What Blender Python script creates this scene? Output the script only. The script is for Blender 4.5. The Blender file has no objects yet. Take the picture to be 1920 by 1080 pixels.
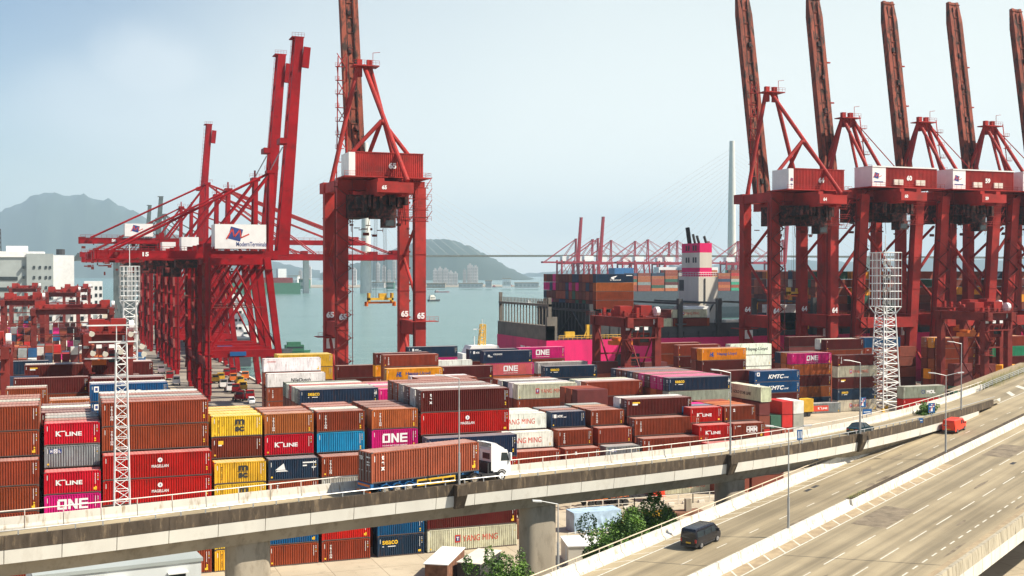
import bpy, bmesh, math, random
import numpy as np
from mathutils import Vector, Matrix
R = math.radians
S = bpy.context.scene
COL = S.collection
# ------------------------------------------------------------------ camera, sky, sun, exposure
FPX, V0, CH, YAW = 2200.0, 512.0, 35.7, R(21.0)
cY, sY = math.cos(YAW), math.sin(YAW)
cam_d = bpy.data.cameras.new('camera'); cam = bpy.data.objects.new('camera', cam_d); COL.objects.link(cam)
cam.location = (0, 0, CH)
cam.rotation_euler = (R(90) - math.atan(28 / FPX), 0, -YAW)
cam_d.sensor_width = 36.0; cam_d.lens = 36.0 * FPX / 1920
cam_d.clip_start = 1.0; cam_d.clip_end = 90000
S.camera = cam
SUN_AZ, SUN_EL = R(-31), R(48)          # azimuth measured from +X towards +Y
W = bpy.data.worlds.new("World"); S.world = W; W.use_nodes = True
nt = W.node_tree; nt.nodes.clear()
out = nt.nodes.new('ShaderNodeOutputWorld'); bg = nt.nodes.new('ShaderNodeBackground'); bg.inputs[1].default_value = 0.07
sky = nt.nodes.new('ShaderNodeTexSky'); sky.sky_type = 'NISHITA'; sky.sun_disc = False
sky.sun_elevation = SUN_EL; sky.sun_rotation = R(90) - SUN_AZ
sky.air_density = 1.0; sky.dust_density = 1.0; sky.ozone_density = 2.0; sky.altitude = 30
tcw = nt.nodes.new('ShaderNodeTexCoord'); DIRV = tcw.outputs['Generated']
def wm(op, a, b=None, c=None):
    m_ = nt.nodes.new('ShaderNodeMath'); m_.operation = op
    for i, x in enumerate((a, b, c)):
        if x is None: continue
        if isinstance(x, (int, float)): m_.inputs[i].default_value = x
        else: nt.links.new(x, m_.inputs[i])
    return m_.outputs[0]
sep = nt.nodes.new('ShaderNodeSeparateXYZ'); nt.links.new(DIRV, sep.inputs[0])
nzw = nt.nodes.new('ShaderNodeTexNoise'); nzw.inputs['Scale'].default_value = 5.5; nzw.inputs['Detail'].default_value = 7; nzw.inputs['Roughness'].default_value = 0.55; nt.links.new(DIRV, nzw.inputs[0])
# summer veil: whiter towards the sun's side of the sky and towards the horizon
vx = wm('ADD', wm('MULTIPLY', wm('SUBTRACT', 0.22, sep.outputs[2]), 0.55), sep.outputs[0])
vx = wm('ADD', vx, wm('MULTIPLY', wm('SUBTRACT', nzw.outputs[0], 0.5), 0.10))
crw = nt.nodes.new('ShaderNodeValToRGB'); cr_ = crw.color_ramp; cr_.elements[0].position = 0.0; cr_.elements[0].color = (0.0, 0.0, 0.0, 1); cr_.elements[1].position = 1.0; cr_.elements[1].color = (1, 1, 1, 1)
for p_, v_ in ((0.10, 0.20), (0.25, 0.62), (0.48, 0.86), (0.75, 0.97)): e_ = cr_.elements.new(p_); e_.color = (v_, v_, v_, 1)
nt.links.new(wm('ADD', vx, 0.06), crw.inputs[0])
hi_ = nt.nodes.new('ShaderNodeMapRange'); hi_.interpolation_type = 'SMOOTHSTEP'; nt.links.new(sep.outputs[2], hi_.inputs[0]); hi_.inputs[1].default_value = 0.24; hi_.inputs[2].default_value = 0.50; hi_.inputs[3].default_value = 1.0; hi_.inputs[4].default_value = 0.0
# one soft cumulus in the upper left of the view
def pdir(u, v):
    l = (u - 960) / FPX; w = -(v - V0) / FPX; q = Vector((sY + cY * l, cY - sY * l, w)); return q.normalized()
def blob(u, v, sx, r0, r1, amt):
    sb = nt.nodes.new('ShaderNodeVectorMath'); sb.operation = 'SUBTRACT'; nt.links.new(DIRV, sb.inputs[0]); sb.inputs[1].default_value = pdir(u, v)
    ml = nt.nodes.new('ShaderNodeVectorMath'); ml.operation = 'MULTIPLY'; nt.links.new(sb.outputs[0], ml.inputs[0]); ml.inputs[1].default_value = (1, 1, sx)
    ln = nt.nodes.new('ShaderNodeVectorMath'); ln.operation = 'LENGTH'; nt.links.new(ml.outputs[0], ln.inputs[0])
    d_ = wm('ADD', ln.outputs['Value'], wm('MULTIPLY', wm('SUBTRACT', nzw.outputs[0], 0.5), 0.16))
    mr_ = nt.nodes.new('ShaderNodeMapRange'); mr_.interpolation_type = 'SMOOTHSTEP'; nt.links.new(d_, mr_.inputs[0]); mr_.inputs[1].default_value = r0; mr_.inputs[2].default_value = r1; mr_.inputs[3].default_value = amt; mr_.inputs[4].default_value = 0.0
    return mr_.outputs[0]
cl_ = wm('MAXIMUM', wm('MAXIMUM', blob(310, 135, 1.6, 0.012, 0.060, 0.50), blob(250, 205, 2.6, 0.02, 0.13, 0.40)), blob(1200, 405, 3.5, 0.0, 0.06, 0.5))
cl_ = wm('MAXIMUM', cl_, blob(1060, 430, 4.0, 0.0, 0.07, 0.35))
fv = nt.nodes.new('ShaderNodeMix'); fv.data_type = 'RGBA'; fv.inputs[7].default_value = (7, 7.8, 7.7, 1)
ev = nt.nodes.new('ShaderNodeMapRange'); nt.links.new(sep.outputs[2], ev.inputs[0]); ev.inputs[1].default_value = 0.0; ev.inputs[2].default_value = 0.22
vc = nt.nodes.new('ShaderNodeMix'); vc.data_type = 'RGBA'; vc.inputs[6].default_value = (10.2, 10.2, 9.5, 1); vc.inputs[7].default_value = (7.3, 7.8, 7.6, 1)
nt.links.new(ev.outputs[0], vc.inputs[0]); nt.links.new(vc.outputs[2], fv.inputs[7])
nt.links.new(wm('MULTIPLY', crw.outputs[0], hi_.outputs[0]), fv.inputs[0]); nt.links.new(sky.outputs[0], fv.inputs[6])
fc = nt.nodes.new('ShaderNodeMix'); fc.data_type = 'RGBA'; fc.inputs[7].default_value = (7.0, 7.5, 7.8, 1)
nt.links.new(cl_, fc.inputs[0]); nt.links.new(fv.outputs[2], fc.inputs[6]); nt.links.new(fc.outputs[2], bg.inputs[0]); nt.links.new(bg.outputs[0], out.inputs[0])
sl = bpy.data.lights.new('sun', 'SUN'); sl.energy = 4.6; sl.angle = R(0.5); sl.color = (1.0, 0.91, 0.77)
so = bpy.data.objects.new('sun', sl); COL.objects.link(so)
sdir = Vector((math.cos(SUN_EL) * math.cos(SUN_AZ), math.cos(SUN_EL) * math.sin(SUN_AZ), math.sin(SUN_EL)))
so.rotation_euler = sdir.to_track_quat('Z', 'Y').to_euler()
S.view_settings.view_transform = 'Standard'; S.view_settings.look = 'None'; S.view_settings.gamma = 1
S.view_settings.exposure = 0.95
S.render.engine = 'CYCLES'; S.cycles.max_bounces = 5; S.cycles.volume_bounces = 0
S.cycles.use_denoising = True
# ------------------------------------------------------------------ calibrated camera helpers (pixel of the 1920x1080 photograph -> world)
def P(u, v, z):
    d = (CH - z) * FPX / (v - V0); t = (u - 960) / FPX
    return Vector((d * (cY * t + sY), d * (cY - sY * t), z))
def PY(u, Y, z=0.0):
    t = (u - 960) / FPX; d = Y / (cY - sY * t)
    return Vector((d * (cY * t + sY), Y, z))
def PD(u, v, d):
    t = (u - 960) / FPX
    return Vector((d * (cY * t + sY), d * (cY - sY * t), CH - (v - V0) * d / FPX))
def proj(p):
    d = sY * p[0] + cY * p[1]; l = cY * p[0] - sY * p[1]
    return 960 + FPX * l / d, V0 + FPX * (CH - p[2]) / d, d
rnd = random.Random(7)
# ------------------------------------------------------------------ materials
def newmat(name, rough=0.6, metal=0.0):
    m = bpy.data.materials.new(name); m.use_nodes = True
    b = m.node_tree.nodes['Principled BSDF']; b.inputs['Roughness'].default_value = rough; b.inputs['Metallic'].default_value = metal
    return m, m.node_tree, b
def ramp(n, els):
    r = n.nodes.new('ShaderNodeValToRGB'); cr = r.color_ramp
    cr.elements[0].position, cr.elements[0].color = els[0][0], (*els[0][1], 1) if len(els[0][1]) == 3 else els[0][1]
    cr.elements[1].position, cr.elements[1].color = els[-1][0], (*els[-1][1], 1)
    for p, c in els[1:-1]:
        e = cr.elements.new(p); e.color = (*c, 1)
    return r
def noise(n, scale, vec=None, detail=4, rough=0.55, sc=None):
    t = n.nodes.new('ShaderNodeTexNoise'); t.inputs['Scale'].default_value = scale; t.inputs['Detail'].default_value = detail; t.inputs['Roughness'].default_value = rough
    if vec is not None:
        if sc:
            mp = n.nodes.new('ShaderNodeMapping'); mp.inputs['Scale'].default_value = sc; n.links.new(vec, mp.inputs[0]); vec = mp.outputs[0]
        n.links.new(vec, t.inputs[0])
    return t
def mixc(n, f, a, b, mode='MIX'):
    m = n.nodes.new('ShaderNodeMix'); m.data_type = 'RGBA'; m.blend_type = mode; m.clamp_factor = True
    for i, x in ((0, f), (6, a), (7, b)):
        if hasattr(x, 'is_linked') or hasattr(x, 'links'): n.links.new(x, m.inputs[i])
        elif i == 0: m.inputs[0].default_value = x
        else: m.inputs[i].default_value = (*x, 1)
    return m.outputs[2]
def posn(n): return n.nodes.new('ShaderNodeNewGeometry').outputs['Position']
G3 = lambda x: (x, x, x)
def vary(name, col, rough=0.6, scale=0.6, amt=0.25, metal=0.0, dirt=None, dscale=1.5, bump=0.0, sc=None, dth=(0.5, 0.75)):
    m, n, b = newmat(name, rough, metal)
    p = posn(n)
    nz = noise(n, scale, p, 5, sc=sc)
    r = ramp(n, [(0.3, G3(1 - amt)), (0.7, G3(1 + amt * 0.5))]); n.links.new(nz.outputs[0], r.inputs[0])
    c = mixc(n, 1.0, col, r.outputs[0], 'MULTIPLY')
    if dirt:
        nz2 = noise(n, dscale, p, 6, 0.65, sc=sc); r2 = ramp(n, [(dth[0], G3(0)), (dth[1], G3(1))]); n.links.new(nz2.outputs[0], r2.inputs[0])
        c = mixc(n, r2.outputs[0], c, dirt)
    n.links.new(c, b.inputs['Base Color'])
    if bump:
        bp = n.nodes.new('ShaderNodeBump'); bp.inputs['Strength'].default_value = bump; n.links.new(nz.outputs[0], bp.inputs['Height']); n.links.new(bp.outputs[0], b.inputs['Normal'])
    return m
def paint(name, fade=None, fadeamt=0.0, rough=0.55, dirt=True):
    """paint that takes the object's own colour"""
    m, n, b = newmat(name, rough)
    oi = n.nodes.new('ShaderNodeObjectInfo'); tc = n.nodes.new('ShaderNodeTexCoord')
    ad = n.nodes.new('ShaderNodeVectorMath'); ad.operation = 'ADD'; n.links.new(tc.outputs['Object'], ad.inputs[0])
    ml = n.nodes.new('ShaderNodeMath'); ml.operation = 'MULTIPLY'; ml.inputs[1].default_value = 97.0; n.links.new(oi.outputs['Random'], ml.inputs[0]); n.links.new(ml.outputs[0], ad.inputs[1])
    c = oi.outputs['Color']; b.inputs['Specular IOR Level'].default_value = 0.18
    if fade: c = mixc(n, fadeamt, c, fade)
    if dirt:
        a = noise(n, 0.5, ad.outputs[0], 4); r = ramp(n, [(0.3, G3(0.78)), (0.7, G3(1.12))]); n.links.new(a.outputs[0], r.inputs[0]); c = mixc(n, 1.0, c, r.outputs[0], 'MULTIPLY')
        s_ = noise(n, 1.0, ad.outputs[0], 5, 0.6, sc=(3.5, 3.5, 0.5)); r2 = ramp(n, [(0.52, G3(0)), (0.74, G3(0.62))]); n.links.new(s_.outputs[0], r2.inputs[0]); c = mixc(n, r2.outputs[0], c, (0.10, 0.045, 0.028))
        k = noise(n, 2.6, ad.outputs[0], 6, 0.7); r3 = ramp(n, [(0.65, G3(0)), (0.71, G3(0.8))]); n.links.new(k.outputs[0], r3.inputs[0]); c = mixc(n, r3.outputs[0], c, (0.16, 0.06, 0.03))
    n.links.new(c, b.inputs['Base Color'])
    return m
M = {}
M['box'] = paint('container_paint')
M['roof'] = paint('container_roof', (0.52, 0.43, 0.39), 0.42, 0.7)
M['letter'] = paint('lettering_paint', rough=0.6, dirt=False)
M['cast_gap'] = vary('castings_and_gap_shade', (0.10, 0.07, 0.06), 0.7)
M['dark'] = vary('dark_steel', (0.03, 0.03, 0.033), 0.6)
M['black'] = vary('black_rubber', (0.018, 0.018, 0.018), 0.75)
M['glass'] = vary('dark_glass', (0.03, 0.04, 0.045), 0.12)
M['steel'] = vary('galvanised_steel', (0.42, 0.43, 0.43), 0.45, metal=0.4)
M['mast'] = vary('white_mast_steel', (0.68, 0.69, 0.68), 0.55, amt=0.2)
M['red1'] = vary('crane_red', (0.31, 0.005, 0.010), 0.55, 0.15, 0.35, dirt=(0.14, 0.010, 0.012), dscale=0.35)
M['red2'] = vary('crane_faded_red', (0.38, 0.034, 0.028), 0.55, 0.15, 0.35, dirt=(0.17, 0.035, 0.028), dscale=0.35)
M['stair'] = vary('dark_red_steelwork', (0.16, 0.030, 0.026), 0.6, 0.4, 0.4)
M['red3'] = vary('far_crane_red', (0.33, 0.02, 0.035), 0.6)
M['rmg'] = vary('gantry_brown_red', (0.21, 0.032, 0.026), 0.55, 0.3, 0.35, dirt=(0.09, 0.02, 0.018), dscale=0.5)
M['boom'] = vary('boom_rusty_red', (0.30, 0.075, 0.045), 0.7, 0.35, 0.5, dirt=(0.045, 0.026, 0.02), dscale=0.7, sc=(1, 1, .35), dth=(0.46, 0.6))
M['grease'] = vary('greasy_machinery', (0.15, 0.04, 0.032), 0.7, 0.8, 0.6, dirt=(0.022, 0.018, 0.017), dscale=0.9, dth=(0.4, 0.55))
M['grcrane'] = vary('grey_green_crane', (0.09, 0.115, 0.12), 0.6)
M['cwhite'] = vary('white_sheet', (0.80, 0.80, 0.78), 0.5, 0.4, 0.10)
M['cream'] = vary('cream_paint', (0.68, 0.64, 0.55), 0.6, 0.15, 0.15, dirt=(0.35, 0.24, 0.15), dscale=0.5, sc=(1, 1, .2), dth=(0.6, 0.85))
M['yellow'] = vary('yellow_steel', (0.70, 0.42, 0.03), 0.5)
M['orange'] = vary('orange_steel', (0.72, 0.17, 0.02), 0.5)
M['blue'] = vary('blue_steel', (0.02, 0.12, 0.30), 0.5)
M['green'] = vary('green_paint', (0.03, 0.14, 0.075), 0.6)
M['pink'] = vary('magenta_hull', (0.78, 0.030, 0.165), 0.45, 0.06, 0.12, dirt=(0.45, 0.03, 0.11), dscale=0.12, sc=(1, 1, .3))
M['shipdark'] = vary('dark_grey_hull', (0.055, 0.055, 0.058), 0.6, 0.3, 0.3)
M['hullg'] = vary('grey_blue_hull', (0.06, 0.075, 0.09), 0.55)
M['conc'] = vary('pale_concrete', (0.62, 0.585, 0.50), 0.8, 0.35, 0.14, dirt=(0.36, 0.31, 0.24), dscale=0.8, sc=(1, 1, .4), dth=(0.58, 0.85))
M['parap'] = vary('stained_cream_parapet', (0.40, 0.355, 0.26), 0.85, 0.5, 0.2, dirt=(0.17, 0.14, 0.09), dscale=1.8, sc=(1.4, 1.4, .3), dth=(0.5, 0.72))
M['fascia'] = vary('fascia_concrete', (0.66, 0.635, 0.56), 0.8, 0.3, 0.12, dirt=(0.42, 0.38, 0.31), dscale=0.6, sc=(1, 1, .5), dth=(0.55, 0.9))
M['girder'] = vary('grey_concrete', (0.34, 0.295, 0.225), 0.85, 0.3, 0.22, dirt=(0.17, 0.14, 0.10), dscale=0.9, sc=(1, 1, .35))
M['dirty'] = vary('black_stained_concrete', (0.085, 0.066, 0.048), 0.9, 1.2, 0.4, dirt=(0.24, 0.18, 0.115), dscale=1.3, sc=(1.6, 1.6, .35), dth=(0.53, 0.74))
M['whitewash'] = vary('white_painted_concrete', (0.60, 0.575, 0.51), 0.8, 0.5, 0.12, dirt=(0.27, 0.185, 0.095), dscale=2.4, sc=(1, 1, .22), dth=(0.54, 0.74))
M['mark'] = vary('road_marking_paint', (0.62, 0.585, 0.49), 0.8, 3.0, 0.2, dirt=(0.36, 0.31, 0.22), dscale=2.5)
M['ochre'] = vary('sandy_road_dirt', (0.37, 0.285, 0.175), 0.9, 1.2, 0.25, dirt=(0.25, 0.18, 0.11), dscale=0.7)
M['wood'] = vary('rusty_scrap', (0.20, 0.09, 0.05), 0.9, 1.5, 0.5)
M['tarp'] = vary('blue_tarpaulin', (0.38, 0.52, 0.66), 0.6, 1.0, 0.25)
M['bwall'] = vary('white_render', (0.60, 0.64, 0.64), 0.8, 0.1, 0.1, dirt=(0.42, 0.44, 0.43), dscale=0.3, sc=(1, 1, .3))
M['bgrey'] = vary('grey_render', (0.34, 0.38, 0.37), 0.8, 0.1, 0.15)
M['city'] = vary('pale_tower_block', (0.55, 0.55, 0.54), 0.8, 0.02, 0.3)
M['carblack'] = vary('black_car_paint', (0.012, 0.013, 0.02), 0.22)
M['carred'] = vary('vermilion_car_paint', (0.80, 0.05, 0.018), 0.3, amt=0.05)
M['carteal'] = vary('dark_teal_car_paint', (0.012, 0.035, 0.045), 0.2)
M['carwhite'] = vary('white_car_paint', (0.80, 0.80, 0.79), 0.3, amt=0.05)
M['lampred'] = vary('red_lens', (0.5, 0.02, 0.02), 0.3)
M['rim'] = vary('alloy_rim', (0.45, 0.45, 0.46), 0.35, metal=0.7)
M['signblue'] = vary('sign_blue', (0.01, 0.09, 0.26), 0.4, amt=0.05)
M['bark'] = vary('bark', (0.12, 0.08, 0.05), 0.9, 3, 0.4)
def leafmat(name, a, b_):
    m, n, b = newmat(name, 0.6)
    p = posn(n); nz = noise(n, 1.1, p, 3); r = ramp(n, [(0.35, a), (0.65, b_)]); n.links.new(nz.outputs[0], r.inputs[0]); n.links.new(r.outputs[0], b.inputs['Base Color'])
    return m
M['leaf'] = leafmat('leaf_green', (0.026, 0.075, 0.010), (0.13, 0.25, 0.022))
M['dryleaf'] = leafmat('dry_weeds', (0.10, 0.13, 0.03), (0.26, 0.22, 0.06))
M['forest'] = leafmat('hill_forest', (0.012, 0.030, 0.018), (0.035, 0.060, 0.030))
def roadmat():
    m, n, b = newmat('asphalt', 0.85)
    p = posn(n)
    a = noise(n, 0.12, p, 5); r = ramp(n, [(0.3, (0.255, 0.205, 0.125)), (0.7, (0.36, 0.295, 0.185))]); n.links.new(a.outputs[0], r.inputs[0])
    # tyre-worn bands run along the carriageway: stretched noise in road axes
    mp = n.nodes.new('ShaderNodeMapping'); mp.vector_type = 'POINT'; mp.inputs['Rotation'].default_value = (0, 0, -ROAD_ANG); n.links.new(p, mp.inputs[0])
    m2 = n.nodes.new('ShaderNodeMapping'); m2.inputs['Scale'].default_value = (0.012, 0.55, 0.0); n.links.new(mp.outputs[0], m2.inputs[0])
    s_ = noise(n, 1.0, m2.outputs[0], 4, 0.6); r2 = ramp(n, [(0.36, G3(0.62)), (0.60, G3(1.10))]); n.links.new(s_.outputs[0], r2.inputs[0])
    f = noise(n, 9.0, p, 4, 0.7); r3 = ramp(n, [(0.3, G3(0.93)), (0.7, G3(1.06))]); n.links.new(f.outputs[0], r3.inputs[0])
    c = mixc(n, 1.0, r.outputs[0], r2.outputs[0], 'MULTIPLY'); c = mixc(n, 1.0, c, r3.outputs[0], 'MULTIPLY')
    n.links.new(c, b.inputs['Base Color']); return m
def yardmat():
    m, n, b = newmat('yard_concrete', 0.85)
    p = posn(n)
    a = noise(n, 0.06, p, 6, 0.6); r = ramp(n, [(0.3, (0.34, 0.285, 0.20)), (0.7, (0.52, 0.45, 0.33))]); n.links.new(a.outputs[0], r.inputs[0])
    br = n.nodes.new('ShaderNodeTexBrick'); br.offset = 0; br.inputs['Scale'].default_value = 1.0; br.inputs['Brick Width'].default_value = 6.0; br.inputs['Row Height'].default_value = 6.0; br.inputs['Mortar Size'].default_value = 0.04
    br.inputs['Color1'].default_value = (1, 1, 1, 1); br.inputs['Color2'].default_value = (0.9, 0.9, 0.9, 1); br.inputs['Mortar'].default_value = (0.45, 0.42, 0.4, 1); n.links.new(p, br.inputs[0])
    st = noise(n, 0.5, p, 6, 0.7); r2 = ramp(n, [(0.55, G3(1)), (0.75, G3(0.55))]); n.links.new(st.outputs[0], r2.inputs[0])
    c = mixc(n, 1.0, r.outputs[0], br.outputs[0], 'MULTIPLY'); c = mixc(n, 1.0, c, r2.outputs[0], 'MULTIPLY'); n.links.new(c, b.inputs['Base Color']); return m
def watermat():
    m, n, b = newmat('harbour_water', 0.22)
    p = posn(n)
    a = noise(n, 0.02, p, 9, 0.68, sc=(0.4, 2.0, 1)); r = ramp(n, [(0.3, (0.075, 0.155, 0.140)), (0.7, (0.125, 0.230, 0.205))]); n.links.new(a.outputs[0], r.inputs[0]); n.links.new(r.outputs[0], b.inputs['Base Color'])  # stretched tone noise paints ripple glints into the base colour
    w1 = noise(n, 0.35, p, 5, 0.65, sc=(0.45, 1.0, 1)); bp = n.nodes.new('ShaderNodeBump'); bp.inputs['Strength'].default_value = 0.9; bp.inputs['Distance'].default_value = 1.2
    n.links.new(w1.outputs[0], bp.inputs['Height']); n.links.new(bp.outputs[0], b.inputs['Normal']); return m
def bulkmat():
    m, n, b = newmat('stacked_container_paint', 0.65)
    at = n.nodes.new('ShaderNodeAttribute'); at.attribute_name = 'Col'
    p = posn(n); a = noise(n, 0.6, p, 5, 0.65); r = ramp(n, [(0.3, G3(0.72)), (0.7, G3(1.15))]); n.links.new(a.outputs[0], r.inputs[0])
    n.links.new(mixc(n, 1.0, at.outputs['Color'], r.outputs[0], 'MULTIPLY'), b.inputs['Base Color']); return m
for k_ in ('red1', 'red2', 'red3', 'boom', 'rmg', 'stair', 'grease', 'roof', 'dirty', 'whitewash', 'pink'):
    M[k_].node_tree.nodes['Principled BSDF'].inputs['Specular IOR Level'].default_value = 0.15
# ------------------------------------------------------------------ mesh builder
class MB:
    def __init__(s): s.v = []; s.f = []; s.m = []; s.pieces = []
    def add(s, vs, fs, mi=0):
        o = len(s.v); s.pieces.append((list(vs), list(fs))); s.v += [tuple(x) for x in vs]; s.f += [tuple(i + o for i in f) for f in fs]; s.m += [mi] * len(fs)
    def box(s, x0, x1, y0, y1, z0, z1, mi=0):
        s.add([(x0,y0,z0),(x1,y0,z0),(x1,y1,z0),(x0,y1,z0),(x0,y0,z1),(x1,y0,z1),(x1,y1,z1),(x0,y1,z1)],
              [(0,3,2,1),(4,5,6,7),(0,1,5,4),(1,2,6,5),(2,3,7,6),(3,0,4,7)], mi)
    def beam(s, p, q, w, h=None, mi=0, w2=None, h2=None):
        p = Vector(p); q = Vector(q); h = h or w; w2 = w2 or w; h2 = h2 or h
        d = (q - p).normalized(); up = Vector((0, 0, 1)) if abs(d.z) < 0.95 else Vector((0, 1, 0))
        a = d.cross(up).normalized(); b = a.cross(d).normalized()
        vs = [p - a*w/2 - b*h/2, p + a*w/2 - b*h/2, p + a*w/2 + b*h/2, p - a*w/2 + b*h/2, q - a*w2/2 - b*h2/2, q + a*w2/2 - b*h2/2, q + a*w2/2 + b*h2/2, q - a*w2/2 + b*h2/2]
        s.add(vs, [(0,1,2,3),(7,6,5,4),(0,4,5,1),(1,5,6,2),(2,6,7,3),(3,7,4,0)], mi)
    def tube(s, p, q, r, n=8, mi=0, r2=None, cap=True):
        p = Vector(p); q = Vector(q); r2 = r if r2 is None else r2
        d = (q - p).normalized(); up = Vector((0, 0, 1)) if abs(d.z) < 0.95 else Vector((0, 1, 0))
        a = d.cross(up).normalized(); b = a.cross(d).normalized(); vs = []
        for c, rr in ((p, r), (q, r2)):
            for i in range(n):
                t = 2 * math.pi * i / n; vs.append(c + a * rr * math.cos(t) + b * rr * math.sin(t))
        fs = [(i, (i + 1) % n, n + (i + 1) % n, n + i) for i in range(n)]
        if cap: fs += [tuple(range(n - 1, -1, -1)), tuple(range(n, 2 * n))]
        s.add(vs, fs, mi)
    def prism(s, pts, y0, y1, mi=0, ax='y'):
        """pts polygon in (x,z) extruded along y (or polygon in (y,z) extruded along x)"""
        n = len(pts)
        if ax == 'y': vs = [(x, y0, z) for x, z in pts] + [(x, y1, z) for x, z in pts]
        elif ax == 'x': vs = [(y0, x, z) for x, z in pts] + [(y1, x, z) for x, z in pts]
        else: vs = [(x, z, y0) for x, z in pts] + [(x, z, y1) for x, z in pts]
        fs = [tuple(range(n)), tuple(range(2 * n - 1, n - 1, -1))] + [(i, n + i, n + (i + 1) % n, (i + 1) % n) for i in range(n)]
        s.add(vs, fs, mi)
    def lattice(s, p, q, w, w2, n, r, mi=0, rd=None):
        """square lattice mast from p to q"""
        p = Vector(p); q = Vector(q); rd = rd or r * 0.5
        d = (q - p); up = Vector((1, 0, 0)) if abs(d.normalized().x) < 0.9 else Vector((0, 1, 0))
        a = d.normalized().cross(up).normalized(); b = a.cross(d.normalized())
        def c(k, t): ww = (w + (w2 - w) * t) / 2; return p + d * t + a * ww * (1, 1, -1, -1)[k] + b * ww * (1, -1, -1, 1)[k]
        for k in range(4):
            s.tube(c(k, 0), c(k, 1), r, 5, mi)
            for i in range(n):
                t0, t1 = i / n, (i + 1) / n
                s.tube(c(k, t1), c((k + 1) % 4, t1), rd, 4, mi)
                e = (k, (k + 1) % 4) if i % 2 else ((k + 1) % 4, k)
                s.tube(c(e[0], t0), c(e[1], t1), rd, 4, mi)
    def mesh(s, name, mats, smooth=False):
        me = bpy.data.meshes.new(name); me.from_pydata(s.v, [], s.f); 
        for m in mats: me.materials.append(m)
        me.polygons.foreach_set('material_index', s.m)
        bm = bmesh.new(); bm.from_mesh(me); bmesh.ops.recalc_face_normals(bm, faces=bm.faces)
        if smooth:
            for f in bm.faces: f.smooth = True
            for e in bm.edges:
                if len(e.link_faces) == 2 and e.calc_face_angle(0) > 0.6: e.smooth = False
        bm.to_mesh(me); bm.free(); return me
    def obj(s, name, mats, parent=None, smooth=False, **tags):
        if not isinstance(mats, (list, tuple)): mats = [mats]
        return link(name, s.mesh(name, mats, smooth), parent, **tags)
def split_obj(mb, name, mats, parent=None):
    """one object per added piece"""
    if not isinstance(mats, (list, tuple)): mats = [mats]
    for v, f in mb.pieces:
        o = MB(); o.add(v, f); o.obj(name, mats, parent)
def link(name, me, parent=None, **tags):
    o = bpy.data.objects.new(name, me); COL.objects.link(o)
    if parent: o.parent = parent
    for k, v in tags.items():
        if v: o['category' if k == 'cat' else k] = v
    return o
def empty(name, loc, rz=0.0, **tags):
    o = link(name, None, **tags); o.location = loc; o.rotation_euler = (0, 0, rz); o.empty_display_size = 1; return o
def copy_tree(o, parent=None):
    c = o.copy(); COL.objects.link(c); c.parent = parent
    for ch in list(o.children): copy_tree(ch, c)
    return c
def struct(mb, name, mats): return mb.obj(name, mats, kind='structure')
# ------------------------------------------------------------------ lettering
_tx = {}
def text_mesh(s, shear=0.0, bold=0.015, line=0.85):
    k = (s, shear, bold, line)
    if k not in _tx:
        cu = bpy.data.curves.new('t', 'FONT'); cu.body = s; cu.shear = shear; cu.offset = bold; cu.extrude = 0.0; cu.space_line = line; cu.align_x = 'CENTER' if '\n' in s else 'LEFT'
        ob = bpy.data.objects.new('t', cu); me = bpy.data.meshes.new_from_object(ob)
        bpy.data.objects.remove(ob); bpy.data.curves.remove(cu)
        v = np.array([x.co[:] for x in me.vertices]); f = [tuple(p.vertices) for p in me.polygons]; bpy.data.meshes.remove(me)
        lo, hi = v.min(0), v.max(0); _tx[k] = ((v - lo) / np.maximum(hi - lo, 1e-6), f)
    return _tx[k]
def put_text(mb, s, x, z, w, h, y=0.0, shear=0.0, bold=0.015, line=0.85, mi=0):
    v, f = text_mesh(s, shear, bold, line)
    mb.add([(x + a[0] * w, y, z + a[1] * h) for a in v], f, mi)
def disc(mb, x, z, r, y=0.0, n=14, mi=0, r0=0):
    c = [(x + r * math.cos(6.2832 * i / n), y, z + r * math.sin(6.2832 * i / n)) for i in range(n)]
    if not r0: mb.add(c, [tuple(range(n))], mi)
    else:
        c += [(x + r0 * math.cos(6.2832 * i / n), y, z + r0 * math.sin(6.2832 * i / n)) for i in range(n)]
        mb.add(c, [(i, (i + 1) % n, n + (i + 1) % n, n + i) for i in range(n)], mi)
def flat(mb, pts, y=0.0, mi=0): mb.add([(x, y, z) for x, z in pts], [tuple(range(len(pts)))], mi)
def rect(mb, x0, x1, z0, z1, y=0.0, mi=0): flat(mb, [(x0, z0), (x1, z0), (x1, z1), (x0, z1)], y, mi)
def one_logo(mb, x, z, w, h, y=0.0, t=0.17, mi=0):
    u = w / 3.25; b = h * t * 1.15; c = u * 0.27
    rect(mb, x, x + c, z, z + h * .86, y, mi); rect(mb, x + u - c, x + u, z, z + h, y, mi); rect(mb, x + c, x + u - c, z, z + b, y, mi); rect(mb, x + c * .3, x + u - c, z + h - b, z + h, y, mi)
    x1 = x + u * 1.14; rect(mb, x1, x1 + c, z, z + h, y, mi); rect(mb, x1 + u - c, x1 + u, z, z + h, y, mi); flat(mb, [(x1 + c, z + h), (x1 + c, z + h * .62), (x1 + u - c, z), (x1 + u - c, z + h * .38)], y, mi)
    x2 = x + u * 2.28; rect(mb, x2, x2 + c, z, z + h, y, mi)
    for k in (0, .5, 1): rect(mb, x2 + c, x2 + u * .97, z + (h - b) * k, z + (h - b) * k + b, y, mi)
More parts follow.
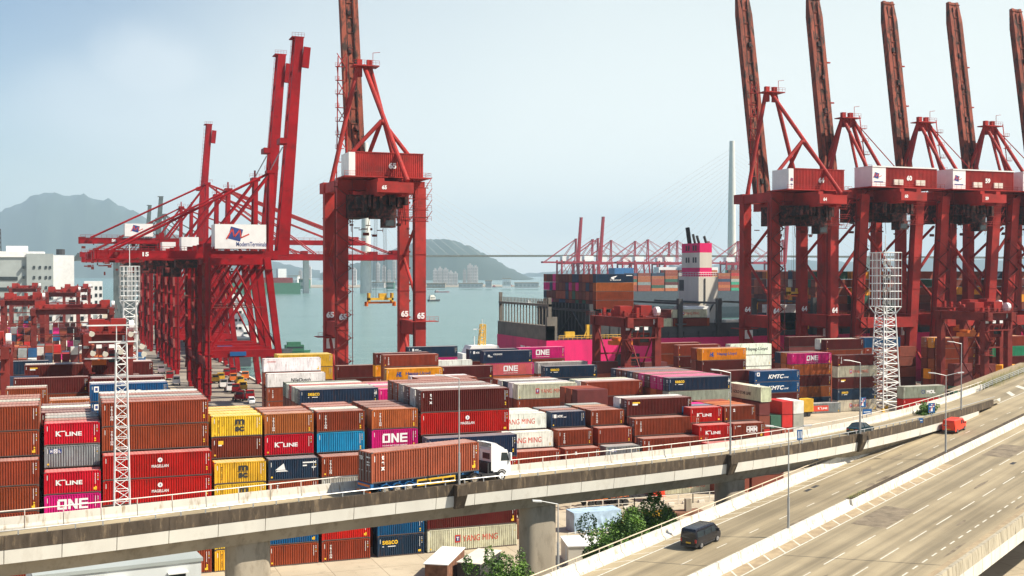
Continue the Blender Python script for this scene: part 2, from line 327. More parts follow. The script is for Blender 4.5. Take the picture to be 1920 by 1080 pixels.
# ------------------------------------------------------------------ setting frames: motorway and ramp
HD = Vector((0.626, 0.780)); HD.normalize()
HW = Vector((cY * HD.x + sY * HD.y, -sY * HD.x + cY * HD.y, 0)).normalized()      # motorway heading in the world
NW = Vector((-HW.y, HW.x, 0))                                                      # towards the far (yard) side
ROAD_ANG = math.atan2(HW.y, HW.x)
O0 = PD(960 + FPX * 17.95 / 111.3, 1028, 111.3); O0.z = 9.6
GR = 0.044
def RD(s, q, dz=0.0):
    p = O0 + HW * s + NW * q; p.z = 9.6 + GR * s + dz; return p
def road_uv(u, v, dz=0.0):
    t = (u - 960) / FPX; k = (v - V0) / FPX; dx, dy = cY * t + sY, cY - sY * t
    A = HW.x * dx + HW.y * dy; B = HW.x * O0.x + HW.y * O0.y
    d = (CH - 9.6 - dz + GR * B) / (k + GR * A)
    px_, py_ = dx * d - O0.x, dy * d - O0.y
    return px_ * HW.x + py_ * HW.y, px_ * NW.x + py_ * NW.y
NP = [(-120,1019),(0,1007),(180,990),(340,967.5),(520,946),(700,925),(850,911.7),(960,900),(1150,877),(1300,861),(1400,846.5),(1500,834),(1624,811),(1744,784),(1802,770),(1875,745)]
FP = [(-120,982),(0,972),(180,953),(360,935),(520,918),(676,901),(949,872),(1150,853),(1300,837),(1504,808),(1660,775),(1750,750),(1839,722)]
NV = np.polyfit([a for a, b in NP], [b for a, b in NP], 5); FV = np.polyfit([a for a, b in FP], [b for a, b in FP], 5)
DK0, DKE, PH = 14.95, 14.5, 0.72
def deckz(u):
    t = min(1, max(0, (u - 850) / 1025.0)); t = t * t * (3 - 2 * t) * 0.35 + t * 0.65
    return DK0 + (DKE - DK0) * t
RS = 72
ramp_near, ramp_far = [], []
for i in range(RS + 1):
    u = -110 + (1876 + 110) * i / RS; z = deckz(u) + PH
    p = P(u, float(np.polyval(NV, u)), z); p.z = z - PH; ramp_near.append((u, p))
for i in range(RS + 1):
    u = -110 + (1842 + 110) * i / RS; z = deckz(u) + 1.0
    p = P(u, float(np.polyval(FV, u)), z); p.z = z - 1.0; ramp_far.append((u, p))
def rs_line(line, N=120):
    pts = [p for _, p in line]; cum = [0]
    for a, b in zip(pts, pts[1:]): cum.append(cum[-1] + (b - a).length)
    out_ = []
    for i in range(N + 1):
        s_ = cum[-1] * i / N; j = max(k for k in range(len(cum)) if cum[k] <= s_ + 1e-9); j = min(j, len(pts) - 2)
        out_.append(pts[j].lerp(pts[j + 1], (s_ - cum[j]) / (cum[j + 1] - cum[j])))
    return out_, cum[-1]
RN, RNL = rs_line(ramp_near); RF, RFL = rs_line(ramp_far)
def norm_at(L, i):
    a = L[max(0, i - 1)]; b = L[min(len(L) - 1, i + 1)]; d = (b - a); d.z = 0; d.normalize(); return Vector((-d.y, d.x, 0)), d
def loft(mb, L, prof, i0=0, i1=None, mi=0, caps=True):
    """closed profile [(offset towards far side, z)] swept along polyline L"""
    i1 = len(L) - 1 if i1 is None else i1; n = len(prof); vs = []; fs = []
    for i in range(i0, i1 + 1):
        nn, _ = norm_at(L, i)
        for a, z in prof: p = L[i] + nn * a; vs.append((p.x, p.y, p.z + z))
    k = i1 - i0
    for i in range(k):
        for j in range(n): fs.append((i*n + j, i*n + (j+1) % n, (i+1)*n + (j+1) % n, (i+1)*n + j))
    if caps: fs += [tuple(range(n)), tuple(range(k*n + n - 1, k*n - 1, -1))]
    mb.add(vs, fs, mi)
def at_len(L, Ltot, s_):
    f = s_ / Ltot * (len(L) - 1); i = min(len(L) - 2, max(0, int(f))); nn, d = norm_at(L, i); return L[i].lerp(L[i + 1], f - i), nn, d
M['road'] = roadmat(); M['yard'] = yardmat(); M['water'] = watermat(); M['bulk'] = bulkmat()
# ------------------------------------------------------------------ ground, water
mb = MB(); mb.box(-3000, 60, -400, 1150, -6, 0); struct(mb, 'yard_ground', M['yard'])
mb = MB(); mb.box(60.002, 3200, -400, 308, -6, 0); struct(mb, 'quayside_ground', M['yard'])
mb = MB(); mb.add([(-60000, -2000, -4), (60000, -2000, -4), (60000, 70000, -4), (-60000, 70000, -4)], [(0, 1, 2, 3)]); struct(mb, 'water', M['water'])
# quay apron: darker strip with rails
mb = MB(); mb.box(33, 59.2, 300, 1000, 0.004, 0.008); mb.box(60, 600, 284, 307.4, 0.004, 0.008); struct(mb, 'quay_pavement', vary('worn_quay_concrete', (0.27, 0.235, 0.19), 0.9, 0.05, 0.35, dirt=(0.14, 0.12, 0.10), dscale=0.12))
mb = MB(); mb.box(59.3, 60.0, 309, 1000, 0.01, 0.5); mb.box(60.0, 600, 307.4, 308, 0.01, 0.5); mb.obj('quay_kerb', M['conc'], label='low pale concrete kerb along the edge of the quay', cat='kerb')
# hills
def hill(name, pts, D, depth, mat, seed):
    rr = random.Random(seed); mb = MB(); n = len(pts); rows = 9; vs = []
    us = np.linspace(pts[0][0], pts[-1][0], 90); vv = np.interp(us, [p[0] for p in pts], [p[1] for p in pts])
    for j in range(rows):
        f = j / (rows - 1)
        for u, v in zip(us, vv):
            top = CH - (v - V0) * D / FPX
            w = math.sin(math.pi * min(1, f * 1.0)) if 0 < f < 1 else 0
            z = -6 + (top + 6) * (w ** 0.75) * (1 + 0.05 * math.sin(u * .13 + j * 2.1) * (f != 0.5))
            if abs(f - .5) < 1e-6: z = top + rr.uniform(-1, 1) * D * 0.0009
            p = PD(u, v, D + (f - .5) * depth); vs.append((p.x, p.y, z))
    k = len(us); fs = [(j*k + i, j*k + i + 1, (j+1)*k + i + 1, (j+1)*k + i) for j in range(rows - 1) for i in range(k - 1)]
    mb.add(vs, fs); o = struct(mb, name, mat)
    for f in o.data.polygons: f.use_smooth = True
hill('wooded_island_hill', [(600,512),(680,490),(716,478),(745,466),(770,458),(800,449),(822,448),(850,452),(880,462),(905,474),(930,488),(955,502),(985,517),(1010,528),(1040,536)], 7800, 2400, M['forest'], 3)
hill('left_mountain', [(-220,470),(-120,436),(-60,418),(0,398),(30,385),(55,372),(75,364),(100,361),(115,369),(135,368),(155,366),(180,373),(205,375),(230,387),(262,402),(290,418),(330,440),(400,462),(480,485),(600,508)], 11500, 3500, M['forest'], 5)
hill('distant_ridge', [(980,514),(1060,507),(1120,505),(1180,508),(1300,500),(1420,490),(1500,487),(1620,492),(1760,484),(1900,488),(2100,480)], 13500, 2000, M['forest'], 8)
mb = MB()
for a, b, d in ((430, 1012, 3050),): 
    p, q = PD(a, 541, d), PD(b, 537, d + 350); mb.add([(p.x, p.y, -2), (q.x, q.y, -2), (q.x, q.y + 500, -1), (p.x, p.y + 500, -1), (p.x, p.y, -5), (q.x, q.y, -5)], [(0, 1, 2, 3), (4, 5, 1, 0)])
struct(mb, 'far_shore', M['girder'])
# ------------------------------------------------------------------ shipping containers
CC = dict(b=(0.29,0.054,0.022), o=(0.42,0.115,0.032), d=(0.19,0.040,0.020), m=(0.125,0.017,0.014), r=(0.50,0.013,0.010), k=(0.55,0.006,0.022), p=(0.66,0.010,0.20), y=(0.80,0.50,0.035), n=(0.020,0.040,0.085),
          u=(0.008,0.085,0.22), c=(0.015,0.25,0.46), w=(0.76,0.76,0.71), e=(0.62,0.60,0.46), g=(0.27,0.31,0.30), a=(0.88,0.36,0.012), t=(0.04,0.30,0.17), x=(0.03,0.10,0.06), s=(0.42,0.42,0.36))
CN = dict(b='rust brown', o='orange brown', d='dark brown', m='maroon', r='bright red', k='crimson', p='magenta', y='yellow', n='navy blue', u='blue', c='light blue', w='white', e='cream', g='grey', a='orange', t='sea green', x='dark green', s='pale grey')
LM = [vary('letter_white', (0.80, 0.80, 0.78), 0.6, amt=0.06), vary('letter_black', (0.03, 0.03, 0.03), 0.6), vary('letter_red', (0.60, 0.05, 0.02), 0.6), vary('letter_yellow', (0.85, 0.52, 0.02), 0.6), vary('letter_blue', (0.02, 0.05, 0.22), 0.6)]
def tall(s): return '\n'.join(s)
def L_text(mb, t, x, z, w, h, mi=0, **k): put_text(mb, t, x, z, w, h, mi=mi, **k)
def lg_triton(mb, L, H): L_text(mb, tall('TRITON'), .95, H - 2.15, .30, 1.65, bold=.03)
def lg_tex(mb, L, H): L_text(mb, tall('tex'), 1.1, H - 1.75, .42, 1.35, bold=.05)
def lg_kline(mb, L, H):
    k = L * .22 if L < 8 else L * .30; h = .62; L_text(mb, 'K', k - .1, H*.40, .62, h, bold=.04); rect(mb, k + .25, k + .95, H*.40 + h - .10, H*.40 + h)
    L_text(mb, 'LINE', k + .95, H*.40, 1.8, h * .78, bold=.03)
def lg_one(mb, L, H): w = 3.3 if L < 8 else 3.6; one_logo(mb, (L - w) * (.5 if L < 8 else .52), H*.34, w, H*.45); L_text(mb, 'OCEAN NETWORK EXPRESS', (L - w) * (.5 if L < 8 else .52), H*.17, w, .16)
def lg_mag(mb, L, H): disc(mb, L*.52, H*.72, .28); L_text(mb, '3', L*.52 - .09, H*.72 - .13, .18, .26, 4, bold=.03, y=-.004); L_text(mb, 'MAGELLAN', L*.52 - .95, H*.42, 1.9, .34, bold=.02)
def lg_msc(mb, L, H): L_text(mb, 'm', L*.46, H*.58, 1.15, .62, 1, bold=.05); rect(mb, L*.44, L*.44 + 1.3, H*.535, H*.56, mi=1); L_text(mb, 'sc', L*.46, H*.24, 1.10, .62, 1, bold=.05); L_text(mb, tall('MSC 2046'), .75, .5, .16, 1.6, 1)
def lg_seaco(mb, L, H): L_text(mb, 'seaco', L*.10, H*.60, 2.0, .50, 3, bold=.02); rect(mb, L*.10, L*.10 + .2, H*.48, H*.52); rect(mb, L*.10 + .7, L*.10 + 1.7, H*.48, H*.52)
def lg_seaco45(mb, L, H): lg_seaco(mb, L, H); L_text(mb, '45', L - .75, H*.55, .5, .45, bold=.04)
def lg_yang(mb, L, H):
    x = L*.30 if L > 8 else L*.2; rect(mb, x, x + .75, H*.36, H*.70, mi=2); rect(mb, x + .12, x + .63, H*.42, H*.64, mi=4, y=-.004); L_text(mb, 'T', x + .2, H*.45, .35, H*.16, 0, bold=.05, y=-.008); L_text(mb, 'YANG MING', x + 1.05, H*.38, 4.8 if L > 8 else 3.2, .78, 2, bold=.0)
def lg_yangend(mb, L, H): L_text(mb, 'YANG MING', L - 7.2, H*.34, 5.2, .85, 2, bold=.0)
def lg_hapag(mb, L, H): L_text(mb, 'HL', L*.17, H*.34, 1.25, 1.0, 4, bold=.07, shear=.3); L_text(mb, 'Hapag-Lloyd', L*.34, H*.38, 5.4, .85, 4, bold=.02)
def lg_hapagw(mb, L, H): L_text(mb, 'Hapag-Lloyd', L*.38, H*.34, 6.4, 1.0, 1, bold=.02)
def lg_kmtc(mb, L, H): L_text(mb, 'KMTC', L*.30, H*.30, 4.3, .95, shear=.3, bold=.025); L_text(mb, 'LINE', L*.65, H*.32, 1.3, .34, shear=.3); rect(mb, .6, 1.35, H*.55, H*.88); rect(mb, .78, 1.17, H*.63, H*.80, mi=4, y=-.004)
def lg_nyk(mb, L, H): x = L*.08; rect(mb, x, x + .45, H*.62, H*.84); L_text(mb, 'NYK', x + .62, H*.64, 1.0, .42, shear=.2, bold=.04); rect(mb, x + 1.7, x + 2.2, H*.64, H*.68)
def lg_mol(mb, L, H): L_text(mb, 'MOL', L*.55, H*.36, 2.6, .85, bold=.05); disc(mb, L*.47, H*.52, .5, r0=.35, mi=4)
def lg_molb(mb, L, H):
    for i, c in enumerate('MOL'): rect(mb, .55 + i*.45, .97 + i*.45, H*.66, H*.84, mi=(4, 0, 4)[i]); L_text(mb, c, .65 + i*.45, H*.69, .22, .3, (0, 4, 0)[i], bold=.04, y=-.004)
def lg_hmm(mb, L, H): x = L*.42; L_text(mb, 'HMM', x, H*.42, 2.1, .8, bold=.04); rect(mb, x, x + 2.0, H*.75, H*.79); rect(mb, x + .15, x + 1.85, H*.34, H*.37); L_text(mb, 'HMM', .7, H*.78, .7, .2)
def lg_nile(mb, L, H): L_text(mb, 'NileDutch', L*.40, H*.38, 4.2, .75, 1, shear=.15, bold=.02)
def lg_cronos(mb, L, H): L_text(mb, 'CRONOS', L*.06, H*.72, 1.8, .3, 2)
def lg_cronosn(mb, L, H): disc(mb, L*.11, H*.60, .3, r0=.1); rect(mb, L*.09, L*.18, H*.50, H*.55); L_text(mb, 'CRONOS', L*.20, H*.66, 2.2, .36, bold=.02)
def lg_sail(mb, L, H): x = L*.13; flat(mb, [(x, H*.50), (x + 1.25, H*.50), (x + 1.05, H*.80)]); flat(mb, [(x + .05, H*.42), (x + 1.6, H*.42), (x + 1.3, H*.48), (x + .3, H*.48)]); rect(mb, L - 1.9, L - .3, H*.76, H*.82); rect(mb, L - 1.9, L - 1.4, H*.62, H*.68); rect(mb, L - .8, L - .35, H*.52, H*.58)
def lg_ship(mb, L, H): L_text(mb, '<', L*.38, H*.35, 2.2, 1.2, shear=.8, bold=.08); L_text(mb, 'westwood', L*.36, H*.25, 3.6, .35, bold=.03); rect(mb, L - 2.4, L - .4, H*.78, H*.86)
def lg_gold(mb, L, H): rect(mb, 1.0, 2.2, H*.32, H*.72, mi=1); L_text(mb, 'G', 1.25, H*.40, .7, .7, 0, bold=.05, y=-.004); L_text(mb, 'GOLD STAR LINE', 2.6, H*.36, 6.2, .62, 1, bold=.03)
def lg_small(mb, L, H): rect(mb, .8, 1.4, H*.66, H*.84, mi=3); rect(mb, .8, 1.2, H*.60, H*.66, mi=0)
def lg_box2(mb, L, H): rect(mb, 1.0, 2.4, H*.74, H*.82, mi=3); rect(mb, 1.0, 2.0, H*.64, H*.73, mi=0)
def lg_d(mb, L, H): L_text(mb, 'D9', L*.30 if L > 8 else L*.4, H*.4, 1.1, .75, bold=.05)
def lg_num(mb, L, H): L_text(mb, '2', L*.28, H*.62, .4, .5, bold=.05)
TOK = {'T':('b',lg_triton,'with a vertical white name'), 'To':('o',lg_triton,'with a vertical white name'), 'Tm':('m',lg_triton,'with a vertical white name'), 'X':('m',lg_tex,'with tall white lettering'), 'K':('k',lg_kline,'with white line lettering'), 'Kr':('r',lg_kline,'with white line lettering'), 'Kg':('g',lg_kline,'with a red name panel'),
 'O':('p',lg_one,'with big white lettering'), 'Mg':('r',lg_mag,'with round white badge'), 'Y':('y',lg_msc,'with black lettering'), 'S':('n',lg_seaco,'with yellow lettering'), 'S5':('n',lg_seaco45,'with yellow lettering'), 'YM':('e',lg_yang,'with red lettering'), 'YE':('w',lg_yangend,'with red lettering'),
 'H':('a',lg_hapag,'with dark blue lettering'), 'HW':('w',lg_hapagw,'with black lettering'), 'KM':('u',lg_kmtc,'with slanted white lettering'), 'NK':('n',lg_nyk,'with small white logo'), 'ML':('s',lg_mol,'with big white letters'), 'MB':('g',lg_molb,'with small blue badge'), 'HM':('b',lg_hmm,'with white block letters'),
 'ND':('w',lg_nile,'with dark slanted lettering'), 'CR':('w',lg_cronos,'with small red lettering'), 'CN':('n',lg_cronosn,'with small white logo'), 'SL':('n',lg_sail,'with white sail logo'), 'WS':('n',lg_ship,'with white winged logo'), 'G*':('e',lg_gold,'with black lettering'), 'bs':('d',lg_small,'with small yellow badge'), 'mx':('m',lg_box2,'with yellow and white badge'),
 'D9':('m',lg_d,'with white figures'), 'b2':('b',lg_num,'with a white figure')}
def corr(mb, x0, x1, z0, z1, yo, yi, pitch=0.278, rot=None, mi=0):
    """trapezoidal corrugated sheet from x0 to x1 facing -y (outer ridge at yo, inner at yi)"""
    n = max(2, round((x1 - x0) / pitch)); p = (x1 - x0) / n; xs = []
    for i in range(n):
        a = x0 + i * p; xs += [(a, yi), (a + p*.18, yo), (a + p*.5, yo), (a + p*.68, yi)]
    xs.append((x1, yi)); vs = []
    for x, y in xs:
        for z in (z0, z1): vs.append((x, y, z) if rot is None else rot(x, y, z))
    mb.add(vs, [(2*i, 2*i + 2, 2*i + 3, 2*i + 1) for i in range(len(xs) - 1)], mi)
_cm = {}
def cont_mesh(L, H, smooth_=False):
    k = (L, H, smooth_)
    if k in _cm: return _cm[k]
    mb = MB(); w = 1.22; h = L / 2; e = .045
    yo = -w + .02; yi = yo + (.012 if smooth_ else .085)
    corr(mb, -h + .15, h - .15, .14, H - .10, yo, yi)
    corr(mb, -h + .15, h - .15, .14, H - .10, yo, yi, rot=lambda x, y, z: (x, -y, z))
    corr(mb, -w + .15, w - .15, .16, H - .10, -h + .02, -h + .07, rot=lambda x, y, z: (-y, x, z))
    mb.box(-h + .03, -h + .06, -w + .15, w - .15, .14, H - .10)
    for sx in (-1, 1):
        for sy in (-1, 1):
            x, y = sx * (h - .08), sy * (w - .08); mb.box(x - .08, x + .08, y - .08, y + .08, .11, H - .11)
            for z in (.055, H - .055): mb.box(x - .095, x + .09 + .005, y - .085, y + .085, z - .055, z + .055, 2)
    for sy in (-1, 1):
        y = sy * (w - .045); mb.box(-h + .17, h - .17, y - .03, y + .03, .03, .14, 2); mb.box(-h + .17, h - .17, y - .03, y + .03, H - .12, H - .03)  # bottom rails coloured dark to paint the shaded gap between tiers
    for sx in (-1, 1):
        x = sx * (h - .06); mb.box(x - .04, x + .04, -w + .17, w - .17, .02, .15); mb.box(x - .04, x + .04, -w + .17, w - .17, H - .12, H - .03)
    # roof: shallow ribs across the width
    n = int(L / .42); p = (L - .2) / n; xs = []
    for i in range(n): a = -h + .1 + i * p; xs += [(a, -.035), (a + p*.25, -.015), (a + p*.6, -.015), (a + p*.85, -.035)]
    xs.append((h - .1, -.035)); vs = []
    for x, z in xs: vs += [(x, -w + .05, H + z), (x, w - .05, H + z)]
    mb.add(vs, [(2*i, 2*i + 2, 2*i + 3, 2*i + 1) for i in range(len(xs) - 1)], 1)
    _cm[k] = mb.mesh('container_body', [M['box'], M['roof'], M['cast_gap']]); return _cm[k]
_dm = {}
def door_mesh(L, H):
    if (L, H) not in _dm:
        mb = MB(); x = -L / 2 + .02
        for s_ in (-1, 1):
            mb.box(x - .02, x, s_ * .03 if s_ > 0 else -1.06, 1.06 if s_ > 0 else -.03, .17, H - .14)
            for k in range(4): z = .35 + k * (H - .7) / 4; mb.box(x - .035, x - .02, *sorted((s_ * .12, s_ * .98)), z, z + (H - .7) / 4 * .55)
            for q in (.28, .80): mb.tube((x - .06, s_ * q, .12), (x - .06, s_ * q, H - .08), .03, 6, 1); mb.box(x - .09, x - .03, *sorted((s_ * q, s_ * (q + .22))), 1.1, 1.17, 1)
        rect_pts = [(.25, H - .55, .95, H - .35), (.35, 1.9, .9, 2.0), (.35, 1.65, .9, 1.74)]
        for a, b, c, d in rect_pts: mb.add([(x - .037, -a, b), (x - .037, -c, b), (x - .037, -c, b + .12), (x - .037, -a, b + .12)], [(0, 1, 2, 3)], 2)
        _dm[(L, H)] = mb.mesh('door', [M['box'], M['steel'], LM[0]])
    return _dm[(L, H)]
_lm = {}
def letter_mesh(tok, L, H):
    k = (tok, L, H)
    if k not in _lm:
        mb = MB(); TOK[tok][1](mb, L, H)
        if tok == 'Kg': mb2 = MB(); rect(mb2, L*.05, L*.62, H*.22, H*.78, y=.004, mi=2); mb2.add(mb.v, mb.f, 0); mb = mb2
        _lm[k] = mb.mesh('lettering', LM)
    return _lm[k]
_mm = {}
def mark_mesh(L, H, var):
    k = (L, H, var)
    if k not in _mm:
        mb = MB(); x = L - .62; r_ = random.Random(var)
        for i in range(9): rect(mb, x, x + .07, H - .45 - i*.14, H - .36 - i*.14)
        if var % 2 == 0: disc(mb, x + .1, H - 1.95, .10, mi=3, n=8); disc(mb, x + .1, H - 2.2, .10, mi=3, n=8)
        if var % 3 == 0: rect(mb, x - .16, x + .2, .35, .62, mi=3)
        for i in range(4): rect(mb, x + .28, x + .36, H - .5 - i*.22, H - .38 - i*.22, mi=(0, 3)[i == 2])
        rect(mb, .30, .36, H - .9, H - .35); 
        if var % 4 == 1: disc(mb, .4, .45, .12, mi=3, n=8)
        _mm[k] = mb.mesh('marking', LM)
    return _mm[k]
CL = []      # every container of the place: dicts; the 300 largest in the picture become objects, the rest one mass
def add_cont(x, y, z, L, H, tok, label, group, rot=0, door=False, bulk=False):
    cc = TOK[tok][0] if tok in TOK else tok
    u, v, d = proj((x, y, z + H / 2))
    CL.append(dict(x=x, y=y, z=z, L=L, H=H, tok=tok, c=cc, label=label, group=group, rot=rot, door=door, bulk=bulk, d=d, u=u, v=v))
ORD = ['topmost', 'second down', 'third down', 'fourth down', 'fifth down', 'sixth down', 'lowest']
RORD = ['', 'second row back', 'third row back', 'fourth row back', 'fifth row back', 'sixth row back', 'seventh row back', 'eighth row back', 'ninth row back', 'tenth row back']
def size(L): return 'short' if L < 8 else ('extra long' if L > 13 else 'long')
def col(u, v, n, toks, L, place, hc=False, Y=None, back='', step=0, door=False, fill='bdmbodb', dz=None, right=False, grp='stacked shipping containers in the yard', vis=None, pitchY=2.85):
    """one stack whose top front corner (left, or right if right=True) stands at pixel u,v; n tiers high"""
    H = 2.90 if hc else 2.59; pz = H + 0.025; top = n * pz
    p = P(u, v, top) if Y is None else PY(u, Y)
    x0 = p.x - (L if right else 0); y0 = p.y; toks = toks.split(); r_ = random.Random(int(u * 7 + v))
    tk = toks + [r_.choice(fill) for _ in range(n - len(toks))]
    for i, t in enumerate(tk[:n]):
        if t == '.': continue
        yy = y0 - (pitchY if (step and i >= step) else 0) + 1.22
        z = top - (i + 1) * pz
        nm = CN[TOK[t][0] if t in TOK else t]; ex = TOK[t][2] if t in TOK else 'plain'
        lab = (f"{nm} {size(L)} container {ex}, {ORD[min(i, 6)]}, {place}")
        uu, vv, dd = proj((x0 + L / 2, yy, z + H / 2))
        add_cont(x0 + L / 2, yy, z, L, H, t, lab, grp, door=door, bulk=(vis is not None and i >= vis))
    for j, t in enumerate(back):
        if t == '.': continue
        for i in range(n):
            tt = t if i == 0 else r_.choice(fill)
            add_cont(x0 + L / 2, y0 + 1.22 + (j + 1) * pitchY, top - (i + 1) * pz, L, H, tt, f"{CN[TOK[tt][0] if tt in TOK else tt]} {size(L)} container, {ORD[0] if i == 0 else ORD[i]}, {RORD[min(j + 1, 9)]}, {place}", grp, door=door, bulk=(i > 0))
    return x0, y0, top
A1, A2, A3 = 6.06, 12.19, 13.72
# block 1, right behind the ramp
B1 = 145.85
col(72, 0, 7, 'b b b b b b b', A2, 'at the left picture edge', hc=True, Y=B1, right=True, back='bsbb', step=2)
col(81.5, 0, 7, 'K MB K O b n d', A1, 'stack left of the slim lattice mast', Y=B1, back='bgs', step=2)
col(190, 0, 7, 'T T Mg Mg d m b', A2, 'wide stack behind the slim lattice mast', hc=True, Y=B1, back='bgbw', step=2)
col(395.8, 0, 7, 'Y bs Y Y n Y Y', A1, 'yellow front stack', Y=B1, back='yyy', step=2)
col(495.5, 0, 7, 'To K SL T n u b', A1, 'stack just right of the yellow stack', Y=B1, back='bo', step=2)
col(594, 0, 7, 'T c T s b r T', A1, 'stack left of the truck load', Y=B1, back='wbb', step=2)
col(697, 0, 7, 'To O b d b u S', A1, 'stack above the truck load', Y=B1, back='ddd', step=2)
col(789.5, 0, 7, 'X Mg S r b m YM', A2, 'wide stack behind the white truck cab', hc=True, Y=B1, back='wmsbb', step=2, door=True)
# low containers seen between and behind the first block
col(74, 0, 7, 'm m', A1, 'behind the stack left of the lattice mast', Y=157.5, back='mwm', vis=2)
# block 2, stair-stepped, right of the truck
def stair(u, v, spec, L, place, hc=False, back='', door=False, Y0=170.0):
    """spec: list of (row, tier-from-ground, token) ; row 0 is the nearest"""
    H = 2.90 if hc else 2.59; pz = H + .025
    x = PY(u, Y0).x
    k = 0
    for (row, tier, t) in spec:
        nm = CN[TOK[t][0] if t in TOK else t]; ex = TOK[t][2] if t in TOK else 'plain'
        for q in range(tier + 1):
            tt = t if q == tier else 'bdm'[(q + row) % 3]
            add_cont(x + L / 2, Y0 + row * 2.85 + 1.22, q * pz, L, H, tt, (f"{nm} {size(L)} container {ex}, step {['one','two','three','four','five'][tier]} of the stepped stack {place}"), 'stepped container stacks behind the parapet', door=door, bulk=q < tier)
        k += 1
    r0, t0, _ = max(spec, key=lambda a: a[0])
    for j, t in enumerate(back):
        for q in range(t0 + 1):
            add_cont(x + L / 2, Y0 + (r0 + 1 + j) * 2.85 + 1.22, q * pz, L, H, t if q == t0 else 'b', f"{CN[TOK[t][0] if t in TOK else t]} {size(L)} container roof, {RORD[j+1]}, of the stepped stack {place}", 'stepped container stacks behind the parapet', bulk=q < t0)
stair(914, 0, [(-1, 1, 'm'), (0, 2, 'b'), (1, 3, 'YE'), (2, 4, 'YE')], A2, 'right of the white cab', back='ww', Y0=170)
stair(1060, 0, [(-1, 1, 'g'), (0, 2, 'b2'), (1, 3, 'T'), (2, 4, 'NK')], A1, 'with the navy top box', back='bg')
stair(1136.5, 0, [(-1, 1, 'b'), (0, 2, 'MB'), (1, 3, 'b'), (2, 4, 'T')], A1, 'of short brown boxes', back='bog')
stair(1206, 0, [(-1, 1, 'b'), (0, 2, 'T'), (1, 3, 'T'), (2, 4, 'mx')], A2, 'of long brown boxes', hc=True, back='w', door=True)
stair(1311.5, 0, [(-2, 1, 'w'), (-1, 2, 'r'), (0, 3, 'Kr'), (1, 4, 'Kr')], A1, 'of crimson boxes', back='up')
stair(1376, 0, [(-2, 1, 'HM'), (-1, 2, 'b'), (0, 3, 'HM'), (1, 4, 'b2')], A1, 'with white block letters', back='oob', door=False)
# block 3
PL = {}
col(562, 735, 6, 'S5 b m g', A3, 'by the pale truck lane', Y=200, back='gwrwx', door=True, vis=2)
col(711, 0, 5, 'O d', A2, 'pink box behind the orange brown stack', Y=207, back='opwpo', hc=True, vis=2)
col(971, 721, 5, 'YM b b', A2, 'cream box with red lettering', hc=True, back='wnwb', vis=3)
col(786, 0, 5, 'b m', A2, 'behind the wide maroon stack', hc=True, Y=225, back='bw', vis=1)
col(1099, 716.7, 5, 'b m b', A2, 'right of the cream lettered box', hc=True, back='we', vis=3)
col(1083, 730, 5, 'Tm HM b', A1, 'small maroon stack in front of a long one', hc=True, Y=193, back='bb', vis=3)
col(1254.4, 710, 6, 'S5 s g', A3, 'row of ten roofs', Y=198, back='ppmpbnmbn', door=True, vis=3, pitchY=2.55)
col(1000, 693, 5, 's', A2, 'pale roof right of the yellow mast', Y=235, vis=1)
col(1118, 698, 6, 'm b', A2 * .45, 'short maroon box under the gantry', Y=240, vis=2)
# left side
col(9, 729, 6, 'b b', A1, 'near the left edge under a pale roof', hc=True, Y=200, back='s', vis=2)
col(91, 742, 6, 'o b', A1, 'pale roofed box left of the lattice mast', Y=198, back='s', vis=2)
col(168, 0, 6, 'KM KM KM m', A2, 'behind the slim lattice mast', hc=True, Y=203, back='w', vis=3)
col(170, 0, 6, 'm m', A2, 'strip behind the blue lettered box', hc=True, Y=214, back='g', vis=1)
col(24, 712, 6, 'm b', A2, 'long box left of the dark gantry leg', hc=True, Y=219, vis=2)
col(45, 675.5, 6, 'mx m', A2, 'far box behind the gantry leg', hc=True, Y=250, back='w', vis=2)
col(168, 0, 6, 'm m', A2, 'far box right of the gantry leg', hc=True, Y=252, back='w', vis=2)
col(138, 691, 6, 'Tm m', A2, 'box crossing behind the gantry leg', Y=243, vis=2)
col(8, 693, 6, 'n', A1, 'small navy box at the left edge', Y=246, vis=1)
col(-30, 655, 6, 'n m', A2, 'cut by the left edge', hc=True, Y=262, vis=1)
# middle blocks by the quay
G3_ = 'stacked containers near the quay'
col(501, 700, 5, 'ND T b', A2, 'white pair above the seaco roofs'.replace('seaco', 'long'), hc=True, Y=247, vis=3)
col(494, 673.7, 6, 'CR b b', A2, 'highest white box by the quay edge', hc=True, Y=250.5, vis=3)
col(521, 664, 6, 'y y m', A2, 'behind the two white boxes', hc=True, Y=261, back='y', vis=3)
col(631, 684, 5, 'm m b', A2, 'right of the yellow quay stack', hc=True, Y=263, vis=3)
col(724.8, 688, 6, 'H T b', A2, 'with its left end showing orange', Y=238, vis=3, door=True)
col(719, 669.4, 7, 'T b', A2, 'on the step above the orange one', Y=242, vis=2)
col(704, 665, 7, 'Tm H T', A2, 'left half hidden behind the next row', Y=248, vis=3)
col(765.3, 655, 7, 'NK O w', A2, 'standing out against the water', Y=266, vis=3)
col(790, 678.5, 6, 'w m', A2, 'white top seen over the orange one', Y=256, vis=1)
col(829, 686, 5, 'm m', A2, 'between the orange and the pink box', hc=True, Y=252, vis=2)
col(910.5, 683.8, 5, 'O b', A2, 'under the navy box by the yellow mast', hc=True, Y=257, vis=2)
col(906.6, 661, 6, 'CN', A2, 'navy box right of the yellow mast', hc=True, Y=257, vis=1)
col(880, 662.5, 6, 'NK m', A2, 'short end seen left of the navy box', hc=True, Y=264, vis=2)
col(973, 652.5, 6, 'O b b', A2, 'pink box in front of the ship stern', hc=True, Y=266, vis=3)
col(1022.7, 687, 6, 'S n', A2, 'in front of the pink hull', Y=232, vis=2, door=True)
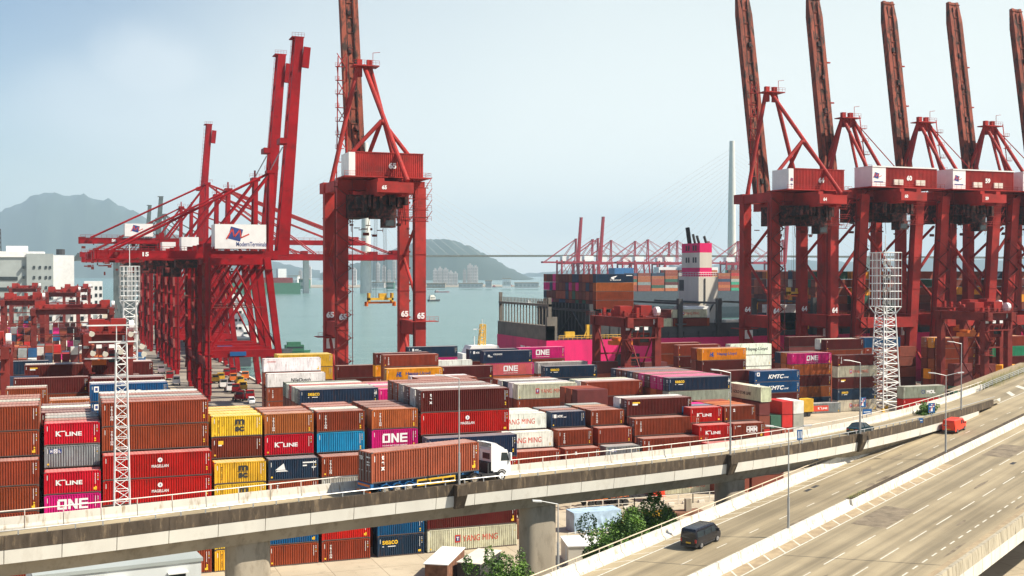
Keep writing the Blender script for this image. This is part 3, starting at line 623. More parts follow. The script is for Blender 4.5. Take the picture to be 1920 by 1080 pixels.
col(1009, 682, 6, 's b', A2, 'pale ribbed box behind a navy one', Y=243, vis=2)
col(1237, 644, 6, 'b b m', A2, 'tallest brown stack before the pink hull', hc=True, Y=270, vis=3)
col(1272, 648, 6, 'b D9 m', A2, 'with white figures on its end', hc=True, Y=261, vis=3)
col(1209, 669, 5, 'Tm b', A1, 'small box beside the gantry leg', hc=True, Y=247, vis=2)
col(1231, 691.5, 5, 't', A1, 'small sea green roof', Y=236, vis=1)
col(1316.7, 653.8, 6, 'H m d', A2, 'bright orange box on the right half', hc=True, Y=246, vis=3, back='b')
col(1370, 645, 6, 'HW w w e', A2, 'white stack beside the bright orange box', hc=True, Y=259, vis=4)
col(1350, 690, 5, 'm m b', A2, 'behind the long navy box', Y=236, vis=2)
col(1415.6, 696.7, 5, 'KM KM m', A2, 'blue pair left of the small yellow trailer', Y=232, vis=3, back='m')
col(1486, 662, 5, 'O o mx o S', A2, 'pink topped stack', hc=True, Y=260, back='on', vis=5)
col(1480, 637, 6, 'm m', A2, 'before the stair tower of the nearest crane', hc=True, Y=283, vis=1)
col(1571.6, 666, 5, 'Tm YM mx S YM', A2, 'stack left of the big light tower', hc=True, Y=251, vis=5)
col(1550, 641, 6, 'm b', A2, 'with a white roofed neighbour', hc=True, Y=268, back='w', vis=2)
col(1622, 632, 6, 'u HM HM HM T b', A2, 'stack behind the big light tower', hc=True, Y=272, back='b', vis=6)
col(1686, 655, 5, 'd d b m m', A1, 'brown stack right of the big light tower', hc=True, Y=274, vis=5)
col(1517, 759, 1, 'Kg', A1 * 1.6, 'single box with a red panel on the ground', Y=250)
col(1695.4, 722.8, 3, 'ML Kr b', A2, 'right of the big light tower', hc=True, Y=226, vis=2)
col(1765, 633.7, 6, 'T b b T d m', A2, 'stack behind the right hand gantry', hc=True, Y=262, back='ao', vis=6, door=True)
col(1743, 700, 3, 'a b', A1*.7, 'orange end left of the right hand gantry', hc=True, Y=266, vis=2)
col(1790, 679, 4, 'D9 Tm x', A1, 'low stack in front under the gantry', hc=True, Y=247, vis=3)
col(1862, 634, 6, 'T t m m', A2, 'stack at the right picture edge', hc=True, Y=264, vis=4, back='ab')
col(1880, 690, 4, 'a b', A1, 'small orange box at the right edge', Y=252, vis=2)
col(1840, 700, 4, 'm b m', A1, 'low brown box between the gantry legs', Y=256, vis=2)
# containers seen end on beside the parapet
EX = PY(1424, 196).x
for i, (tk, n) in enumerate((('mdrx', 4), ('xdsg', 3), ('rrbe', 4), ('wsww', 4))):
    for q, t in enumerate(tk[:n]):
        add_cont(EX + 1.3 + i * 2.62, 196 + 3.1, (n - 1 - q) * 2.62 + (1.2 if i > 0 else 0) * 0, A1, 2.59, t, f"{CN[t]} short container, {ORD[q]}, {['first','second','third','last'][i]} of the stacks with doors facing the viaduct", 'containers with their doors facing the viaduct', rot=math.pi / 2, door=True)
add_cont(EX + 1.3, 196 + 6.0, 4 * 2.62 + .02, A2, 2.9, 'G*', 'cream long container with black lettering on top of the end on stacks', None, rot=R(-88), door=False)
for q in range(4): add_cont(EX + 1.3, 196 + 9.4, q * 2.62, A1, 2.59, 'mbdb'[q], f"{CN['mbdb'[q]]} short container, {ORD[3-q]}, behind the first end on stack", 'containers with their doors facing the viaduct', rot=math.pi / 2, bulk=q < 3)
# low ones on the ground below the ramp
col(1225, 905, 1, 'YM', A2, 'on the ground under the ramp', Y=166.5)
# far yard on the left: rows of boxes seen end on
rr = random.Random(11)
def endfield(x0, x1, Y, nmax, deep, cols='bmbrdsbdgbdmnwoubdp'):
    x = x0
    while x < x1:
        for j in range(deep):
            n = max(2, nmax - rr.choice((0, 0, 1, 1, 2)))
            for q in range(n):
                t = rr.choice(cols)
                add_cont(x, Y + 6.3 * j, q * 2.62, A1, 2.59, t, f"{CN[t]} container end in the far left yard", 'far containers in the left yard', rot=math.pi / 2, bulk=True)
        x += 2.75
endfield(-2, 22, 330, 4, 4); endfield(-66, -6, 375, 5, 2); endfield(-40, 28, 430, 4, 4); endfield(-60, 22, 520, 5, 3); endfield(-80, 24, 620, 4, 4); endfield(-80, 24, 740, 4, 3)
# ship cargo ------------------------------------------------------------ (part of the one mass of boxes)
SX0, SY0, SY1 = 130.4, 312.0, 353.0
def bay(x, z0, n, cols, rows=16, L=A2, y0=SY0 + .6, hh=2.62, front=None, every=1):
    for r in range(0, rows, every):
        for q in range(n):
            t = front[q] if (front and r == 0) else rr.choice(cols)
            add_cont(x + L / 2, y0 + 1.22 + r * 2.53, z0 + (n - 1 - q) * hh, L, 2.59, t, '', None, bulk=not (front and r == 0))
            if front and r == 0: CL[-1]['label'] = f"{CN[TOK[t][0] if t in TOK else t]} container, {ORD[q]}, at the near side of the ship's after deck stack"; CL[-1]['group'] = 'containers on the pink hulled ship'
bay(146.5, 25.0, 4, 'dmmdbmdbmxnp', front=['WS', 'o', 'b', 'b'])
for k, x in enumerate((159.6, 172.4)): bay(x, 19.5, 2 - k % 2, 'mwb', rows=5, front=[['m', 'e'], ['b']][k])
bay(171.5, 19.5, 2, 'mdb', rows=4, front=['YM', 'm'])
bay(206.5, 18.0, 3, 'mbdwn', rows=3)
for k in range(16):
    bay(223 + k * 13.6, 18.0, 7 + (k == 9) + (k == 10) + (k == 13), 'bdmbdodbmbdmdnbmdaxs', rows=16 if k == 0 else 2)
bay(221 - 12.5, 18.0, 2, 'Hwmb', rows=1)
for k in range(15):      # the second ship
    z0 = 20.1
    for r in (0, 1, 2, 3):
        for q in range(7 - (k % 5 == 2) - (k < 2)):
            add_cont(455 + k * 13.2, 903 + r * 2.6, z0 + q * 2.62, A2, 2.59, rr.choice('obrbgxbsnboamtdo'), '', None, bulk=True)
def trim_label(l):
    w = l.split()
    if len(w) > 16: w = l.replace(' short container', ' container').replace(' long container', ' container').replace('extra ', '').split()
    if len(w) > 15:
        for ph in ('with a vertical white name', 'with tall white lettering', 'with round white badge', 'with small yellow badge', 'with small white logo', 'with white line lettering', 'with black lettering', 'with yellow lettering', 'with a red name panel', 'with big white lettering', 'with white sail logo', 'with white block letters', 'with yellow and white badge', 'with red lettering', 'with slanted white lettering', 'with dark blue lettering', 'with dark slanted lettering', 'with small red lettering', 'with white figures', 'with a white figure', 'with small blue badge', 'plain'):
            l2 = l.replace(' ' + ph, '', 1)
            if l2 != l and 'container,' in l2: l = l2; break
        w = l.split()
    if len(w) > 15: w = l.replace(' row back', ' row').replace('stack ', '').split()
    if len(w) > 15: print('LONG', l)
    return ' '.join(w[:15])
def build_containers():
    vis = [c for c in CL if not c['bulk'] and -40 < c['u'] < 1960 and c['v'] < 1120]
    vis.sort(key=lambda c: -c['L'] / c['d']); keep = vis[:296]; kid = {id(c) for c in keep}
    seen = {}
    for c in keep:
        sm = c['c'] == 'w' or c['tok'] in ('HW', 'ND', 'CR')
        o = link('shipping_container', cont_mesh(c['L'], c['H'], sm))
        base = CC[c['c']]; j = 0.88 + 0.24 * rnd.random(); o.color = (min(1, base[0] * j), base[1] * j * (0.9 + .25 * rnd.random()), base[2] * j, 1)
        o.location = (c['x'], c['y'], c['z']); o.rotation_euler = (0, 0, c['rot'])
        lab = trim_label(c['label'])
        k = seen.get(lab, 0); seen[lab] = k + 1
        if k: lab += ' again'; print('DUP', lab)
        o['label'] = lab; o['category'] = 'container'
        if c['group']: o['group'] = c['group']
        off = (-c['L'] / 2, -1.22 + .008, 0)
        if c['tok'] in TOK:
            l = link('lettering', letter_mesh(c['tok'], c['L'], c['H']), o); l.location = off
        if c['d'] < 330 and c['rot'] == 0:
            l = link('marking', mark_mesh(c['L'], c['H'], rnd.randrange(6)), o); l.location = off
        if c['door'] or c['d'] < 0:
            l = link('door', door_mesh(c['L'], c['H']), o); l.color = o.color
        c['obj'] = o
    # everything else as one mass
    rest = [c for c in CL if id(c) not in kid]
    vs = np.zeros((len(rest) * 8, 3)); fs = []; cols = np.ones((len(rest) * 24, 4), dtype=np.float32)
    for i, c in enumerate(rest):
        a, b = (c['L'] / 2, 1.19) if abs(math.sin(c['rot'])) < .9 else (1.19, c['L'] / 2)
        x, y, z, H = c['x'], c['y'], c['z'] + .03, c['H'] - .08
        for k, (sx, sy, sz) in enumerate(((-1,-1,0),(1,-1,0),(1,1,0),(-1,1,0),(-1,-1,1),(1,-1,1),(1,1,1),(-1,1,1))): vs[i*8 + k] = (x + sx*a, y + sy*b, z + sz*H)
        o = i * 8; fs += [(o,o+3,o+2,o+1),(o+4,o+5,o+6,o+7),(o,o+1,o+5,o+4),(o+1,o+2,o+6,o+5),(o+2,o+3,o+7,o+6),(o+3,o,o+4,o+7)]
        j = 0.8 + 0.4 * rnd.random(); cols[i*24:(i+1)*24, :3] = [min(1, q * j) for q in CC[c['c']]]
    me = bpy.data.meshes.new('container_stacks'); me.from_pydata(vs.tolist(), [], fs); me.materials.append(M['bulk'])
    at = me.color_attributes.new('Col', 'FLOAT_COLOR', 'CORNER'); at.data.foreach_set('color', cols.ravel())
    link('container_stacks', me, kind='stuff', label='mass of stacked containers aboard the ships and deep in the yard', cat='containers')
    print('containers', len(CL), 'individual', len(keep), 'bulk', len(rest))
build_containers()
# ------------------------------------------------------------------ motorway
def strip(mb, s0, s1, q0, q1, dz, step=8.0, mi=0):
    n = max(1, int((s1 - s0) / step))
    for i in range(n):
        a, b = s0 + (s1 - s0) * i / n, s0 + (s1 - s0) * (i + 1) / n
        mb.add([RD(a, q0, dz), RD(b, q0, dz), RD(b, q1, dz), RD(a, q1, dz)], [(0, 1, 2, 3)], mi)
RS0, RS1 = -75, 420
mb = MB(); strip(mb, RS0, RS1, -22.2, 5.4, 0)
EDGE = [road_uv(u, v, 1.0) for u, v in ((1800, 736), (1839, 723), (1862, 713), (1885, 704), (1910, 694), (1940, 682), (1980, 667))]
sl_ = EDGE[-1]; EDGE.append((RS1, sl_[1] + (RS1 - sl_[0]) * .02))
mb.add([RD(74, 5.4)] + [RD(RS1, 5.4)] + [RD(a, b) for a, b in reversed(EDGE)], [tuple(range(2 + len(EDGE)))])
struct(mb, 'road', M['road'])
mb = MB(); strip(mb, RS0, 50, -7.35, -6.0, .004); strip(mb, RS0, RS1, -22.1, -20.75, .004); struct(mb, 'road_verge', M['ochre'])
mk = MB()
strip(mk, RS0, RS1, 2.78, 2.95, .008); strip(mk, RS0, RS1, -7.58, -7.43, .008)
s_ = -72.0
while s_ < 330: strip(mk, s_, s_ + 2.0, -1.45, -1.33, .008, 9); s_ += 6.6
for q in (-11.95, -15.45):
    s_ = -73 + (0 if q > -12 else 4.2)
    while s_ < 330: strip(mk, s_, s_ + 4.6, q - .07, q + .07, .008, 9); s_ += 7.4
s_ = -6.0
while s_ < 330: strip(mk, s_, s_ + 1.3, -18.98, -18.82, .008, 9); s_ += 2.45
strip(mk, -50, -7.5, -18.98, -18.82, .008)
strip(mk, RS0, 330, -20.72, -20.58, .008, mi=1)
s_ = RS0
while s_ < 66:      # hatch bars
    mk.add([RD(s_, 2.78, .009), RD(s_ + .22, 2.78, .009), RD(s_ - 1.9, 4.1, .009), RD(s_ - 2.12, 4.1, .009)], [(0, 1, 2, 3)]); s_ += 3.1
s_ = RS0
while s_ < 46:
    mk.add([RD(s_, -7.45, .009), RD(s_ + .26, -7.45, .009), RD(s_ + 1.6, -6.1, .009), RD(s_ + 1.34, -6.1, .009)], [(0, 1, 2, 3)]); s_ += 3.1
for k in range(5):  # merge chevrons beyond the end of the ramp wall
    a = 104 + k * 8.5; w = 1.0 + k * .9
    mk.add([RD(a, 3.3, .009), RD(a + 2.0, 3.3, .009), RD(a + 6.0, 3.5 + w, .009), RD(a + 4.0, 3.5 + w, .009)], [(0, 1, 2, 3)])

struct(mk, 'road_markings', [M['mark'], M['ochre']])
mb = MB()  # dark joints and patches
for s_, q0, q1 in ((4.0, -20.5, -7.6), (-1.5, -5.4, 2.7)): mb.add([RD(s_ + (q0 + 14) * -.35, q0, .011), RD(s_ + .07 + (q0 + 14) * -.35, q0, .011), RD(s_ + .07 + (q1 + 14) * -.35, q1, .011), RD(s_ + (q1 + 14) * -.35, q1, .011)], [(0, 1, 2, 3)])
for s_, q in ((27, 1.6), (29.2, 1.7), (54, -13.3)): mb.add([RD(s_, q, .011), RD(s_ + 1.5, q, .011), RD(s_ + 1.5, q + .5, .011), RD(s_, q + .5, .011)], [(0, 1, 2, 3)])
struct(mb, 'road_joint', M['dark'])
mb = MB(); r5 = random.Random(3)
for _ in range(26):
    s_, q = r5.uniform(-20, 120), r5.choice((-20.2, -17.2, -13.6, -9.7, -3.2, .8)) + r5.uniform(-.4, .4); a_, b_ = r5.uniform(.6, 3.4), r5.uniform(.15, .45)
    k_ = 10; mb.add([RD(s_ + a_*math.cos(6.283*i/k_)*r5.uniform(.8, 1.1), q + b_*math.sin(6.283*i/k_)*r5.uniform(.7, 1.1), .013) for i in range(k_)], [tuple(range(k_))])
for s_ in (16, 58, 97): mb.add([RD(s_, -11.7, .012), RD(s_ + 9, -11.7, .012), RD(s_ + 9, -8.2, .012), RD(s_, -8.2, .012)], [(0, 1, 2, 3)])
for s_ in np.arange(-20, 120, 12): mb.add([RD(s_, -22.0, .014), RD(s_ + .7, -22.0, .014), RD(s_ + .7, -21.7, .014), RD(s_, -21.7, .014)], [(0, 1, 2, 3)])
strip(mb, -40, 200, -22.1, -21.3, .010)
struct(mb, 'road_patches', vary('worn_dark_asphalt', (0.19, 0.15, 0.10), 0.9, 0.9, 0.4, dirt=(0.28, 0.225, 0.15), dscale=0.8))
def rbox(mb, s0, s1, prof, seg=3.6, gap=.03, mi=0):
    """jointed wall units along the motorway, profile [(q,z)]"""
    s_ = s0
    while s_ < s1:
        e = min(s_ + seg - gap, s1); n = len(prof)
        mb.add([RD(s_, q, z) for q, z in prof] + [RD(e, q, z) for q, z in prof], [tuple(range(n)), tuple(range(2*n - 1, n - 1, -1))] + [(i, n + i, n + (i + 1) % n, (i + 1) % n) for i in range(n)], mi); s_ += seg
JB = lambda q, w: [(q - w, 0), (q - w * .85, .18), (q - w * .38, .42), (q - w * .28, .95), (q + w * .28, .95), (q + w * .38, .42), (q + w * .85, .18), (q + w, 0)]
mv = empty('motorway_viaduct', RD(0, 0), label='wide pale concrete motorway deck with white barriers, lower right', cat='viaduct')
def rootobj(mb, name, mats, root, smooth=False):
    o = mb.obj(name, mats, smooth=smooth); o.parent = root; o.matrix_parent_inverse = Matrix.Identity(4)
    inv = Matrix.Translation(-Vector(root.location)) if abs(root.rotation_euler[2]) < 1e-9 else (Matrix.Translation(root.location) @ Matrix.Rotation(root.rotation_euler[2], 4, 'Z')).inverted()
    o.data.transform(inv); return o
mb = MB(); rbox(mb, RS0, 84, [(4.2, 0), (4.25, .2), (4.6, .45), (4.72, 1.0), (4.98, 1.0), (5.1, -.9), (4.9, -.9)], gap=.08); rootobj(mb, 'far_parapet', M['whitewash'], mv)
mb = MB(); 
for s_ in np.arange(RS0, 70, 3.6): mb.tube(RD(s_ + .5, 5.02, .98), RD(s_ + .5, 5.02, 1.32), .045, 5)
for a in np.arange(RS0, 70, 7.2): mb.tube(RD(a, 5.02, 1.34), RD(min(a + 7.2, 70), 5.02, 1.34), .055, 6)
rootobj(mb, 'hand_rail', vary('cream_rail', (0.62, 0.52, 0.38), 0.6), mv)
mb = MB(); rbox(mb, RS0, 22, [(-6.0, 0), (-5.92, .25), (-5.62, .45), (-5.52, .95), (-5.22, .95), (-5.12, .45), (-4.9, .25), (-4.85, 0)], gap=.08); rootobj(mb, 'smooth_median_barrier', M['whitewash'], mv)
mb = MB(); rbox(mb, 22.02, 330, [(-6.0, 0), (-5.76, .95), (-5.0, .95), (-5.0, 0)], seg=1.8, gap=.06); rootobj(mb, 'median_wall', M['whitewash'], mv)
mb = MB(); strip(mb, 22.1, 330, -5.70, -5.02, .965); rootobj(mb, 'median_ledge', M['dirty'], mv)
mb = MB(); rbox(mb, RS0, 330, [(-22.1, 0), (-22.25, 1.0), (-22.62, 1.0), (-22.7, -.15), (-22.3, -.15)], seg=2.6, gap=.07); rootobj(mb, 'near_parapet', M['parap'], mv)
mb = MB(); rbox(mb, RS0, 330, [(-22.3, -.18), (-22.75, -.18), (-22.75, -1.35), (-22.3, -1.35)], seg=2.6, gap=.08); rootobj(mb, 'fascia_panel', M['conc'], mv)
mb = MB()
n = 40; prof = [(5.2, -.05), (-22.2, -.05), (-22.2, -1.3), (-18, -2.4), (-5, -2.4), (-4.5, -1.3), (-3.5, -1.3), (-3, -2.4), (2.5, -2.4), (5.2, -1.2)]
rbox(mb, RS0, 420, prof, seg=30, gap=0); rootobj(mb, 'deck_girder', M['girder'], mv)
mb = MB()
for s_ in (-60, -18, 24, 66, 108, 150, 192):
    for q in (-13, -.5): a = RD(s_, q); mb.tube((a.x, a.y, 0), (a.x, a.y, a.z - 2.2), 1.1, 16)
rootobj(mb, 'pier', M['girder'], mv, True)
# ------------------------------------------------------------------ ramp viaduct with the truck
mb = MB()
for i in range(len(RN) - 1):
    a, b = RN[i], RN[i + 1]; c, d = RF[i], RF[i + 1]
    mb.add([(p.x, p.y, p.z) for p in (a, b, d, c)], [(0, 1, 2, 3)])
struct(mb, 'ramp_road', M['road'])
mb = MB()
def roff(t, dz=.008):   # line on the ramp at fraction t between near (0) and far (1)
    return [Vector(((a.x + (b.x - a.x) * t), (a.y + (b.y - a.y) * t), a.z + (b.z - a.z) * t + dz)) for a, b in zip(RN, RF)]
for t0, t1, i0 in ((.17, .19, 62),):
    A_, B_ = roff(t0), roff(t1)
    for i in range(i0, len(A_) - 1): mb.add([A_[i], A_[i+1], B_[i+1], B_[i]], [(0, 1, 2, 3)])
struct(mb, 'ramp_markings', M['mark'])
rv = empty('elevated_ramp', (RN[0].x, RN[0].y, 0), label='long curving concrete road ramp crossing the picture, stained black along its outer wall', cat='viaduct')
# near parapet in panels, fascia in panels
def panels(L, Ltot, prof, seg, gap, name, mat, i_end=1.0, mb=None):
    mb = MB(); k = int(Ltot * i_end / seg)
    for j in range(k):
        s0 = j * seg; s1 = s0 + seg - gap; n = len(prof); vs = []
        for s_ in (s0, (s0 + s1) / 2, s1):
            p, nn, d = at_len(L, Ltot, s_)
            for a, z in prof: vs.append((p.x + nn.x * a, p.y + nn.y * a, p.z + z))
        fs = [(i*n + q, i*n + (q+1) % n, (i+1)*n + (q+1) % n, (i+1)*n + q) for i in range(2) for q in range(n)] + [tuple(range(n)), tuple(range(3*n - 1, 2*n - 1, -1))]
        mb.add(vs, fs)
    return rootobj(mb, name, mat, rv)
panels(RN, RNL, [(0, PH), (.30, PH), (.34, 0), (.34, -.34), (0, -.34)], 4.2, .03, 'outer_parapet', M['dirty'])
panels(RN, RNL, [(-.02, -.37), (.3, -.37), (.3, -1.42), (.10, -1.42)], 4.2, .06, 'fascia_panel', M['fascia'], .93)
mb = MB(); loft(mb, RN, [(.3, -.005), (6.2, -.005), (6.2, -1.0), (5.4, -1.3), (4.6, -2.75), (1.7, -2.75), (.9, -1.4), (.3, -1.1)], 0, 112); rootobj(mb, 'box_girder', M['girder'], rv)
panels(RF, RFL, [(0, 1.0), (-.16, 1.0), (-.20, .40), (-.30, .15), (-.30, -.3), (0.05, -.9)], 3.0, .06, 'inner_parapet', M['whitewash'])
mb = MB()
for j in range(int(RNL / 2.1)):
    p, nn, d = at_len(RN, RNL, j * 2.1 + 1); q = p + nn * .12
    if q.z and proj(q)[0] > 1735: continue
    mb.box(q.x - .05, q.x + .05, q.y - .05, q.y + .05, q.z + PH - .01, q.z + PH + .36)
for j in range(int(RNL / 2.1) - 1):
    p, nn, d = at_len(RN, RNL, j * 2.1 + 1); p2, n2, _ = at_len(RN, RNL, (j + 1) * 2.1 + 1)
    mb.tube(p + nn * .12 + Vector((0, 0, PH + .38)), p2 + n2 * .12 + Vector((0, 0, PH + .38)), .045, 5)
rootobj(mb, 'outer_hand_rail', M['steel'], rv)
mb = MB()
for j in range(int(RFL / 3.0)):
    p, nn, d = at_len(RF, RFL, j * 3.0); p2, n2, _ = at_len(RF, RFL, (j + 1) * 3.0)
    mb.tube(p + nn * -.08 + Vector((0, 0, 1.0)), p + nn * -.08 + Vector((0, 0, 1.5)), .04, 5); mb.tube(p + nn * -.08 + Vector((0, 0, 1.5)), p2 + n2 * -.08 + Vector((0, 0, 1.5)), .05, 5)
rootobj(mb, 'inner_hand_rail', vary('pale_rail', (0.72, 0.66, 0.58), 0.5), rv)
def near_param(u):
    best = min(range(1201), key=lambda i: abs(proj(at_len(RN, RNL, RNL * i / 1200)[0])[0] - u)); return RNL * best / 1200
for u, w in ((488, 76), (1040, 72), (1408, 62)):
    p, nn, d = at_len(RN, RNL, near_param(u)); c = p + nn * 3.1; mb = MB(); r = 1.75 if u != 1400 else 1.9
    b = c + d * 0; dirv = d
    pr = []
    for i in range(12):
        t = math.pi * (i / 11) - math.pi / 2; pr.append((r * .55 + .75 * math.cos(t) * 1.4, 1.15 * math.sin(t)))
    pr = pr + [(-x, -y) for x, y in pr]
    vs = [(c.x + d.x * x + nn.x * y, c.y + d.y * x + nn.y * y, z) for z in (0, p.z - 2.7) for x, y in pr]; n = len(pr)
    mb.add(vs, [(i, (i + 1) % n, n + (i + 1) % n, n + i) for i in range(n)] + [tuple(range(n, 2 * n))]); rootobj(mb, 'pier', M['girder'], rv, True)
mb = MB()  # post and rail fence continuing beyond the inner parapet
pe = RF[-1]
PF = [RD(s_, 13.9 + (s_ - 105) * .055, 0) for s_ in np.arange(104, 240, 4)]
_q = [(s_, ) for s_ in range(1)]
fpts = [RD(*e_) for e_ in EDGE[1:7]]
for a, b in zip(fpts, fpts[1:]):
    for zz in (.35, .65, .98): mb.tube(a + Vector((0, 0, zz)), b + Vector((0, 0, zz)), .06, 5)
    for f in (0, .33, .66): q = a.lerp(b, f); mb.box(q.x - .06, q.x + .06, q.y - .06, q.y + .06, q.z - .4, q.z + 1.05)
mb.obj('rail_fence', M['steel'], label='three rail grey steel fence where the ramp joins the motorway', cat='fence')
# ------------------------------------------------------------------ lamps and signs
def lamp(base, h, arms, dirx, label, corbel=None):
    t = empty('street_lamp', base, label=label, cat='street lamp', group='street lamps on the viaducts')
    mb = MB(); mb.tube((0, 0, 0), (0, 0, 3.0), .12, 10); mb.tube((0, 0, 3.0), (0, 0, h), .075, 8, r2=.05); mb.obj('pole', M['steel'], t, True)
    if corbel:
        nn = corbel; mb = MB(); a = nn * -.65; d_ = Vector((nn.y, -nn.x, 0))
        def q(x, y, z): v = nn * x + d_ * y; return (v.x, v.y, z)
        mb.add([q(-.65, -.55, -1.0), q(-.65, .55, -1.0), q(.35, .55, -1.0), q(.35, -.55, -1.0), q(-.65, -.55, .0), q(-.65, .55, .0), q(.35, .55, .0), q(.35, -.55, .0), q(-.08, -.5, -2.3), q(-.08, .5, -2.3), q(.2, .5, -2.3), q(.2, -.5, -2.3)],
               [(4,5,6,7),(0,4,7,3),(1,2,6,5),(0,1,5,4),(0,8,9,1),(0,3,11,8),(1,9,10,2)]); mb.obj('bracket', M['dirty'], t)
    for sgn in arms:
        e = dirx * sgn; mb = MB(); mb.tube((0, 0, h), (e.x * 1.6, e.y * 1.6, h + .35), .045, 6); ar = mb.obj('arm', M['steel'], t)
        mb = MB(); a = Vector((e.x * 1.5, e.y * 1.5, h + .33)); b = Vector((e.x * 2.3, e.y * 2.3, h + .40)); mb.beam(a, b, .34, .13); mb.obj('lamp_head', M['mast'], ar)
def px_h(base, vtop): u, v, d = proj(base); return base.z * 0 + (v - vtop) * d / FPX
LAMPD = Vector((-0.98, 0.15, 0))
for u, vt, lab in ((860, 704, 'tall lamp standing in front of the truck load on the ramp wall'), (1369, 694, 'lamp on the ramp wall in front of the crimson boxes'), (1613, 676, 'lamp on the ramp wall beside the dark car'), (1803, 641, 'lamp on the ramp wall right of the blue square sign')):
    p, nn, d = at_len(RN, RNL, near_param(u)); b = Vector((p.x, p.y, p.z + PH)) + nn * -.05
    lamp(b, px_h(b, vt) - .3, (1,), LAMPD, lab, corbel=nn if u < 1700 else None)
for (u, v), vt, lab in (((1477, 991), 800, 'double armed lamp on the motorway median, left one'), ((1772, 851), 700, 'double armed lamp on the motorway median, in front of the red van')):
    s0 = {1477: 8.5, 1772: 60.5}[u]
    best = min(np.arange(-20, 120, .1), key=lambda s__: abs(proj(RD(s__, -5.2, .95))[0] - u)); b = RD(float(best), -5.37, .95)
    lamp(b, px_h(b, vt) - .3, (1, -1), Vector((-0.96, 0.28, 0)), lab)
b = RD(float(min(np.arange(-60, 60, .1), key=lambda s__: abs(proj(RD(s__, 5.2, 0))[0] - 1047))), 5.25, .2)
lamp(b, px_h(b, 940) - .3, (1,), LAMPD, 'lamp rising before the round bridge pier')
for u, vb, vt in ((1800, 0, 0),): pass
def sign(pos, w, h, label, kind, plate=False, yaw=0.0):
    t = empty('road_sign', pos, yaw, label=label, cat='sign', group='blue road signs')
    mb = MB(); mb.tube((0, .05, 0), (0, .05, 2.0), .05, 6); mb.obj('post', M['steel'], t)
    mb = MB(); mb.box(-w/2, w/2, -.03, .03, 2.0 - h*.1, 2.0 + h); bd = mb.obj('board', M['signblue'], t)
    mb = MB(); z0 = 2.0
    if kind == 0:
        flat(mb, [(-w*.16, z0 + h*.05), (w*.16, z0 + h*.05), (w*.05, z0 + h*.62), (-w*.05, z0 + h*.62)], -.034); rect(mb, -w*.38, w*.38, z0 + h*.55, z0 + h*.63, -.036); rect(mb, -w*.08, w*.08, z0 + h*.75, z0 + h*.88, -.036)
        flat(mb, [(-w*.42, z0 + h*.08), (-w*.30, z0 + h*.08), (w*.42, z0 + h*.90), (w*.32, z0 + h*.90)], -.040, 1)
    elif kind == 1:
        for k in (-.3, 0, .3): flat(mb, [(w*(k - .06), z0 + h*.1), (w*(k + .04), z0 + h*.1), (w*(k + .10), z0 + h*.85), (w*k, z0 + h*.85)], -.034)
    else: rect(mb, -w*.35, w*.35, z0 + h*.35, z0 + h*.5, -.034)
    mb.obj('symbol', [LM[0], LM[2]], bd)
def on_near(u, dz=PH, off=0.0): p, nn, d = at_len(RN, RNL, near_param(u)); return p + Vector((0, 0, dz)) + nn * off
def on_far(u, dz=.9, off=.3):
    best = min(range(1201), key=lambda i: abs(proj(at_len(RF, RFL, RFL * i / 1200)[0])[0] - u)); p, nn, d = at_len(RF, RFL, RFL * best / 1200); return p + Vector((0, 0, dz)) + nn * off
q = on_near(1748); sign(q - Vector((0, 0, 1.2)), 1.15, 1.25, 'square blue motorway end sign with red bar, above the leafy bush', 0)
q = on_near(1500); sign(q - Vector((0, 0, 1.4)), .75, 1.1, 'narrow blue sign with slanted strokes above the ramp wall', 1)
q = on_far(1622); sign(q + Vector((0, 0, -.3)), 1.1, 1.25, 'square blue motorway end sign beyond the ramp, left of the light tower', 0)
q = on_far(1630); sign(q + Vector((0, 0, -1.5)), 1.6, .7, 'wide low blue plate under the far square sign', 2)
q = RD(float(min(np.arange(-20, 90, .1), key=lambda s__: abs(proj(RD(s__, 5.2, 0))[0] - 1527))), 5.3, .6); sign(q - Vector((0, 0, .9)), 1.3, 1.1, 'blue lane sign with white strokes under the ramp girder', 1)
q = on_near(1727); sign(q - Vector((0, 0, 2.3)), .9, .6, 'small dark blue plate beside the leafy bush', 2)
# ------------------------------------------------------------------ light masts
def floodhead(mb, x, z, y=-.2, r=.28, mi=1): mb.tube((x, y, z), (x + .1, y - .45, z - .15), r * .5, 8, mi, r2=r)
b = P(227, 1034, 0); b = PD(227, 1080, 122); b.z = 0
t = empty('lattice_mast', b, label='slim pale lattice mast with cross bars and floodlights, nearest on the left', cat='mast')
mb = MB(); mb.lattice((0, 0, 0), (0, 0, 28.4), 1.9, 1.05, 26, .075); mb.obj('lattice_tower', M['mast'], t)
for k, (z, x0, x1) in enumerate(((30.3, -3.4, 1.2), (28.6, -3.2, 1.6), (26.9, -3.6, 2.2))):
    mb = MB(); mb.beam((x0, -.5, z), (x1, -.5, z), .14); mb.tube((-.5, -.45, z), (-.5, -.45, z - 1.7), .05, 5); mb.tube((.5, -.45, z), (.5, -.45, z - 1.7), .05, 5); cb = mb.obj('cross_bar', M['mast'], t)
for x, z in ((-3.0, 29.6), (1.9, 28.2), (-2.9, 27.6), (-.2, 27.7), (2.1, 27.4), (-1.7, 27.5), (.8, 29.5)):
    mb = MB(); floodhead(mb, x, z, -.6, .30, 0); mb.obj('floodlight', M['cream'], t, True)
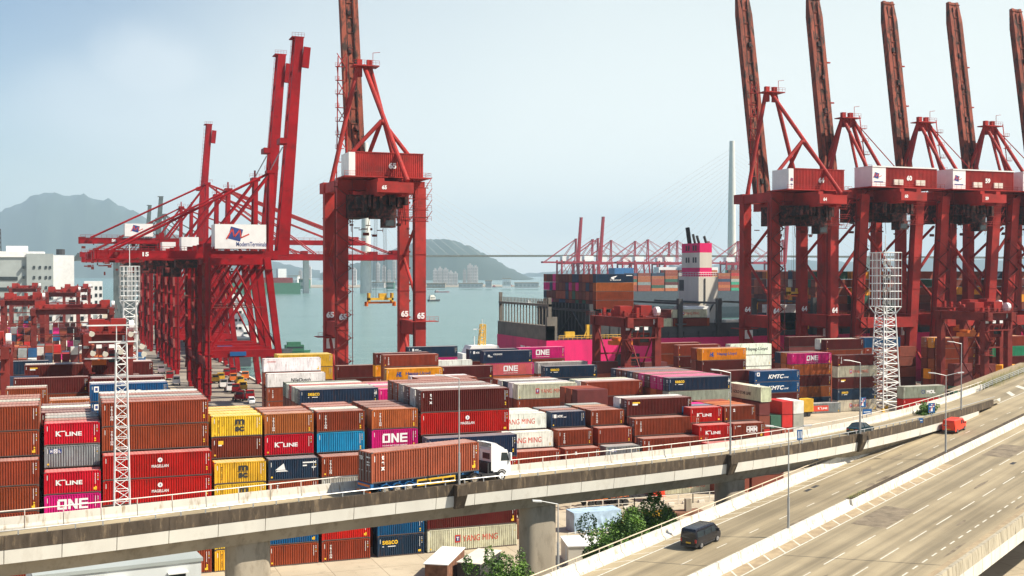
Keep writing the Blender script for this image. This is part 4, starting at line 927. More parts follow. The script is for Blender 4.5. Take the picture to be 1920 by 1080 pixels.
def cage_mast(pos, zc0, zc1, ztop, wb, wt, cw, label, r=.14, nfl=8, nl=16):
    t = empty('floodlight_tower', pos, label=label, cat='light tower', group='white floodlight towers')
    mb = MB(); mb.lattice((0, 0, .9), (0, 0, zc0), wb, wt, nl, r, rd=r*.6)
    mb.obj('lattice_tower', M['mast'], t)
    mb = MB(); 
    for sx in (-1, 1):
        for sy in (-1, 1): mb.box(sx*wb/2 - .3, sx*wb/2 + .3, sy*wb/2 - .3, sy*wb/2 + .3, 0, .9)
    mb.obj('footing', [M['yellow']], t)
    mb = MB(); c = cw / 2; nz = 7
    for k in range(nz + 1):
        z = zc0 + (zc1 - zc0) * k / nz
        for a, b_ in (((-c, -c), (c, -c)), ((c, -c), (c, c)), ((c, c), (-c, c)), ((-c, c), (-c, -c))): mb.tube((*a, z), (*b_, z), r*.55, 4)
    for k in range(6):
        f = -c + 2*c*k/5
        for a in ((f, -c), (f, c), (-c, f), (c, f)): mb.tube((*a, zc0), (*a, zc1), r*.5, 4)
    for sx in (-1, 1):
        for sy in (-1, 1): mb.tube((sx*wt/2, sy*wt/2, zc0 - wt*.6), (sx*c, sy*c, zc0), r*.7, 5)
    mb.tube((0, 0, zc0), (0, 0, ztop), r*.6, 6)
    mb.obj('cage', M['mast'], t)
    for k in range(nfl):
        z = zc0 + (zc1 - zc0) * ((k // 2) + .4) / (nfl / 2 + .2); mb = MB(); floodhead(mb, -c*1.05 + (k % 2) * c*.55, z, -c, r*2.9, 0); mb.obj('floodlight', M['steel'], t, True)
b = P(1660, 770, 0); cage_mast(b + Vector((0, 0, 0)), 27.0, 41.0, 45.5, 5.6, 3.4, 5.7, 'large white lattice light tower with a cage of floodlights on the right', .2)
b = PD(243, 700, 262); b.z = 0; cage_mast(b, 29.5, 37.2, 42, 3.6, 2.6, 4.1, 'white caged light tower in front of the left cranes', .13, 6)
# ------------------------------------------------------------------ cranes of the right hand quay
def zig(mb, x, y, z0, z1, w=2.2, dz=3.3, r=.07):
    z = z0; sgn = 1
    while z < z1:
        mb.beam((x - sgn*w, y, z), (x + sgn*w, y, z + dz), .7, .12); mb.beam((x - sgn*w, y - .35, z + 1.0), (x + sgn*w, y - .35, z + dz + 1.0), .05); mb.box(x + sgn*w - .6, x + sgn*w + .6, y - .6, y + .5, z + dz - .05, z + dz + .05)
        mb.beam((x + sgn*w - .6*1, y - .55, z + dz + 1.0), (x + sgn*w + .6, y - .55, z + dz + 1.0), .05)
        z += dz; sgn = -sgn
def railing(mb, p, q, n, h=1.1, r=.04):
    p = Vector(p); q = Vector(q); up = Vector((0, 0, h))
    mb.tube(p + up, q + up, r, 4); mb.tube(p + up*.5, q + up*.5, r*.8, 4)
    for i in range(n + 1): c = p.lerp(q, i / n); mb.tube(c, c + up, r, 4)
def logo_tile(mb, x, z, s, y, text=True):
    flat(mb, [(x, z + s*.2), (x + s*.8, z), (x + s, z + s*.8), (x + s*.2, z + s)], y, 4)
    pts = [(x - s*.1, z + s*.15), (x + s*.30, z + s*.85), (x + s*.42, z + s*.3), (x + s*.8, z + s*.78), (x + s*.86, z + s*.25), (x + s*1.4, z + s*.5)]
    for a, b_ in zip(pts, pts[1:]):
        dx, dz = b_[0] - a[0], b_[1] - a[1]; l = math.hypot(dx, dz); nx, nz = -dz / l * s*.045, dx / l * s*.045
        flat(mb, [(a[0] - nx, a[1] - nz), (b_[0] - nx, b_[1] - nz), (b_[0] + nx, b_[1] + nz), (a[0] + nx, a[1] + nz)], y - .01, 2)
    if text: put_text(mb, 'ModernTerminals', x + s*.55, z - s*.32, s*2.0, s*.30, y=y, mi=4, bold=.01)
def crane_A(pos, num, label, mr, lean=0.0, Wd=20.2, hz=59.0, apexz=91.0, boomtop=123.5, typeB=False):
    t = empty('quay_crane', pos, label=label, cat='crane', group='red ship to shore cranes on the near quay')
    G, Wl = 15.2, 2.7
    for x in (0, Wd):
        for y in (0, G):
            mb = MB(); y0 = y; yt = y + (lean if y == 0 else 0)
            mb.beam((x, y0, 1.6), (x, yt, hz - 1.5), 2.7, 2.5, w2=2.9 if y == 0 else 2.6); mb.box(x - 2.6, x + 2.6, y0 - .7, y0 + .7, .3, 1.8)
            for k in range(5): z = 12 + k * 9.5; yy = y0 + (yt - y0) * (z / hz); mb.box(x - 1.48, x + 1.48, yy - 1.38, yy + 1.38, z, z + .18)
            lg = mb.obj('leg', mr, t)
            if num and not typeB: m2 = MB(); put_text(m2, num, x - 1.0, 24, 2.0, 1.6, y=y0 + (yt - y0) * .42 - 1.46, bold=.05); m2.obj('number', LM[0], lg)
    mb = MB()
    for y in (0, G): mb.beam((0, y, hz - 1.2), (Wd, y, hz - 1.2), 2.2, 2.6)
    for x in (0, Wd): mb.beam((x, -1, hz - 1.2), (x, G + 2, hz - 1.2), 2.4, 2.6); mb.beam((x, lean*.6, 21.5), (x, G, 21.5), 2.0, 3.6)
    mb.box(-1.6, 1.6, G - 1, G + 4, hz - 2.4, hz + .4)
    split_obj(mb, 'portal_beam', mr, t)
    mb = MB()
    for x in (0, Wd):
        mb.tube((x, G - .5, 40), (x, .5 + lean*.1, 50), .42, 8); mb.tube((x, G - .5, 40), (x, .5 + lean*.4, 27), .42, 8); mb.tube((x, 1, 4), (x, G - 1, 19), .42, 8)
    if typeB: mb.tube((0, 0, hz - 8), (Wd, 0, 30), .5, 8); mb.tube((0, G, 28), (Wd, G, hz - 8), .5, 8); mb.beam((0, lean*.6, 21), (Wd, lean*.6, 21), 1.8, 3.0)
    split_obj(mb, 'brace', mr, t)
    mb = MB(); zig(mb, 0, -2.0 + (lean*.5 if lean else 0), 5, hz - 3, 1.9, 2.9); mb.tube((2.2, -2.2, 4), (2.2, -2.2 + lean, hz), .1, 4); mb.tube((-2.2, -2.2, 4), (-2.2, -2.2 + lean, hz), .1, 4); mb.obj('stair', M['stair'], t)
    mb = MB()
    for x in (Wd, 0):
        mb.beam((x + 1.5, G, 3), (x + 1.5, G, hz - 3), .25); mb.beam((x - 1.5, .4, 3), (x - 1.5, .4 + lean*.9, hz - 3), .2)
        for k in range(12): z = 6 + k*4.4; mb.box(x + 1.3, x + 1.9, G - .5, G + .3, z, z + .5)
    for k in range(30): z = hz - 14 + 12*rnd.random(); x = Wd*rnd.random(); y = -3 + 14*rnd.random(); mb.box(x, x + .3 + rnd.random()*1.2, y, y + .8, z, z + .15 + rnd.random()*.7)
    for k in range(5): x = 2 + k*4; mb.tube((x, -2, hz - 13), (x + rnd.uniform(-2, 2), -2, hz - 3), .07, 4)
    mb.box(1, Wd + 1, -4, -3, hz - 9.3, hz - 9.1); railing(mb, (1, -4, hz - 9.1), (Wd + 1, -4, hz - 9.1), 14)
    mb.obj('catwalk_and_fittings', M['stair'], t, kind='stuff')
    mb = MB(); mb.box(-3.4, 3.0, G - 2.5, G + 2.5, 18.9, 19.1)
    railing(mb, (-3.4, G - 2.5, 19.1), (3, G - 2.5, 19.1), 5); mb.box(Wd - 2.8, Wd + 4.5, -2.2, 1.8, 23.2, 23.4); railing(mb, (Wd - 2.8, -2.2, 23.4), (Wd + 4.5, -2.2, 23.4), 6); mb.obj('platform', mr, t)
    mb = MB(); mb.box(-1.0, 1.6, G - 1.75, G - 1.45, 16.0, 18.6); mb.obj('notice_board', M['cwhite'], t)
    # machinery house
    z0 = hz + .6; z1 = z0 + 5.8; x0, x1 = .2, 19.2
    if typeB: x0, x1 = 1.0, 24.6; z1 = z0 + 5.7
    mb = MB(); 
    ws = 4.8 if typeB else 1.6
    corr(mb, x0 + ws, x1, z0, z1, -7.0, -6.9, pitch=.5); mb.box(x0 + ws, x1, -6.88, 1.2, z0, z1 - .02)
    hs = mb.obj('machinery_house', mr, t)
    mb = MB(); mb.box(x0, x0 + ws, -7.05, 1.25, z0, z1); 
    if typeB: mb.box(x0 - .1, x1 + .1, -7.2, 1.3, z1, z1 + .35)
    mb.obj('white_end', M['cwhite'], hs)
    if not typeB: mb = MB(); mb.box(x0 + ws, x1 + .1, -7.1, 1.25, z1, z1 + .2); mb.obj('roof', mr, hs)
    mb = MB(); put_text(mb, num, (x0 + x1)/2 + .6, z0 + 2.0, 1.9, 1.5, y=-7.07, bold=.05); mb.obj('number', LM[0], hs)
    if typeB or num == '64': mb = MB(); logo_tile(mb, x0 + .5, z0 + 2.2, 2.0 if typeB else 1.0, -7.08, False); rect(mb, x0 + .6, x0 + 3.9 if typeB else x0 + 1.3, z0 + 1.2, z0 + 1.5, y=-7.08, mi=4); mb.obj('logo', LM, hs)
    if typeB:
        for k in (7.5, 9.3, 15.5, 17.3): mb = MB(); mb.box(x0 + k, x0 + k + 1.5, -7.5, -7.0, z0 + .6, z0 + 2.2); mb.obj('cooling_unit', M['cream'], hs)
    mb = MB(); mb.box(x0 - 1.4, x1 + 1.6, -8.4, 2.2, z0 - .35, z0 - .05); railing(mb, (x0 - 1.4, -8.4, z0 - .05), (x1 + 1.6, -8.4, z0 - .05), 16); railing(mb, (x1 + 1.6, -8.4, z0), (x1 + 1.6, 2, z0), 6); mb.obj('walkway', mr, t)
    # girder, trolley, cab
    zc = hz - .9
    mb = MB(); mb.box(6.0, 7.6, -13, G + 5, zc - 3.6, zc + .6); mb.box(12.0, 13.6, -13, G + 5, zc - 3.6, zc + .6)
    for k in range(7): mb.box(7.6, 12, -12 + k*5, -11.2 + k*5, zc - 3.0, zc)
    mb.obj('trolley_girder', mr, t)
    mb = MB(); mb.box(5.4, 14.6, -14.4, -13, zc - 2.9, zc - .4); eb = mb.obj('end_beam', mr, t); mb = MB(); put_text(mb, num, 6.6, zc - 2.2, 1.2, 1.0, y=-14.45, bold=.05); mb.obj('number', LM[0], eb)
    mb = MB(); mb.box(2.2, 14.0, -7, 8, zc - 6.2, zc - 3.6); mb.box(.8, 6.0, -4, 8, zc - 8.6, zc - 3.0); mb.box(6.6, 11.8, -9, -1, zc - 8.8, zc - 6.2)
    for k in range(9): x = 3 + k*1.3 + rnd.random()*.6; mb.box(x, x + .8, -8.5 - rnd.random(), -7, zc - 5.5 - rnd.random()*2, zc - 3.2)
    mb.obj('trolley', M['grease'], t)
    mb = MB(); mb.box(8.2, 11.2, -10.2, -6.6, zc - 11.2, zc - 8.6); cb = mb.obj('operator_cab', M['grease'], t); mb = MB(); mb.box(8.6, 10.8, -10.25, -10.19, zc - 10.8, zc - 9.4); mb.obj('window', M['glass'], cb)
    mb = MB()   # access frame on the land side
    for k in range(4):
        z = zc - 9.5 + k*2.8; mb.box(13.5, Wd + .5, -6.5, -6.2, z, z + .2); railing(mb, (13.2, -6.8, z + .2), (Wd + 1.2, -6.8, z + .2), 8, 1.1)
        for k2 in range(4): x = 13.6 + k2*2.1; mb.tube((x, -6.4, z), (x + (1.8 if k2 % 2 else 0), -6.4, z + 2.8), .09, 4)
    mb.obj('access_frame', mr, t)
    mb = MB()
    for k in range(8 if typeB else 6):   # festoon cable loops
        x = (1.2 if typeB else 11.5) + k*.75; y = -5.0 + (k % 3); pts = [Vector((x + .5*math.sin(a*math.pi), y, zc - 4.0 - (5.2 + (k % 2)) * math.sin(a*math.pi))) for a in np.linspace(0, 1, 9)]
        for a, b_ in zip(pts, pts[1:]): mb.tube(a, b_, .10, 4)
    mb.obj('festoon_cable', M['black'], t)
    # A-frame
    ax = Vector((10.0, G + 2, apexz)); mb = MB()
    jt = ax.lerp(Vector((11.5, -14, zc)), .50 if not typeB else .5)
    mb.tube((.6, G, hz), ax + Vector((-1.6, 0, 0)), .62, 10); mb.tube((Wd - .6, G, hz), ax + Vector((1.6, 0, 0)), .62, 10)
    if typeB: mb.tube((4, G + 6, hz + 6), ax + Vector((-1.5, 0, 0)), .6, 10)
    split_obj(mb, 'apex_leg', mr, t)
    mb = MB()
    if typeB:
        for dx in (-1.5, 2.2): mb.tube(ax + Vector((dx, 0, 0)), (12.2 + dx*1.5, 2.5, hz + 1.5), .55, 10)
        mb.tube(ax, (9, 8, hz), .45, 8); mb.tube(ax + Vector((2, 0, 0)), (Wd + 1, -1, hz + 1), .16, 5)
    else:
        mb.tube(ax, (13.2, -13.6, zc), .62, 10)
        for q in ((2.0, 1, hz + 6.2), (17.5, -1, hz + 6.2), (6.5, 8, hz + 1)): mb.tube(jt, q, .55, 8)
    split_obj(mb, 'backstay', mr, t)
    mb = MB(); mb.box(ax.x - 3.4, ax.x + 3.6, ax.y - 2.6, ax.y + 1.6, ax.z - .4, ax.z - .1); railing(mb, (ax.x - 3.4, ax.y - 2.6, ax.z), (ax.x + 3.6, ax.y - 2.6, ax.z), 7)
    mb.box(ax.x - 1.9, ax.x - .6, ax.y - .6, ax.y + .6, ax.z - 3, ax.z + 1.6); mb.box(ax.x + .8, ax.x + 2.1, ax.y - .6, ax.y + .6, ax.z - 3, ax.z + 1.6); mb.beam((ax.x + 2.2, ax.y - 1, ax.z), (ax.x + 2.2, ax.y - 1, ax.z + 3.4), .12); mb.beam((ax.x + 2.2, ax.y - 1, ax.z + 3.4), (ax.x + 4.2, ax.y - 1, ax.z + 3.7), .12)
    mb.obj('apex_platform', mr, t)
    # raised boom
    hg = Vector((8.4 if not typeB else 5.6, G + 3.5, hz - 2)); an = R(79.5 if not typeB else 81); bl = (boomtop - hg.z) / math.sin(an); dr = Vector((0, math.cos(an), math.sin(an))); nn = Vector((0, -math.sin(an), math.cos(an)))
    mb = MB()
    for dx in (-1.8, 1.8):
        mb.beam(hg + Vector((dx, 0, 0)), hg + dr*bl*.90 + Vector((dx, 0, 0)), 1.3, 2.3); mb.beam(hg + dr*bl*.90 + Vector((dx, 0, 0)), hg + dr*bl + Vector((dx*.86, 0, 0)), 1.3, 2.3, w2=1.0, h2=1.3)
    mb.beam(hg + nn*.45, hg + dr*(bl - .2) + nn*.35, 2.6, .6)
    for k in range(16): c = hg + dr*(2 + (bl - 3)*k/15) + nn*.7; mb.beam(c + Vector((-2.3, 0, 0)), c + Vector((2.3, 0, 0)), .45, .3)
    bo = mb.obj('boom', M['boom'], t)
    mb = MB()
    for dx in (-.95, .95): mb.beam(hg + Vector((dx, 0, 0)) + nn*1.0, hg + dr*bl*.97 + Vector((dx, 0, 0)) + nn*1.0, .22, .3)
    for k in range(5): c = hg + dr*(6 + 11*k) + nn*1.1 + Vector((rnd.uniform(-.6, .6), 0, 0)); mb.beam(c, c + dr*1.6, .9, .7)
    mb.obj('trolley_rail', M['grease'], bo)
    if typeB:
        mb = MB(); a = hg + dr*bl*.80 + Vector((3.0, 0, 0)) - nn*1; mb.beam(hg + dr*bl*.2 + Vector((3.6, 0, 0)) - nn*1.5, a, .4); mb.beam(a, hg + dr*bl*.86 + Vector((2.2, 0, 0)), .5)
        for f in (.3, .48, .68): c = hg + dr*bl*f + Vector((3.0, 0, 0)) - nn*1.2; mb.box(c.x - .6, c.x + 2.2, c.y - .4, c.y + .4, c.z, c.z + .4)
        mb.obj('folded_tie', mr, bo)
    mb = MB()
    if not typeB:
        for k in range(8): z = hz + 6 + k*3.6; c = Vector((3.6 - .0*k, G + 1.5, z)); mb.box(c.x - 1.4, c.x + .8, c.y - .5, c.y + .5, z, z + .12); mb.tube(c + Vector((-.6, 0, 0)), c + Vector((1.4 if k % 2 else -1.0, 0, 3.6)), .12, 4); mb.tube(c + Vector((1.4, 0, 0)), c + Vector((-1.0 if k % 2 else 1.4, 0, 3.6)), .12, 4); railing(mb, c + Vector((-1.6, -.5, .1)), c + Vector((-.4, -.5, .1)), 2, .9)
        mb.tube((2.4, G + 1.5, hz), (2.9, G + 1.5, hz + 34), .16, 5); mb.tube((5.2, G + 1.5, hz), (5.2, G + 1.5, hz + 34), .16, 5)
    else:
        for k in range(5): f = k/5; c = Vector((14 - .6*k, 12 - 0*k, hz + 4 + k*4.0)); mb.box(c.x - .4, c.x + 1.8, c.y - .5, c.y + .5, c.z, c.z + .15); railing(mb, c + Vector((0, -.5, .1)), c + Vector((1.8, -.5, .1)), 2, .9); mb.beam(c, c + Vector((-.6, 0, 4)), .3, .1)
    mb.obj('ladder', mr, t)
    return t
XA = 65.6
crane_A((65.6, 290, 0), '65', 'red quay crane number 65 with its boom raised, standing alone against the water', M['red2'])
crane_A((192.5, 290, 0), '64', 'quay crane number 64 with raised boom, leftmost of the right hand row', M['red2'])
for bt_, x, nme, lab in ((124.5, 220.5, '60', 'quay crane number 60 with white house end, second of the right hand row'), (125.5, 250, '59', 'quay crane number 59 with white house end, third of the right hand row'), (127.5, 277.2, '58', 'quay crane number 58, its white house end touching the right picture edge'), (127.5, 304.7, '57', 'last quay crane, only its boom shows at the right picture edge')):
    crane_A((x, 290, 0), nme, lab, M['red2'], lean=-4.2, Wd=20.0, hz=60.5, apexz=84.5, boomtop=bt_, typeB=True)
def spreader(pos, zt, label):
    t = empty('container_spreader', pos, label=label, cat='spreader')
    mb = MB(); mb.box(-4.0, 4.0, -.5, .5, 0, .5); mb.box(-4.0, -3.6, -1.2, 1.2, -.7, .5); mb.box(3.6, 4.0, -1.2, 1.2, -.7, .5); mb.obj('lower_frame', M['orange'], t)
    mb = MB(); mb.box(-3.4, 3.4, -.9, .9, .9, 1.5); mb.box(-3.4, -2.9, -.9, .9, .5, 2.8); mb.box(2.9, 3.4, -.9, .9, .5, 2.8); mb.box(-.4, 1.6, -.6, .6, 1.5, 2.7); mb.obj('head_block', M['yellow'], t)
    mb = MB()
    for x in (-1.9, -1.2, 1.2, 1.9):
        for y in (-.5, .5): mb.tube((x, y, 1.5), (x*.7, y, zt), .035, 4)
    split_obj(mb, 'hoist_rope', M['dark'], t)
c = PY(713, 304); spreader((c.x, 304, CH - (569 - V0) * proj((c.x, 304, 30))[2] / FPX), 28.5, 'yellow and orange spreader hanging on ropes below crane 65')
c = PY(1495, 306); spreader((c.x, 306, CH - (556 - V0) * proj((c.x, 306, 30))[2] / FPX), 27, 'yellow spreader hanging below crane 64')
# ------------------------------------------------------------------ cranes of the left quay
def crane_C(Yc, zg, boom, label, mr, num=None, house=True, det=True, Wd=17.0, X0=38.0, G=17.5, tipz=None, logo=0, back=29.0, hy=(2.6, 17, 7.0), group='red cranes on the left quay', apex=25.0, rot=-math.pi/2):
    t = empty('quay_crane', (X0, Yc + Wd/2, 0), rot, label=label, cat='crane', group=group)
    for x in (0, Wd):
        mb = MB(); mb.beam((x, 0, 1.5), (x, 0, zg + 4), 2.1, 1.9); mb.box(x - 2, x + 2, -.6, .6, 0, 1.6)
        if det:
            for k in range(9): mb.box(x - 1.3, x + 1.3, -1.2, 1.2, 5 + k*3.9, 5.15 + k*3.9)
        mb.obj('leg', mr, t)
        mb = MB(); mb.beam((x, G + 3.6, 1.5), (x, G - 1, zg), 1.7, 1.6, w2=1.9, h2=1.9); mb.box(x - 2, x + 2, G + 3, G + 4.3, 0, 1.6); mb.obj('leg', mr, t)
    mb = MB()
    for x in (0, Wd): mb.beam((x, 0, 13), (x, G + 2, 13), 1.6, 2.0); mb.beam((x, -1, zg - 1), (x, G, zg - 1), 1.4, 1.8)
    for y in (0, G - 1): mb.beam((0, y, zg - 1), (Wd, y, zg - 1), 1.4, 1.8)
    mb.beam((0, 0, 11), (Wd, 0, 11), 1.6, 2.2); mb.beam((0, G + 2.3, 11), (Wd, G + 2.3, 11), 1.6, 2.2); split_obj(mb, 'portal_beam', mr, t)
    mb = MB()
    for x in (0, Wd):
        mb.tube((x, .6, 14), (x, G - 1.4, zg - 2), .48, 8); mb.tube((x, -.2, zg - 16), (x, G * .5, zg - 2), .36, 7); mb.tube((x, G + 1.2, 15), (x, G*.45, zg - 3), .30, 6)
    split_obj(mb, 'brace', mr, t)
    mb = MB()
    for x in (Wd/2 - 3.0, Wd/2 + 3.0): mb.box(x - .7, x + .7, -back, G + 3, zg - .2, zg + 2.0)
    mb.box(Wd/2 - 3.6, Wd/2 + 3.6, -back - .6, -back + .6, zg - .4, zg + 2.2); mb.box(Wd/2 - 3.6, Wd/2 + 3.6, G + 1.5, G + 3, zg - .6, zg + 2.2)
    if det: railing(mb, (Wd/2 + 4.2, -back, zg + 2), (Wd/2 + 4.2, G, zg + 2), 24, 1.1, .05); mb.box(Wd/2 + 3.6, Wd/2 + 4.6, -back, G, zg - .5, zg - .3)
    gd = mb.obj('girder', mr, t)
    if num:
        mb = MB(); put_text(mb, num, -back + 12, zg + .35, 1.7, 1.2, y=-(Wd/2 + 3.76), bold=.05)
        mb.v = [(-y, x, z) for x, y, z in mb.v]; mb.obj('number', LM[0], gd)
    if house:
        mb = MB(); mb.box(Wd/2 - 4, Wd/2 + 4.4, hy[0], hy[1], zg + 2.6, zg + 2.6 + hy[2]); hs = mb.obj('machinery_house', M['cwhite'], t)
        if logo:
            mb = MB(); logo_tile(mb, hy[0] + 3.6 * hy[2] / 7, zg + 2.6 + hy[2] * .3, hy[2] * .61, -(Wd/2 + 4.43), logo > 1); mb.v = [(-y, x, z) for x, y, z in mb.v]; mb.obj('logo', LM, hs)
    ax = Vector((Wd/2, G + 1.5, zg + apex)); mb = MB()
    for x in (Wd/2 - 3, Wd/2 + 3): mb.beam((x, G + 1, zg), ax + Vector((x - Wd/2, 0, 0))*.5, 1.1, 1.3); mb.tube((x, 2, zg + 2), ax + Vector((x - Wd/2, 0, 0))*.5, .4, 6)
    mb.box(ax.x - 2.2, ax.x + 2.2, ax.y - 1.3, ax.y + 1.3, ax.z - .4, ax.z + .6)
    if det: railing(mb, (ax.x + 2.2, ax.y - 2, ax.z + .6), (ax.x + 2.2, ax.y + 2, ax.z + .6), 4); mb.tube((ax.x - .5, ax.y, ax.z), (ax.x - .5, ax.y, ax.z + 3), .3, 5)
    mb.obj('apex_frame', mr, t)
    mb = MB()
    for x in (-2.4, 2.4): mb.tube(ax + Vector((x*.4, 0, 0)), (Wd/2 + x, -back + 4, zg + 2), .42, 6)
    split_obj(mb, 'backstay', mr, t)
    hg = Vector((Wd/2, G + 4.6, zg + .8)); mb = MB(); bl = 64.0 if mr is not M['grcrane'] else 42.0
    if boom == 'up':
        an = R(85.5); dr = Vector((0, math.cos(an), math.sin(an)))
        for x in (-2.2, 2.2): mb.beam(hg + Vector((x, 0, 0)), hg + dr*bl + Vector((x, 0, 0)), 1.2, 3.4, w2=1.1, h2=2.4)
        for k in range(10): c = hg + dr*bl*(.06 + .1*k); mb.beam(c + Vector((-2.2, 0, 0)), c + Vector((2.2, 0, 0)), .6)
        c = hg + dr*bl; mb.box(c.x - 2.6, c.x + 2.6, c.y - 2.2, c.y + 1.4, c.z - .2, c.z + .1)
        if det:
            railing(mb, c + Vector((2.6, -2.2, .1)), c + Vector((2.6, 1.4, .1)), 4); c = hg + dr*(bl - 6); mb.beam(c + Vector((2.9, 2.0, -3)), c + Vector((2.9, 2.6, 3)), 1.0, 2.0); c = hg + dr*bl*.52; mb.box(c.x - 3, c.x + 3, c.y - 3.4, c.y - 1.2, c.z - .6, c.z + 1.0)
            for k in range(18): c = hg + dr*(bl*.5 + k*1.7) + Vector((2.9, -2.4, 0)); mb.tube(c, c + dr*1.7, .05, 4); mb.tube(c, c + Vector((0, .9, 0)), .05, 4)
        bo = mb.obj('boom', mr, t)
        mb = MB()
        for x in (-1, 0.2, 1.2): mb.tube(ax + Vector((x, -.5, 0)), hg + dr*bl*.5 + Vector((x, -2, 0)), .06, 4)
        split_obj(mb, 'luffing_rope', M['steel'], t)
    else:
        for x in (-2.6, 2.6): mb.box(hg.x + x - .6, hg.x + x + .6, hg.y, hg.y + bl, hg.z - 1.0, hg.z + 1.0)
        for k in range(9): mb.box(hg.x - 2.6, hg.x + 2.6, hg.y + 3 + 7*k, hg.y + 3.8 + 7*k, hg.z - .6, hg.z + .6)
        if det: railing(mb, (hg.x + 3.4, hg.y, hg.z + 1), (hg.x + 3.4, hg.y + bl, hg.z + 1), 26, 1.0, .05); mb.box(hg.x - 3, hg.x + 3, hg.y + bl - 6, hg.y + bl - 3, hg.z + 1, hg.z + 2.6)
        mb.obj('boom', mr, t)
        mb = MB()
        for x in (-1.5, 1.5):
            for f in (.45, .92): mb.tube(ax + Vector((x, 0, 0)), (hg.x + x*1.6, hg.y + bl*f, hg.z + 1), .24, 5)
        split_obj(mb, 'forestay', mr, t)
    if det:
        mb = MB(); zig(mb, Wd + 1.9, -1.2, 6, zg - 4, 1.2, 3.6); zig(mb, .0, -1.3, 6, zg - 4, 1.6, 3.2); mb.obj('stair', M['stair'], t)
        mb = MB()
        for x in (0, Wd):
            mb.beam((x + 1.15, .4, 2), (x + 1.15, .4, zg), .25); mb.beam((x - .3, -1.1, 2), (x - .3, -1.1, zg), .3); mb.tube((x, 1, zg - 14), (x, G - 2, zg - 14), .14, 5); mb.box(x - 1.6, x + 1.6, G - 2.4, G + .4, zg - 3.4, zg - 3.2); railing(mb, (x + 1.6, 0, zg + 1.4), (x + 1.6, G, zg + 1.4), 10)
        for k in range(34): z = zg + 8*rnd.random() - 5; y = rnd.uniform(-back, G); x = Wd/2 + rnd.choice((-4.2, 4.0)) + rnd.random()*.8; mb.box(x, x + .8, y, y + .3 + 1.5*rnd.random(), z if z < zg + 2.5 else zg + 2, z + .3 + .8*rnd.random() if z < zg + 2.5 else zg + 3)
        for k in range(10): z = 4 + k*3.2; mb.box(-.9, .9, G + 2.2 - k*.36, G + 3.2 - k*.36, z, z + .2)
        mb.obj('catwalk_and_fittings', M['stair'], t, kind='stuff')
        mb = MB(); mb.box(Wd/2 - 2.4, Wd/2 + 2.4, -8, -2, zg - 2.8, zg - .4); mb.box(Wd/2 - 1, Wd/2 + 1.4, -9, -6.4, zg - 5.4, zg - 2.8); mb.obj('trolley', M['grease'], t)
        mb = MB(); mb.box(Wd + 1.05, Wd + 1.15, 6, 10.5, 12.4, 13.6); mb.obj('notice_board', M['signblue'], t)
    return t
crane_C(345, 40, 'up', 'nearest left quay crane, number 15, with big white logo house and taller raised boom', M['red1'], '15', logo=2)
crane_C(374, 40, 'up', 'second crane of the left quay, raised boom just left of the tallest', M['red1'], house=False)
crane_C(438, 41, 'down', 'left quay crane whose lowered boom reaches over the water behind crane 65', M['red1'], hy=(2, 8, 5.0))
crane_C(505, 48, 'down', 'left quay crane number 56 with small white logo house', M['red1'], '56', logo=1, back=31, hy=(-14, -3, 5.2))
crane_C(472, 41, 'down', 'left quay crane with a small white house between number 56 and the long lowered boom', M['red1'], hy=(-2, 3, 4))
crane_C(405, 40, 'down', 'left quay crane third from the front, its boom hidden behind the raised ones', M['red1'], house=False) if False else None
crane_C(568, 41, 'up', 'left quay crane whose short looking raised boom stands alone', M['red1'], house=False)
crane_C(618, 44, 'down', 'farthest red crane of the left quay with lowered boom', M['red1'], house=False)
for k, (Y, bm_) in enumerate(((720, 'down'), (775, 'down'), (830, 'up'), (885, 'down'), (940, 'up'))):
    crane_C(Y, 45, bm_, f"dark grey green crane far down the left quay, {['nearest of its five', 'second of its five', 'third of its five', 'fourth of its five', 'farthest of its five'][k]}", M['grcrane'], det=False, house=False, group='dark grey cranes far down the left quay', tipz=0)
# far pink cranes, small: one built, the rest copied
far0 = crane_C(1540, 50, 'down', 'far pink crane beyond the ship, leftmost with lowered boom', M['red3'], det=False, group='far pink cranes beyond the ship', X0=690, G=24, back=26, apex=34)
farU = crane_C(1520, 50, 'up', 'far pink crane beyond the ship, leftmost with raised boom', M['red3'], det=False, group='far pink cranes beyond the ship', X0=655, G=24, back=26, apex=34)
OR = ['second', 'third', 'fourth', 'fifth', 'sixth', 'seventh', 'eighth', 'ninth']
for k, (x, y) in enumerate(((735, 1580), (770, 1530), (790, 1610), (835, 1560), (865, 1640), (900, 1580), (940, 1560), (985, 1600))):
    c = copy_tree(far0); c.location = (x, y, 0); c['label'] = f'far pink crane beyond the ship with lowered boom, {OR[k]} from the left'
for k, (x, y) in enumerate(((676, 1500), (960, 1470))):
    c = copy_tree(farU); c.location = (x, y, 0); c['label'] = ['far pink crane with raised boom, right one of the left pair', 'far pink crane with raised boom, beside the pink and white funnel'][k]
